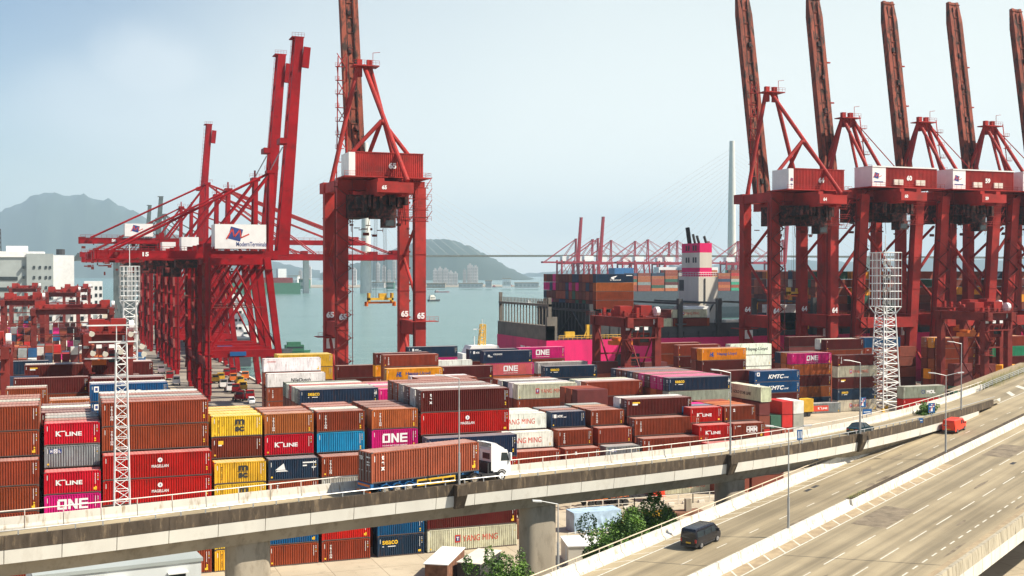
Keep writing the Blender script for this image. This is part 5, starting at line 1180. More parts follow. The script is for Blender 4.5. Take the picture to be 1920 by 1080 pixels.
# ------------------------------------------------------------------ yard gantries
def gantry(pos, label, S_=16.0, B_=7.6, Hh=25.5, num='R93', mr=None, det=True, grp='brown red yard gantry cranes'):
    mr = mr or M['rmg']; t = empty('yard_gantry', pos, label=label, cat='gantry crane', group=grp)
    for x in (0, B_):
        for y in (0, S_): mb = MB(); mb.beam((x, y, 1.2), (x, y, Hh), 1.5, 1.6); mb.box(x - 1.6, x + 1.6, y - .5, y + .5, 0, 1.3); mb.obj('leg', mr, t)
    mb = MB()
    for x in (0, B_): mb.beam((x, -2, Hh - 1), (x, S_ + 2, Hh - 1), 1.5, 2.2); mb.tube((x, 1, Hh - 3), (x, S_/2, Hh - 13), .2, 5); mb.tube((x, S_ - 1, Hh - 3), (x, S_/2, Hh - 13), .2, 5); mb.tube((x, S_/2, Hh - 13), (x, 1, Hh - 21), .2, 5); mb.tube((x, S_/2, Hh - 13), (x, S_ - 1, Hh - 21), .2, 5)
    for y in (0, S_): mb.beam((-1, y, Hh - .9), (B_ + 1, y, Hh - .9), 1.3, 1.9); mb.beam((0, y, Hh - 9), (B_, y, Hh - 9), .35)
    railing(mb, (-1.6, -1.6, Hh), (B_ + 1.6, -1.6, Hh), 10); railing(mb, (-1.6, -1.6, Hh), (-1.6, S_ + 2, Hh), 16); mb.box(-1.7, B_ + 1.7, -1.7, -.7, Hh - .1, Hh); mb.beam((0, -.9, Hh - 4.5), (B_, -.9, Hh - 4.5), .3); [mb.beam((k_*B_/4, -.9, Hh - 4.5), ((k_ + (.5 if k_ % 2 else -.0))*B_/4, -.9, Hh - 1.5), .15) for k_ in range(5)]
    tb = mb.obj('top_frame', mr, t)
    mb = MB(); put_text(mb, num, B_ - 1.2, Hh - 1.5, 2.2, 1.2, y=-.72, bold=.05); mb.obj('number', LM[0], tb)
    mb = MB(); mb.box(.4, 3.4, 4, 7.5, Hh + .3, Hh + 2.6); mb.box(B_ - 3.2, B_ - .4, 1.5, 5, Hh + .3, Hh + 2.8); mb.box(3.4, B_ - 3.2, 3, 6, Hh + .3, Hh + 1.4); mb.tube((.8, 9, Hh + 1), (3.2, 9, Hh + 1), .9, 8); [mb.box(q_[0], q_[0] + .7, q_[1], q_[1] + .8, Hh + .1, Hh + q_[2]) for q_ in [(rnd.uniform(0, B_ - .5), rnd.uniform(-1, S_), rnd.uniform(.5, 2.4)) for _ in range(14)]]; split_obj(mb, 'machinery', M['red2'], t)
    mb = MB(); mb.tube((B_ + .1, 1, Hh + 1.4), (B_ + 1.0, 1, Hh + 1.4), 1.1, 14); mb.obj('cable_reel', M['cwhite'], t, True)
    mb = MB(); mb.box(B_ - 4.0, B_ - 1.2, 1.0, 4.0, Hh - 6.4, Hh - 3.4); cb = mb.obj('operator_cab', mr, t); mb = MB(); mb.box(B_ - 3.7, B_ - 1.5, .94, 1.0, Hh - 5.6, Hh - 3.9); mb.obj('window', M['glass'], cb)
    if det:
        mb = MB(); 
        for k in range(3): mb.box(-.7 + k*2.3, .3 + k*2.3, -1.06, -1.0, Hh - 2.7, Hh - 2.0)
        mb.obj('notice_board', M['cwhite'], t)
        mb = MB(); mb.box(.6, 5.6, 8, 11, Hh - 6.6, Hh - 5.6); mb.box(1.5, 4.6, 8.2, 10.8, Hh - 5.6, Hh - 4.9); mb.obj('spreader', M['orange'], t)
        mb = MB(); mb.box(-1.4, 1.4, -1.8, 1.4, Hh - 11, Hh - 10.8); railing(mb, (-1.4, -1.8, Hh - 10.8), (1.4, -1.8, Hh - 10.8), 4); zig(mb, 0, -1.3, Hh - 10, Hh - 2, .8, 2.6); mb.obj('stair', mr, t)
    return t
gp = PY(1175, 238); gantry((gp.x, 238, 0), 'brown red gantry straddling the boxes in front of the pink hull', num='R94')
gp = PY(1847, 238); gantry((gp.x, 238, 0), 'brown red gantry on the right with its number on the top frame', num='R100')
gp = PY(163, 239); gantry((gp.x, 239, 0), 'brown red gantry behind the slim lattice mast, number on its top', num='R93', Hh=24.0)
gp = PY(-76, 236); gantry((gp.x, 236, 0), 'dark gantry cut by the left picture edge', num='R3', Hh=22.0)
gp = PY(1731, 285); gantry((gp.x, 262, 0), 'gantry standing behind the right hand gantry', num='R99')
for k, (u, Y, h) in enumerate(((62, 410, 24), (5, 455, 26), (88, 560, 27), (20, 640, 28), (120, 690, 27))):
    gp = PY(u, Y); gantry((gp.x, Y, 0), f"yard gantry far left, {['nearest', 'second', 'third', 'fourth', 'farthest'][k]} of the five behind the box field", num='R15', Hh=h, B_=13 if k else 24, det=False, grp='far yard gantries on the left')
# ------------------------------------------------------------------ the pink hulled ship and the one behind
t = empty('container_ship', (SX0, SY0, -4), label='huge container ship with magenta hull alongside the quay, stern to the left', cat='ship')
mb = MB(); xs = [(0, 0, 0), (3, -0, 0), (330, 0, 0)]; Bm = SY1 - SY0
prof = [(0, 8), (0, 20.2), (Bm, 20.2), (Bm, 8), (Bm - 6, 0), (6, 0)]
mb.add([(0, y, z) for y, z in prof] + [(330, y, z) for y, z in prof], [tuple(range(6)), tuple(range(11, 5, -1))] + [(i, 6 + i, 6 + (i + 1) % 6, (i + 1) % 6) for i in range(6)])
hu = mb.obj('hull', M['pink'], t)
mb = MB(); one_logo(mb, 0, 0, 9, 5.2); mb.v = [(-.06, 20.5 - x, z + 12.6) for x, y, z in mb.v]; mb.obj('lettering', LM[0], hu)
mb = MB(); one_logo(mb, 150, 9, 26, 10, y=-.05); mb.obj('lettering', LM[0], hu)
mb = MB()
for x in (22, 34): mb.box(x, x + 8, -.08, 0, 12.2, 15.8)
mb.obj('mooring_opening', M['black'], hu)
mb = MB(); mb.box(.8, 329, .5, Bm - .5, 20.25, 21.0); mb.box(15, 329, .8, 1.2, 21, 24.5)
for k in range(60): mb.box(14 + k*5.2, 14.4 + k*5.2, .2, .6, 20.2, 22)
mb.obj('deck', M['shipdark'], t)
mb = MB(); mb.box(0.2, 2.6, 0, Bm, 20.2, 24.4)
for k in range(17): y = .3 + k * (Bm - .8) / 16; mb.box(.9, 1.15, y, y + .4, 24.4, 30.0)
mb.box(.5, 1.6, 0, Bm, 30, 30.7)
for k in range(34): y = .3 + k*(Bm - .6)/33; mb.box(.6, .8, y, y + .25, 30.8, 32.2)
mb.box(.2, 3.4, 0, 1.0, 20.2, 27); mb.box(.6, 1.6, 0, .8, 27, 32.6); mb.box(.6, 1.6, Bm - .6, Bm, 20.2, 33.6)
mb.obj('stern_lashing_bridge', vary('weathered_grey_steel', (0.16, 0.14, 0.115), 0.7, 0.4, 0.3), t)
mb = MB()
for xx in (13.8, 28.6):
    for k in range(17): y = .4 + k * (Bm - 1.2) / 16; mb.box(xx, xx + 1.2, y, y + .5, 20.2, 30.6)
    mb.box(xx, xx + 1.3, 0, Bm, 28.2, 28.9)
    mb.tube((xx - .1, 2, 21), (xx - .1, 12, 28), .3, 5); mb.tube((xx - .1, 22, 21), (xx - .1, 12, 28), .3, 5)
for k in range(5): mb.box(14.5 + k*3, 15.1 + k*3, .3, .9, 20.2, 29)
mb.box(15.5, 30, .5, Bm - .5, 20.2, 25.5)
for xx in (44, 57.5, 70, 92):
    mb.box(xx - .9, xx + .5, -.2, 1.2, 20.2, 32); mb.box(xx - 1, xx + .6, -.3, Bm, 30.2, 30.8); mb.box(xx - 1.6, xx + 1.6, -.5, 1.5, 24, 24.5)
mb.obj('lashing_bridge', M['shipdark'], t)
mb = MB(); mb.box(6.4, 9.4, 1.0, 2.0, 21, 22.6); mb.box(13.0, 14.0, .4, 1.4, 20.6, 24.6); mb.beam((12.2, .6, 21), (13.6, .6, 24.6), .3); railing(mb, (4, .2, 20.3), (30, .2, 20.3), 18, 1.2, .07); mb.obj('yellow_deck_gear', M['yellow'], t)
# funnel block
fx0 = 57.9; fx1 = 62.3
mb = MB(); mb.box(fx0 - .6, fx1 + 2.0, 12.6, 25.5, 20, 38.6); fb = mb.obj('deckhouse', M['cream'], t)
mb = MB(); mb.beam((fx0 + 1, 12.3, 24), (fx0 + 4.6, 12.3, 30), .4); mb.box(fx0 + 1.4, fx0 + 1.8, 12.4, 12.6, 30, 38); mb.box(fx0 - .7, fx0 - .6, 22, 25, 34, 37.5); mb.obj('ladder', M['shipdark'], fb)
FB = [(38.6, 41.4, 'pink'), (41.4, 46.2, 'cream'), (46.2, 49.2, 'pink')]
for a, b_, mname in FB: mb = MB(); mb.box(fx0, fx1, 13, 24.5, a, b_); mb.obj('funnel_band', M[mname], t)
for k in (0, 1, 3, 4):
    for z in (43, 46.8): mb = MB(); mb.box(fx0 - .1, fx0, 15 + k*1.5, 15.8 + k*1.5, z, z + 1.7); mb.obj('vent', M['shipdark'], fb)
mb = MB(); railing(mb, (fx0 - .6, 12.6, 38.6), (fx1 + 2.0, 12.6, 38.6), 8, 1.3, .07); railing(mb, (fx0 - .6, 12.6, 38.6), (fx0 - .6, 25, 38.6), 12, 1.3, .07); mb.obj('railing', M['cwhite'], fb)
for x, yy_, h in ((1.2, 22, 5.2), (1.8, 19.5, 3.0), (1.5, 16.5, 2.4), (3.0, 14.5, 2.2)):
    mb = MB(); mb.tube((fx0 + x + .3, yy_, 49), (fx0 + x, yy_ + .9, 49.2 + h), .7 if h > 5 else .42, 9); mb.obj('exhaust_pipe', M['black'], t, True)
mb = MB(); mb.box(46, 55, 2, 8, 24.5, 29.5); mb.obj('deck_tank', M['cwhite'], t)
# bridge house far along (cream deckhouses seen between the crane legs)
mb = MB(); mb.box(PY(1345, 318).x - SX0, PY(1398, 318).x - SX0, 1.0, 8, 20.3, 25.2); mb.obj('cream_locker', M['cream'], t)
t2 = empty('container_ship', (452, 900, -4), label='second container ship with dark grey hull behind the first one', cat='ship')
mb = MB(); mb.add([(0,0,12),(0,0,24),(0,40,24),(0,40,12),(0,36,0),(0,4,0)] + [(210,0,8),(210,0,24),(210,40,24),(210,40,8),(210,36,0),(210,4,0)], [tuple(range(6)), tuple(range(11, 5, -1))] + [(i, 6 + i, 6 + (i + 1) % 6, (i + 1) % 6) for i in range(6)]); mb.obj('hull', M['hullg'], t2)
mb = MB(); mb.box(60, 74, 2, 38, 24, 47); mb.box(40, 100, 20, 30, 40, 45); mb.obj('white_deckhouse', M['cwhite'], t2)
mb = MB(); mb.box(-12, 6, 2, 14, 37, 44); mb.obj('blue_hatch_stack', M['blue'], t2)
# ------------------------------------------------------------------ cable stayed bridge
BT = [PD(686, 548, 2330), PD(1372, 540, 2300)]
bt = empty('cable_stayed_bridge', (BT[0].x, BT[0].y, -4), label='hazy cable stayed bridge with two tall slender towers across the harbour', cat='bridge')
dv = (BT[1] - BT[0]); dv.z = 0; span = dv.length; dv.normalize(); ztop = 298.0; zdk = 73.0
def bl(s_, z, y=0): p = dv * s_ + Vector((-dv.y, dv.x, 0)) * y; return (p.x, p.y, z)
for k, s_ in enumerate((0, span)):
    mb = MB(); mb.tube(bl(s_, 0), bl(s_, 178), 11.5 if k == 0 else 9.5, 18, r2=7.6 if k == 0 else 7.2); mb.tube(bl(s_, 178), bl(s_, ztop), 7.3, 18, r2=5.0); mb.obj('tower', M['fascia'], bt, True)
mb = MB(); ss = np.linspace(-420, span + 900, 40)
for a, b_ in zip(ss, ss[1:]):
    z = lambda q: zdk + 3.5 * math.cos((q - span/2) / (span) * 1.4) - 3
    mb.beam(bl(a, z(a)), bl(b_, z(b_)), 40, 3.4)
mb.obj('deck', M['girder'], bt)
for s0 in (0, span):
    for sgn in (-1, 1):
        for k in range(14):
            mb = MB(); mb.tube(bl(s0, 180 + k*8), bl(s0 + sgn*(60 + k*21), zdk + 2), .17, 4, cap=False); mb.obj('stay_cable', M['city'], bt)
for k, s_ in enumerate((-300, -210, -120, span + 260, span + 420, span + 600)): mb = MB(); mb.beam(bl(s_, 0), bl(s_, zdk - 3), 10, 12); mb.obj('approach_pier', M['fascia'], bt)
# ------------------------------------------------------------------ far towers and low shore buildings
rr = random.Random(5)
def tower(u0, u1, vt, d, label, grp, mat='city'):
    a, b_ = PD(u0, 540, d), PD(u1, 540, d); z1 = CH - (vt - V0) * d / FPX; w = (b_ - a).length
    t = empty('tower_block', ((a.x + b_.x)/2, (a.y + b_.y)/2, -3), -YAW, label=label, cat='building', group=grp)
    mb = MB(); mb.box(-w/2, w/2, 0, w*.8, 0, z1 + 3); mb.box(-w*.2, w*.2, w*.2, w*.5, z1 + 3, z1 + 8); mb.obj('wall', M[mat], t)
    mb = MB(); n = max(2, int((z1 + 3) / 9)); m = 3
    for i in range(n):
        for j in range(m): x = -w/2 + w*(j + .25)/m; mb.box(x, x + w*.5/m, -.4, 0, 4 + i*9, 9 + i*9)
    mb.obj('window', M['bgrey'], t)
k = 0
for u0, u1, vt in ((812, 820, 506), (821, 829, 503), (830, 840, 505), (841, 849, 510), (850, 858, 512), (868, 874, 507), (876, 886, 497), (887, 896, 500), (705, 712, 494), (716, 723, 500), (736, 742, 488), (726, 733, 507), (660, 668, 505), (560, 566, 508), (575, 583, 500)):
    k += 1; tower(u0, u1, vt, 3500, f"hazy pale tower block across the water, number word {['one','two','three','four','five','six','seven','eight','nine','ten','eleven','twelve','thirteen','fourteen','fifteen'][k-1]} counted along the shore", 'hazy towers on the far shore')
def lowb(u0, u1, v0, v1, d, label, mat, name='shed', grp='low buildings on the far shore'):
    a, b_ = PD(u0, v1, d), PD(u1, v1, d); z0 = CH - (v1 - V0)*d/FPX; z1 = CH - (v0 - V0)*d/FPX; w = (b_ - a).length
    t = empty(name, ((a.x + b_.x)/2, (a.y + b_.y)/2, min(z0, -1)), -YAW, label=label, cat='building', group=grp)
    h = z1 - min(z0, -1); mb = MB(); mb.box(-w/2, w/2, 0, 30, 0, h); mb.obj('wall', M[mat], t); mb = MB(); mb.box(-w/2 - 1, w/2 + 1, -1, 31, h, h + 2); 
    mb.box(-w*.42, w*.42, -.6, -.1, h*.35, h*.6) if False else None
    mb.obj('roof', M['girder'], t); mb = MB(); n = 6
    for i in range(n): x = -w/2 + w*(i + .2)/n; mb.box(x, x + w*.6/n, -.5, 0, h*.35, h*.7)
    mb.obj('window', M['bgrey'], t)
for i, (u0, u1, v0, v1, m) in enumerate(((540, 558, 518, 536, 'cwhite'), (560, 578, 524, 538, 'green'), (690, 720, 530, 540, 'city'), (740, 752, 524, 538, 'cwhite'), (724, 738, 530, 539, 'green'), (910, 922, 527, 536, 'city'), (942, 958, 523, 536, 'cwhite'), (860, 905, 532, 538, 'city'), (965, 1010, 531, 537, 'city'), (800, 835, 532, 538, 'girder'))):
    lowb(u0, u1, v0, v1, 2900 if m != 'green' else 2700, f"low {['white','green','pale','white','green','pale','white','pale','pale','grey'][i]} shed on the far shore, {['first','second','third','fourth','fifth','sixth','seventh','eighth','ninth','tenth'][i]} of ten", m)
# white industrial building on the left
a = PY(-12, 900); b_ = PY(100, 900); w = b_.x - a.x
t = empty('industrial_building', (a.x, 900, 0), label='large white industrial building at the left edge, front painted shade grey', cat='building')
mb = MB(); mb.box(0, w*.55, 0, 60, 0, 47); mb.box(w*.55 + .01, w, -2, 60, 0, 49.5); mb.obj('shade_grey_wall', M['bgrey'], t)  # front coloured grey for its shade, beside the sunlit white side
mb = MB(); mb.box(w + .01, w + 14, 4, 58, 0, 48.5); mb.box(-4, w*.85, -1, 40, 47, 51); mb.box(8, 22, 4, 20, 51, 55); mb.obj('white_wall', M['cwhite'], t)
mb = MB()
for k in range(4): mb.box(1, w*.40, -.4, 0, 8 + k*7.5, 10.6 + k*7.5)
for k in range(5):
    for x in (.48, .66, .76, .86, .93): mb.box(w*x, w*x + 1.4, -2.4, -.1, 10 + k*7.2, 12 + k*7.2)
mb.obj('window', M['glass'], t)
mb = MB(); mb.lattice((3, 10, 51), (3, 10, 67), 3, 2.4, 5, .25); mb.tube((44, 12, 49), (44, 12, 53), 3, 10); mb.obj('roof_mast', M['dark'], t)
for i, (u, Y, w_, h) in enumerate(((128, 820, 16, 26), (158, 870, 12, 30), (88, 700, 22, 20))):
    p = PY(u, Y); t = empty('shed', (p.x, Y, 0), label=f"{['small white shed', 'taller white block', 'wide pale office'][i]} behind the left box field", cat='building'); mb = MB(); mb.box(0, w_, 0, 12, 0, h); mb.obj('wall', M['cwhite'], t)
    mb = MB(); [mb.box(1 + k*w_/4, 2.6 + k*w_/4, -.2, 0, 4 + j*5, 6.4 + j*5) for k in range(4) for j in range(int(h/5) - 1)]; mb.obj('window', M['glass'], t)
# low white building under the ramp, bottom left
a = P(62, 1082, 4.2); t = empty('site_office', (PY(60, 117.2).x, 117.2, .75), R(5.8), label='long low white building with small awned windows under the ramp, bottom left', cat='building')
w = (PY(371, 121).x - PY(60, 117.2).x) * 1.005
mb = MB(); mb.box(0, w, 0, 9, 0, 6.55); mb.obj('wall', M['bwall'], t)
mb = MB(); mb.box(-.1, w + .15, -.12, 9.1, 6.55, 6.9); mb.obj('roof', M['bgrey'], t)
for x in (.48, .85): 
    mb = MB(); mb.box(w*x - .8, w*x + .8, -.06, .0, 3.9, 5.6); wf = mb.obj('window', M['glass'], t); mb = MB(); mb.box(w*x - .95, w*x + .95, -.6, .0, 5.65, 5.78); mb.obj('awning', M['cwhite'], wf)
# ------------------------------------------------------------------ boats
def boat(u, v, L_, h, label, mats, rz=0.0, cabin=(.2, .5), mast=0):
    p = P(u, v, -4); t = empty('boat', p, rz, label=label, cat='boat')
    mb = MB(); b2 = L_*.14
    o = [(-L_/2, -b2), (L_*.3, -b2), (L_/2, 0), (L_*.3, b2), (-L_/2, b2)]
    mb.add([(x*.92, y*.8, -.6) for x, y in o] + [(x, y, h*.3) for x, y in o], [tuple(range(5)), tuple(range(9, 4, -1))] + [(i, (i+1) % 5, 5 + (i+1) % 5, 5 + i) for i in range(5)]); mb.obj('hull', mats[0], t)
    mb = MB(); mb.box(-L_*.5 + cabin[0]*L_, -L_*.5 + cabin[1]*L_, -b2*.7, b2*.7, h*.3, h*.75); mb.box(-L_*.5 + cabin[0]*L_ + 1, -L_*.5 + cabin[1]*L_ - 1.5, -b2*.5, b2*.5, h*.75, h); cb = mb.obj('cabin', mats[1], t)
    mb = MB(); mb.box(-L_*.5 + cabin[0]*L_ + .5, -L_*.5 + cabin[1]*L_ - .5, -b2*.7 - .05, -b2*.7, h*.48, h*.62); mb.obj('window', M['glass'], cb)
    if mast: mb = MB(); mb.tube((0, 0, h*.7), (0, 0, mast), .25, 5); mb.beam((0, 0, mast*.9), (L_*.2, 0, mast*.6), .2); mb.obj('mast', M['dark'], t)
    return t
boat(814, 565, 20, 9, 'dark tug like boat with red trim on open water right of crane 65', [M['shipdark'], M['cream']], R(15), (.1, .55), 11)
boat(829, 548, 32, 5, 'low dark red cargo boat nearest the towers across the water', [M['red3'], M['city']], 0, (.05, .25))
boat(991, 569, 11, 4.5, 'small white speedboat with foaming wake left of the pink ship', [M['cwhite'], M['cwhite']], R(178), (.3, .7))
p = P(1004, 571, -3.96); mb = MB(); mb.add([(p.x - 4, p.y - 1, p.z), (p.x + 26, p.y - 3, p.z), (p.x + 30, p.y + 6, p.z), (p.x - 4, p.y + 1, p.z)], [(0, 1, 2, 3)]); mb.obj('wake', M['cwhite'], kind='stuff', label='white foam trailing behind the small speedboat', cat='foam')
for i, (u, v, L_) in enumerate(((905, 538, 60), (968, 537.5, 50), (935, 539, 36))): boat(u, v, L_, 6, f"hazy flat barge moored on the far shore, {['left', 'right', 'middle'][i]} one", [M['city'], M['red3']], 0, (.05, .2))
# far green hulled ship behind crane legs (left of crane 65)
p = P(530, 551, -4); t = empty('container_ship', p, R(0), label='hazy green hulled container ship seen between the left cranes', cat='ship')
mb = MB(); mb.box(-260, 34, 0, 30, 0, 21); mb.obj('hull', M['green'], t); mb = MB(); mb.box(-240, 20, 3, 27, 21, 31); mb.box(-120, -70, 3, 27, 31, 36); mb.obj('cargo', M['rmg'], t); mb = MB(); mb.box(-8, 8, 4, 26, 31, 48); mb.obj('bridge_house', M['cwhite'], t)
# ship with yellow mast seen over the boxes
p = PY(903, 330); t = empty('workboat', (p.x, 330, -4), label='white workboat with tall yellow lattice mast above the boxes', cat='boat')
mb = MB(); mb.prism([(-11, 0), (-13, 9), (13, 9), (10, 0)], -4, 4); mb.obj('hull', M['blue'], t)
mb = MB(); mb.box(-7, 7, -3, 3, 9, 16); mb.prism([(-5.4, 16), (-4.2, 18.2), (4.2, 18.2), (5.4, 16)], -3, 3); mb.tube((-3, -2, 18), (-3, -2, 21), .12, 5); mb.obj('deckhouse', M['cwhite'], t)
mb = MB(); mb.lattice((0, 0, 18), (.4, 0, 24.4), 1.7, 1.3, 6, .16); mb.obj('mast', M['yellow'], t); mb = MB(); mb.beam((-2.6, 0, 23), (1, 0, 23), .2); mb.tube((0.2, 0, 24.2), (.2, 0, 26), .08, 4); mb.obj('radar', M['cwhite'], t)
# barges by the left quay
for i, (u, v, L_, c1, c2, lab) in enumerate(((498, 668, 26, 'shipdark', 'cream', 'dark workboat with cream wheelhouse moored at the left quay'), (548, 664, 18, 'green', 'green', 'green deck box on a barge behind the crane legs'), (470, 640, 30, 'hullg', 'cwhite', 'grey barge with white cabin between the crane legs'))):
    boat(u, v, L_, (11, 6, 9)[i], lab, [M[c1], M[c2]], R(0), (.3, .8) if i == 1 else (.2, .6), 14 if i == 0 else 0)
# white ship with grey hull alongside left quay further on
t = empty('moored_ship', (69, 505, -4), label='cargo ship with white bridge house moored behind the left cranes', cat='ship')
mb = MB(); mb.prism([(-8, 0), (-8, 12), (6, 12), (6, 0)], 0, 190); mb.obj('hull', M['hullg'], t); mb = MB(); mb.box(-6.5, 5.5, 18, 34, 12, 30); mb.box(-8, 6, 20, 30, 26.5, 28); mb.obj('bridge_house', M['cwhite'], t); mb = MB(); mb.box(-6, 5, 40, 170, 12, 20); mb.obj('cargo', M['rmg'], t)
mb = MB(); [mb.box(-6 + k*1.9, -4.8 + k*1.9, 17.9, 18, z, z + 1.1) for k in range(6) for z in (15, 18.5, 22)]; mb.obj('window', M['glass'], t)
mb = MB(); mb.box(-3, 1, 22, 25, 30, 33); mb.obj('funnel', M['yellow'], t)
# ------------------------------------------------------------------ vehicles
def wheel(parent, x, y, r, w=.24, rim=True, rimcol='rim'):
    s_ = 1 if y > 0 else -1
    mb = MB(); mb.tube((x, y - s_*w, r), (x, y, r), r, 18); wh = mb.obj('wheel', M['black'], parent, True)
    mb = MB(); mb.tube((x, y - s_*.02, r), (x, y + s_*.015, r), r*.62, 12)
    for k in range(5): a = k*1.2566; mb.beam((x, y + s_*.02, r), (x + math.cos(a)*r*.55, y + s_*.02, r + math.sin(a)*r*.55), .07, .03)
    mb.obj('rim', M[rimcol], wh)
    return wh
def body_from(sections, name, mat, parent):
    """sections: list of (x, [(y,z)...]) half outlines mirrored, skinned"""
    mb = MB(); n = None; vs = []
    for x, hp in sections:
        ring = [(x, y, z) for y, z in hp] + [(x, -y, z) for y, z in reversed(hp)]; n = len(ring); vs += ring
    k = len(sections); fs = [(i*n + j, i*n + (j+1) % n, (i+1)*n + (j+1) % n, (i+1)*n + j) for i in range(k-1) for j in range(n)] + [tuple(range(n-1, -1, -1)), tuple(range((k-1)*n, k*n))]
    mb.add(vs, fs); o = mb.obj(name, mat, parent, True); return o
def van(pos, rz, roll, L_, W_, Hh, mat, label, name='van', sidewin=((.05,.30),(.33,.58),(.61,.78)), frontx=.80, grp=None):
    t = empty(name, pos, rz, label=label, cat='van', group=grp); t.rotation_euler = (0, roll, rz)
    w = W_/2; zb = .28; zw = Hh*.56
    def sec(x, top, wt=1.0, belt=zw): return (x, [(w*.94*wt, zb), (w*wt, zb + .25), (w*wt, min(belt, top - .05)), (w*.90*wt, top - .10), (w*.78*wt, top)])
    L2 = L_/2
    ss = [sec(-L2, Hh*.88, .97), sec(-L2 + .12, Hh*.985), sec(-L2 + .5, Hh), sec(L2*.42, Hh*.985), sec(L2*.52, Hh*.955), sec(L2*.86, Hh*.60, .98, Hh*.5), sec(L2*.95, Hh*.52, .96, Hh*.45), sec(L2, Hh*.40, .90, Hh*.33)]
    bd = body_from(ss, 'body', mat, t)
    def sidey(z): return w if z <= zw else w - (z - zw) / (Hh - .1 - zw) * w*.10
    for sgn in (-1, 1):
        for a, b_ in sidewin:
            xa, xb = -L2 + L_*a, -L2 + L_*b_; z0, z1 = Hh*.58, Hh*.86; mb = MB()
            cut = .22 if b_ > .74 else 0
            mb.add([(xa, sgn*(sidey(z0) + .012), z0), (xb, sgn*(sidey(z0) + .012), z0), (xb - cut*1.4, sgn*(sidey(z1) + .012), z1), (xa, sgn*(sidey(z1) + .012), z1)], [(0, 1, 2, 3)]); mb.obj('side_window', M['glass'], bd)
        mb = MB(); mb.box(-L2 - .03, -L2 + .12, *sorted((sgn*w*.80, sgn*w*.975)), Hh*.36, Hh*.52); mb.obj('tail_light', M['lampred'], bd)
        mb = MB(); mb.box(L2*.92, L2*1.0, *sorted((sgn*w*.62, sgn*w*.9)), Hh*.34, Hh*.42); mb.obj('headlight', M['cwhite'], bd)
        mb = MB(); mb.box(L2*.60, L2*.66, *sorted((sgn*(w + .02), sgn*(w + .24))), Hh*.55, Hh*.68); mb.obj('mirror', mat, bd)
        for x in (-L2 + L_*.20, L2 - L_*.17): wheel(t, x, sgn*(w + .01), .33)
    mb = MB(); mb.add([(-L2 + .04 - .03, -w*.80, Hh*.56), (-L2 - .02, w*.80, Hh*.56), (-L2 + .035, w*.74, Hh*.84), (-L2 + .035, -w*.74, Hh*.84)], [(0, 1, 2, 3)]); mb.obj('rear_window', M['glass'], bd)
    mb = MB(); mb.add([(L2*.555, -w*.74, Hh*.93), (L2*.555, w*.74, Hh*.93), (L2*.85, w*.86, Hh*.625), (L2*.85, -w*.86, Hh*.625)], [(0, 1, 2, 3)]); mb.obj('windscreen', M['glass'], bd)
    mb = MB(); mb.box(-L2 - .04, -L2, -.26, .26, Hh*.30, Hh*.37); mb.obj('number_plate', M['yellow'], bd)
    mb = MB(); mb.box(-L2 - .08, -L2 + .2, -w*.95, w*.95, .30, .48); mb.box(-L2 + L_*.3, L2 - L_*.28, -w - .01, w + .01, .26, .36); mb.obj('bumper', M['dark'], bd)
    return t
RA = math.atan(GR)
def s_at(u, q, s0=-30, s1=160): return float(min(np.arange(s0, s1, .1), key=lambda a: abs(proj(RD(a, q, 0))[0] - u)))
van(RD(s_at(1316, .55), .55, .012), ROAD_ANG, -RA, 4.85, 1.75, 2.0, M['carblack'], 'glossy black high roof van driving away on the motorway')
van(RD(s_at(1791, .4), .4, .012), ROAD_ANG, -RA, 4.9, 1.9, 1.93, M['carred'], 'vermilion red panel van driving away on the motorway', sidewin=((.52, .62), (.66, .80)))
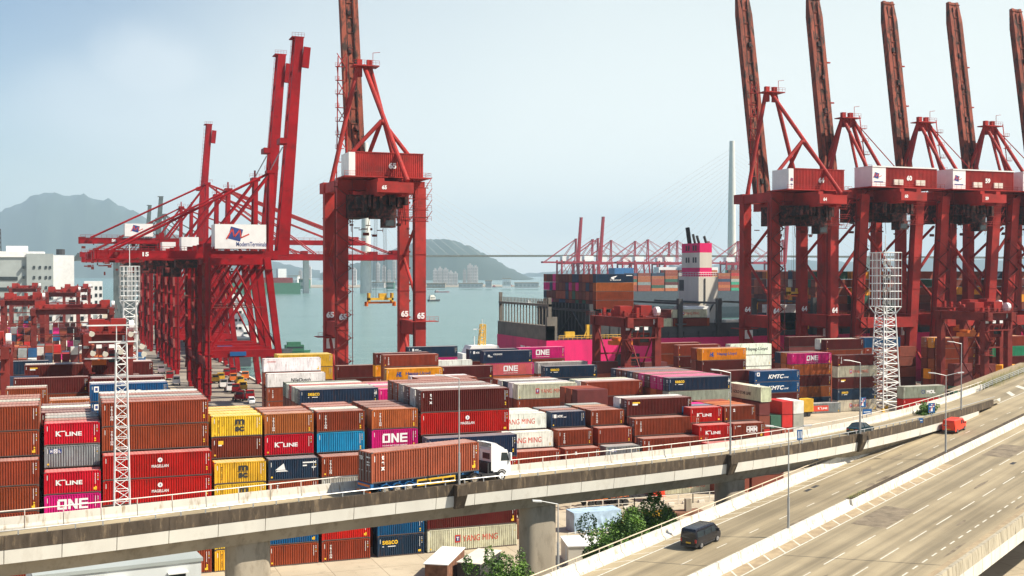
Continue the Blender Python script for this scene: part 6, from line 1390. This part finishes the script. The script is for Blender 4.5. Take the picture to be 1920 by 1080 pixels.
# dark car on the ramp
def ramp_mid(u, f=.42):
    s_ = near_param(u); p, nn, d = at_len(RN, RNL, s_); w = 7.5
    best = min(RF, key=lambda q: (q - p).length); ww = (best - p).length; return p + nn * (ww * f), d, nn
def car(pos, rz, mat, label):
    t = empty('car', pos, rz, label=label, cat='car'); L2, w = 2.35, .88
    def sec(x, z1, wt, z2=None, w2=None): return (x, [(w*.93*wt, .22), (w*wt, .45), (w*wt, z1*.98), (w*(w2 or .96)*wt, z1), ((w2 or .9)*w*.86, z2 or z1 + .01)])
    ss = [sec(-L2, .82, .92), sec(-L2 + .15, .93, .98), sec(-L2 + .75, .95, 1), sec(L2 - 1.35, .92, 1), sec(L2 - .35, .80, .97), sec(L2, .58, .90)]
    bd = body_from(ss, 'body', mat, t)
    mb = MB(); c = [(-1.75, .93, .80), (-1.05, 1.38, .62), (.25, 1.40, .62), (1.05, .92, .80)]; vs = []
    for x, z, y in c: vs += [(x, -y, z), (x, y, z)]
    mb.add(vs, [(0, 1, 3, 2), (4, 5, 7, 6), (0, 2, 4, 6), (1, 7, 5, 3), (0, 6, 7, 1)]); cg = mb.obj('glasshouse', M['glass'], bd)
    mb = MB(); mb.add([(-1.08, -.63, 1.385), (-1.08, .63, 1.385), (.28, .63, 1.405), (.28, -.63, 1.405), (-1.0, -.6, 1.43), (-1.0, .6, 1.43), (.2, .6, 1.44), (.2, -.6, 1.44)], [(0,1,5,4),(1,2,6,5),(2,3,7,6),(3,0,4,7),(4,5,6,7)])
    for sg in (-1, 1): mb.beam((-1.72, sg*.80, .94), (-1.05, sg*.63, 1.39), .07); mb.beam((.25, sg*.63, 1.40), (1.03, sg*.80, .93), .07); mb.beam((-.4, sg*.63, 1.39), (-.35, sg*.83, .93), .07)
    mb.obj('roof', mat, bd)
    for sg in (-1, 1):
        mb = MB(); mb.box(-L2 - .02, -L2 + .1, *sorted((sg*.45, sg*.80)), .62, .76); mb.obj('tail_light', M['lampred'], bd)
        mb = MB(); mb.box(L2 - .12, L2 + .01, *sorted((sg*.45, sg*.78)), .52, .64); mb.obj('headlight', M['cwhite'], bd)
        for x in (-1.4, 1.45): wheel(t, x, sg*(w + .0), .31, .2)
    mb = MB(); mb.box(-L2 - .03, -L2, -.26, .26, .60, .70); mb.obj('number_plate', M['yellow'], bd)
p, d, nn = ramp_mid(1648, .45); car(p + Vector((0, 0, .02)), math.atan2(d.y, d.x), M['carteal'], 'dark teal saloon car driving on the ramp beside a lamp')
# articulated truck on the ramp
pc, d, nn = ramp_mid(800, .55); tz = pc.z + .02; ang = math.atan2(d.y, d.x) + R(6); d = Vector((math.cos(ang), math.sin(ang), 0)); nn = Vector((-d.y, d.x, 0))
gap = min(np.arange(-6, 8, .1), key=lambda a: abs(proj(pc + d*(a + 6.1) + nn*-1.2 + Vector((0, 0, 2)))[0] - 898))
pc = pc + d * float(gap)
t = empty('semi_trailer', (pc.x, pc.y, tz), ang, label='blue and yellow container trailer under the rust brown box on the ramp', cat='trailer')
mb = MB(); 
for y in (-.5, .5): mb.box(-6.1, 6.1, y - .09, y + .09, .92, 1.28)
for k in range(9): mb.box(-6 + k*1.45, -5.85 + k*1.45, -1.15, 1.15, 1.1, 1.28)
mb.box(-6.2, -5.9, -1.2, 1.2, .80, 1.28); mb.box(5.8, 6.1, -1.2, 1.2, 1.0, 1.28); mb.box(-5.9, -.9, -.9, .9, .72, .95); mb.obj('chassis', M['blue'], t)
for x in (-4.6, -3.3, -2.0):
    for sg in (-1, 1): 
        wheel(t, x, sg*1.2, .50, .34, rimcol='girder')
        mb = MB(); pts = [Vector((x + .60*math.cos(a), sg*1.05, .5 + .60*math.sin(a))) for a in np.linspace(.15, math.pi - .15, 9)]
        for a, b_ in zip(pts, pts[1:]): mb.beam(a, b_, .36, .05)
        mb.obj('mudguard', M['blue'], t)
mb = MB(); sg = -1
for sg in (-1, 1):
    for z in (.55, 1.0): mb.box(-1.1, 3.3, sg*1.16 - .03, sg*1.16 + .03, z, z + .16)
    for x in (-1.1, .35, 1.8, 3.2): mb.box(x, x + .1, sg*1.16 - .035, sg*1.16 + .035, .55, 1.16)
mb.obj('side_guard', M['yellow'], t)
mb = MB(); mb.box(-6.24, -6.2, -1.05, 1.05, .98, 1.18); mb.box(-6.3, -6.15, -1.15, 1.15, .45, .58); mb.obj('rear_board', M['orange'], t)
mb = MB(); mb.box(3.9, 4.1, -.8, -.6, .1, 1.0); mb.box(3.9, 4.1, .6, .8, .1, 1.0); mb.obj('landing_leg', M['dark'], t)
cc_ = link('shipping_container', cont_mesh(A2, 2.9), label='rust brown long container with vertical white name, riding on the truck', cat='container'); cc_.color = (0.36, 0.095, 0.048, 1)
cc_.location = (pc.x, pc.y, tz + 1.285); cc_.rotation_euler = (0, 0, ang)
def lg_texT(mb, L, H): L_text(mb, tall('tex'), 1.0, H*.40, .42, 1.4, bold=.05)
TOK['Z'] = ('b', lg_texT, ''); l = link('lettering', letter_mesh('Z', A2, 2.9), cc_); l.location = (-A2/2, -1.212, 0); l = link('marking', mark_mesh(A2, 2.9, 0), cc_); l.location = (-A2/2, -1.212, 0)
l = link('door', door_mesh(A2, 2.9), cc_); l.color = (0.12, 0.045, 0.035, 1)
mb = MB(); mb.v = []; put_text(mb, 'TEX', 0, 0, .8, .35, bold=.04); mb.v = [(-A2/2 - .06, .95 - x, z + 2.1) for x, y, z in mb.v]; mb.obj('lettering', LM[0], cc_)
tp = pc + d * 7.35
t = empty('truck_tractor', (tp.x, tp.y, tz), ang, label='white truck cab with roof deflector pulling the brown container', cat='truck')
mb = MB(); mb.prism([(.55, .95), (.55, 3.05), (.75, 3.25), (2.25, 3.05), (2.62, 2.0), (2.75, 1.2), (2.75, .45), (1.9, .42), (1.75, .95)], -1.22, 1.22); cab = mb.obj('cab', M['carwhite'], t)
mb = MB()
for sg in (-1, 1): mb.add([(.30, sg*1.18, 2.5), (.95, sg*1.18, 3.2), (.95, sg*1.18, 3.75), (.30, sg*1.18, 3.85), (2.0, sg*1.1, 3.12), (.95, sg*1.14, 3.75)], [(0, 1, 2, 3), (1, 4, 5)]); mb.add([(.3, sg*1.18, 1.1), (.58, sg*1.23, 1.1), (.58, sg*1.23, 3.85), (.3, sg*1.18, 3.85)], [(0, 1, 2, 3)])
mb.add([(.35, -1.15, 3.82), (.35, 1.15, 3.82), (1.0, 1.14, 3.78), (1.0, -1.14, 3.78), (2.1, 1.05, 3.15), (2.1, -1.05, 3.15)], [(0, 1, 2, 3), (3, 2, 4, 5)]); mb.obj('roof_deflector', M['carwhite'], cab)
for sg in (-1, 1):
    mb = MB(); mb.add([(1.45, sg*1.235, 2.0), (2.50, sg*1.235, 1.95), (2.28, sg*1.235, 2.75), (1.55, sg*1.235, 2.82)], [(0, 1, 2, 3)]); mb.obj('side_window', M['glass'], cab)
    mb = MB(); mb.box(2.5, 2.65, *sorted((sg*1.25, sg*1.5)), 1.95, 2.75); mb.obj('mirror', M['carwhite'], cab)
    mb = MB(); mb.box(2.70, 2.79, *sorted((sg*.75, sg*1.15)), .75, .95); mb.obj('headlight', M['cwhite'], cab)
    wheel(t, 1.55, sg*1.22, .50, .30, rimcol='cwhite'); wheel(t, -1.75, sg*1.22, .50, .5, rimcol='girder')
    mb = MB(); pts = [Vector((-1.75 + .64*math.cos(a), sg*1.0, .5 + .64*math.sin(a))) for a in np.linspace(.1, math.pi - .1, 9)]
    for a, b_ in zip(pts, pts[1:]): mb.beam(a, b_, .5, .04)
    pts = [Vector((1.55 + .62*math.cos(a), sg*1.1, .5 + .62*math.sin(a))) for a in np.linspace(.1, math.pi - .1, 9)]
    for a, b_ in zip(pts, pts[1:]): mb.beam(a, b_, .3, .10)
    mb.obj('mudguard', M['dark'], t)
mb = MB(); mb.add([(2.68, -1.05, 2.0), (2.68, 1.05, 2.0), (2.32, 1.0, 2.92), (2.32, -1.0, 2.92)], [(0, 1, 2, 3)]); mb.obj('windscreen', M['glass'], cab)
mb = MB(); mb.box(.53, .549, -.6, .6, 2.15, 2.75); mb.obj('rear_window', M['glass'], cab)
mb = MB(); mb.box(-3.0, 2.2, -.55, -.35, .7, .95); mb.box(-3.0, 2.2, .35, .55, .7, .95); mb.box(-2.4, -1.2, -.5, .5, .95, 1.15); mb.box(.0, .5, -1.0, 1.0, .8, 1.9); mb.box(-.8, .8, -1.15, -.6, .42, .85); mb.box(-.8, .8, .6, 1.15, .42, .85); mb.obj('chassis', M['dark'], t)
# parked tractors on the quay apron and a white van
def tractor(pos, rz, colname, label, grp='port tractors parked on the left quay'):
    t = empty('port_tractor', pos, rz, label=label, cat='truck', group=grp)
    mb = MB(); mb.box(.4, 2.4, -1.2, 1.2, .7, 2.0); mb.box(.6, 2.2, -1.05, 1.05, 2.0, 2.75); mb.box(.55, 2.3, -1.1, 1.1, 2.75, 2.9); cb = mb.obj('cab', M[colname], t)
    mb = MB(); mb.box(2.2, 2.26, -.9, .9, 2.0, 2.65); mb.box(.7, 2.1, -1.08, -1.05, 2.0, 2.65); mb.box(.7, 2.1, 1.05, 1.08, 2.0, 2.65); mb.obj('window', M['glass'], cb)
    mb = MB(); mb.box(-3.4, .4, -.9, .9, .7, 1.05); mb.obj('chassis', M['wood'], t)
    for x in (1.5, -2.4):
        for sg in (-1, 1): mb = MB(); mb.tube((x, sg*.8, .5), (x, sg*1.2, .5), .5, 10); mb.obj('wheel', M['black'], t)
    return t
k = 0; CNM = dict(yellow='yellow', carwhite='white', red1='red', orange='orange')
for u, v, cm in ((413, 715, 'yellow'), (424, 707, 'red1'), (436, 716, 'orange'), (448, 722, 'yellow'), (418, 728, 'carwhite'), (430, 735, 'carwhite'), (443, 737, 'red1'), (455, 733, 'yellow'), (446, 752, 'red1'), (467, 750, 'red1'), (402, 718, 'yellow'), (437, 703, 'red1'), (459, 712, 'orange')):
    k += 1; tractor(P(u, v, .01), R(-95 + rr.uniform(-8, 8)), cm, f"small {CNM[cm]} port tractor in the group on the quay, {['first','second','third','fourth','fifth','sixth','seventh','eighth','ninth','tenth','eleventh','twelfth','thirteenth'][k-1]} of thirteen")
for u, v, n_ in ((302, 700, 'first'), (318, 712, 'second'), (330, 722, 'third'), (300, 672, 'fourth'), (290, 655, 'fifth'), (275, 640, 'sixth')):
    tractor(P(u, v, .01), R(-95), 'carwhite' if n_ != 'second' else 'red1', f"port tractor on the lane left of the crane legs, {n_} of six", 'port tractors on the lane left of the cranes')
van(P(471, 757, .01), R(-95), 0, 4.2, 1.7, 1.85, M['carwhite'], 'small white van near the parked port tractors', sidewin=((.1, .35), (.4, .7)))
p = P(394, 700, 0.01)
# yellow trailer standing by the blue boxes
p = P(1506, 781, .0); t = empty('box_trailer', p, R(4), label='short yellow box trailer beside the single box with red panel', cat='trailer')
mb = MB(); corr(mb, -2.4, 2.4, 1.2, 4.4, -1.2, -1.15, .3); mb.box(-2.4, 2.4, -1.14, 1.2, 1.2, 4.4); mb.obj('body', M['yellow'], t)
for x in (-1.4, -.2, 1.0): mb = MB(); mb.tube((x, -1.2, .5), (x, 1.2, .5), .5, 12); mb.obj('wheel', M['black'], t)
mb = MB(); mb.box(-2.2, 2.2, -.9, .9, .8, 1.2); mb.obj('chassis', M['dark'], t)
# things under the ramp
def chassis_truck(u, v, rz, cab, label, Lc=8.0):
    p = P(u, v, 0); t = empty('flatbed_truck', p, rz, label=label, cat='truck', group='trucks parked under the ramp')
    mb = MB(); mb.box(-Lc, 0, -.45, -.25, .9, 1.2); mb.box(-Lc, 0, .25, .45, .9, 1.2); [mb.box(-Lc + k*1.3, -Lc + k*1.3 + .15, -1.1, 1.1, 1.0, 1.2) for k in range(int(Lc/1.3) + 1)]; mb.obj('chassis', M['orange'] if cab == 'orange' and Lc > 8 else M['dark'], t)
    for x in (-Lc + 1, -Lc + 2.3, -.2 + 1.0):
        for sg in (-1, 1): mb = MB(); mb.tube((x, sg*.85, .52), (x, sg*1.2, .52), .52, 12); mb.obj('wheel', M['black'], t)
    mb = MB(); mb.prism([(0, .8), (0, 2.6), (.3, 2.9), (1.7, 2.8), (2.1, 1.9), (2.2, .7)], -1.2, 1.2); cb = mb.obj('cab', M[cab], t); mb = MB(); mb.box(.6, 1.6, -1.23, -1.2, 1.8, 2.5); mb.obj('window', M['glass'], cb)
chassis_truck(1218, 941, R(8), 'carred', 'orange red cab truck parked under the ramp', 7.5)
chassis_truck(1143, 945, R(8), 'carwhite', 'white cab truck parked under the ramp beside an orange frame', 5)
p = P(1108, 950, 0); t = empty('trailer_frame', p, R(6), label='bright orange empty trailer frame under the ramp', cat='trailer'); mb = MB(); [mb.beam((-6, y, 1.2), (6, y, 1.2), .2, .35) for y in (-.8, .8)]; [mb.box(-6 + k*1.5, -5.8 + k*1.5, -1.1, 1.1, 1.1, 1.3) for k in range(9)]; mb.obj('frame', M['orange'], t); mb = MB(); [mb.tube((x, -1.1, .5), (x, 1.1, .5), .5, 10) for x in (3.4, 4.7)]; mb.obj('axle', M['black'], t)
# tarpaulin covered load
p = P(1075, 1000, 0); q = P(1164, 992, 0); L_ = (q - p).length; an = math.atan2(q.y - p.y, q.x - p.x)
t = empty('covered_stack', p, an, label='long stack wrapped in a pale blue tarpaulin behind the trees', cat='covered load')
mb = MB(); nx, nz = 26, 8; vs = []
for i in range(nx + 1):
    for j in range(nz + 1):
        x = L_*i/nx; zz = 2.7*j/nz; vs.append((x + rr.uniform(-.05, .05), -.25 - .35*(1 - j/nz) + .16*math.sin(i*1.9 + j*.5)*(1 - j/nz), zz))
mb.add(vs, [(i*(nz+1) + j, (i+1)*(nz+1) + j, (i+1)*(nz+1) + j + 1, i*(nz+1) + j + 1) for i in range(nx) for j in range(nz)])
mb.add([(0, -.25, 2.7), (L_, -.25, 2.7), (L_, 2.4, 2.8), (0, 2.4, 2.8), (0, 2.4, 0), (L_, 2.4, 0), (0, -.5, 0), (L_, -.5, 0)], [(0, 1, 2, 3), (3, 2, 5, 4), (0, 3, 4, 6), (1, 7, 5, 2)])
mb.obj('tarpaulin', M['tarp'], t, True); mb = MB(); mb.box(.2, L_ - .2, .2, 2.0, .02, 2.4); mb.obj('timber', M['wood'], t)
p = P(1108, 1012, 0); mb = MB(); 
for k in range(46): a, b_ = rr.uniform(-4, 4), rr.uniform(-.9, .9); s_ = rr.uniform(.2, .7); mb.add([(p.x + a, p.y + b_, rr.uniform(.05, .5)), (p.x + a + s_, p.y + b_ + .1, rr.uniform(.05, .6)), (p.x + a + s_*.6, p.y + b_ + s_, rr.uniform(.1, .7))], [(0, 1, 2)])
mb.obj('plastic_litter', M['tarp'], kind='stuff', label='crumpled blue plastic litter on the ground', cat='litter')
p = P(1206, 978, 0); t = empty('steel_beam', p, R(14), label='long yellow steel box beam lying on the ground behind the trees', cat='beam'); mb = MB(); mb.box(-5, 5, -.6, .6, .4, 1.5); mb.obj('web', M['yellow'], t); mb = MB(); mb.box(-5.2, 5.2, -.9, .9, 1.5, 1.7); mb.box(-3, -2.5, -.7, .7, 0, .4); mb.box(3, 3.5, -.7, .7, 0, .4); mb.obj('flange', M['girder'], t)
p = P(981, 1008, 0); t = empty('scrap_stack', p, R(4), label='rusty brown stack of timber and chain beside the round pier', cat='scrap')
mb = MB(); [mb.box(-1.3, 1.3, -1 + .05*k, 1, k*.36, k*.36 + .32) for k in range(7)]; mb.obj('timber', M['wood'], t); mb = MB(); [mb.tube((rr.uniform(-1.2, 1.2), rr.uniform(0, 2.5), 2.6 + rr.random()*1.6), (rr.uniform(-1.2, 1.2), rr.uniform(0, 2.5), 2.6 + rr.random()*1.8), .16, 5) for _ in range(40)]; mb.obj('chain', M['wood'], t)
p = P(1066, 1066, 0); t = empty('shed', p, R(-14), label='small white roofed box shed beside the trees', cat='shed')
mb = MB(); mb.box(0, 4.2, 0, 5.5, 0, 2.5); wl = mb.obj('wall', M['cream'], t); mb = MB(); mb.box(-.1, 4.3, -.1, 5.6, 2.5, 2.62); mb.obj('roof', M['cwhite'], t); mb = MB(); mb.box(-.04, 0, 1, 2, .1, 2.2); mb.obj('door', M['bwall'], t)
p = P(838, 1105, 0); t = empty('site_cabin', p, R(58), label='rusty brown cabin with long white roof at the bottom edge', cat='cabin')
mb = MB(); mb.box(0, 8.5, 0, 2.6, 0, 2.6); mb.obj('wall', M['wood'], t); mb = MB(); mb.box(-.1, 8.6, -.1, 2.8, 2.6, 2.7); mb.obj('roof', M['cwhite'], t)
p = P(900, 1098, 0); t = empty('site_cabin', p, R(50), label='pale yellow cabin roof beside the dark bush at the bottom edge', cat='cabin')
mb = MB(); mb.box(0, 7, 0, 2.8, 0, 2.3); mb.obj('wall', M['dark'], t); mb = MB(); mb.box(-.1, 7.1, -.1, 2.9, 2.3, 2.4); mb.obj('roof', M['cream'], t)
def fence(pts, h, label, gapx=2.2, mat='cream'):
    mb = MB(); L_ = [P(u, v, 0) for u, v in pts]
    for a, b_ in zip(L_, L_[1:]):
        n = max(1, int((b_ - a).length / gapx))
        for i in range(n + 1): c = a.lerp(b_, i/n); mb.box(c.x - .06, c.x + .06, c.y - .06, c.y + .06, 0, h); 
        for z in (h*.5, h): mb.tube(a + Vector((0, 0, z)), b_ + Vector((0, 0, z)), .035, 4)
        for i in range(n): c = a.lerp(b_, (i + .5)/n); mb.box(c.x - .5, c.x + .5, c.y - .25, c.y + .25, 0, .35)
    mb.obj('barrier_fence', M[mat], label=label, cat='fence')
fence([(1070, 962), (1190, 953), (1300, 944), (1362, 938)], 1.5, 'cream tube barrier fence on blocks behind the covered stack')
fence([(1330, 975), (1355, 950), (1362, 938)], 1.4, 'short barrier fence running towards the parapet', 1.6)
fence([(1066, 1018), (1110, 1012), (1160, 1005)], 1.2, 'low barrier fence in front of the blue litter', 1.8)
fence([(1235, 925), (1345, 915)], 1.6, 'barrier fence before the white ground level box')
p = P(1290, 965, 0); t = empty('planter', p, label='square brick planter with a grey block in the work yard', cat='planter'); mb = MB(); mb.box(-2.4, 2.4, -1.2, 1.2, 0, .5); mb.obj('kerb', M['wood'], t); mb = MB(); mb.box(-.4, .5, -.3, .3, .5, 2.3); mb.obj('block', M['girder'], t)
# ------------------------------------------------------------------ trees and weeds
def foliage(mb, c, rad, n, s0, seed, squash=.8):
    r_ = random.Random(seed); cl = [(Vector((r_.gauss(0, .5), r_.gauss(0, .5), r_.gauss(0, .38))), r_.uniform(.22, .42)) for _ in range(26)]
    for _ in range(n):
        cc, rr_ = r_.choice(cl); v = Vector((r_.gauss(0, 1), r_.gauss(0, 1), r_.gauss(0, 1))).normalized() * rr_ * r_.uniform(.65, 1.05)
        p = Vector(c) + Vector(((cc.x + v.x) * rad[0], (cc.y + v.y) * rad[1], (cc.z + v.z) * rad[2]))
        a = Vector((r_.gauss(0, 1), r_.gauss(0, 1), r_.gauss(0, .6))).normalized(); b_ = a.cross(Vector((r_.gauss(0, 1), r_.gauss(0, 1), r_.gauss(0, 1)))).normalized(); s_ = s0 * r_.uniform(.6, 1.3)
        mb.add([p - a*s_, p + b_*s_*.5, p + a*s_, p - b_*s_*.5], [(0, 1, 2, 3)])
def tree(pos, h, rad, n, label, seed, leaf=.22, mat='leaf', cat='tree', name='tree', grp=None):
    t = empty(name, pos, label=label, cat=cat, group=grp); mb = MB(); r_ = random.Random(seed)
    mb.tube((0, 0, 0), (.1, 0, h*.55), .16, 7, r2=.09)
    for k in range(6): a = r_.uniform(0, 6.28); mb.tube((.05, 0, h*(.3 + .05*k)), (math.cos(a)*rad[0]*.6, math.sin(a)*rad[1]*.6, h*.75), .06, 5, r2=.02)
    mb.obj('trunk', M['bark'], t); mb = MB(); foliage(mb, (0, 0, h*.68), rad, n, leaf, seed); mb.obj('crown', M[mat], t)
for i, (u, vb, vt, rx, lab) in enumerate(((1140, 1062, 985, 2.6, 'leafy tree at the left end of the row beside the motorway'), (1178, 1046, 965, 2.9, 'second leafy tree of the row beside the motorway'), (1215, 1030, 958, 2.9, 'third leafy tree of the row beside the motorway'), (1250, 1012, 955, 2.2, 'fourth leafy tree at the right end of the row'))):
    p = PD(u, 0, 0 + 118 + i*6); p = PD(u, vb, 116 + i*7); zt = CH - (vt - V0)*(116 + i*7)/FPX; p.z = 0; tree(p, zt, (rx, rx, zt*.36), 11000, lab, 20 + i, .16, grp='leafy trees beside the motorway')
for i, (u, vt, rx, lab, d_) in enumerate(((925, 1050, 1.9, 'dark green tree at the bottom edge left of the round pier', 112), (966, 1040, 1.5, 'dark green tree touching the round pier', 113))):
    p = PD(u, 1080, d_); p.z = 0; zt = CH - (vt - V0)*d_/FPX; tree(p, zt, (rx, rx, zt*.4), 7000, lab, 40 + i, .13, grp='dark trees at the bottom edge')
b = RD(s_at(1735, 5.9), 5.9, 0); tree(b - Vector((0, 0, .6)), 3.6, (1.6, 1.4, 1.3), 3000, 'leafy bush growing where the two walls meet', 60, .16, cat='bush', name='bush')
def weeds(pts, n, h, label, name='weeds', mat='dryleaf', sp=.6):
    mb = MB(); r_ = random.Random(len(pts) * 7 + n)
    for _ in range(n):
        k = r_.uniform(0, len(pts) - 1.001); i = int(k); p = pts[i].lerp(pts[i+1], k - i) + Vector((r_.gauss(0, sp), r_.gauss(0, sp), 0)); a = Vector((r_.gauss(0, .25), r_.gauss(0, .25), r_.uniform(.4, 1)*h)); s_ = Vector((.05, .03, 0))
        mb.add([p - s_, p + s_, p + a], [(0, 1, 2)])
    mb.obj(name, M[mat], kind='stuff', label=label, cat='weeds')
weeds([RF[-1] + Vector((0, 1, -.5)), fpts[1] + Vector((0, 1.2, -.3)), fpts[3] + Vector((0, 1.5, -.3)), fpts[5] + Vector((0, 1.5, -.3))], 2600, 1.6, 'dry yellow green weeds behind the rail fence', sp=1.1)
weeds([RD(67, 5.6, 0), RD(76, 5.9, 0), RD(88, 6.4, 0)], 900, .8, 'weeds along the foot of the dark ramp wall', sp=.35)
weeds([RD(22.5, -5.4, .96), RD(27, -5.4, .96)], 160, .22, 'weeds on the median ledge', sp=.2)
mb = MB()
prev = None
mb.add([(p.x, p.y, p.z - .45) for p in [RF[-1]] + fpts[1:]] + [(p.x + 4, p.y + 14, p.z - 1.6) for p in reversed([RF[-1]] + fpts[1:])], [tuple(range(12))])
mb.obj('embankment', M['ochre'], kind='structure')
# ------------------------------------------------------------------ haze
m = bpy.data.materials.new('haze'); m.use_nodes = True; n = m.node_tree; n.nodes.clear(); o_ = n.nodes.new('ShaderNodeOutputMaterial'); pv = n.nodes.new('ShaderNodeVolumePrincipled')
pv.inputs['Density'].default_value = 0.00008; pv.inputs['Color'].default_value = (0.62, 0.84, 1.0, 1); pv.inputs['Anisotropy'].default_value = 0.0; n.links.new(pv.outputs[0], o_.inputs['Volume'])
mb = MB(); mb.box(-16000, 18000, -1500, 17000, -7.2, 960); mb.obj('haze', m, kind='stuff', label='pale blue summer haze over the harbour', cat='haze')
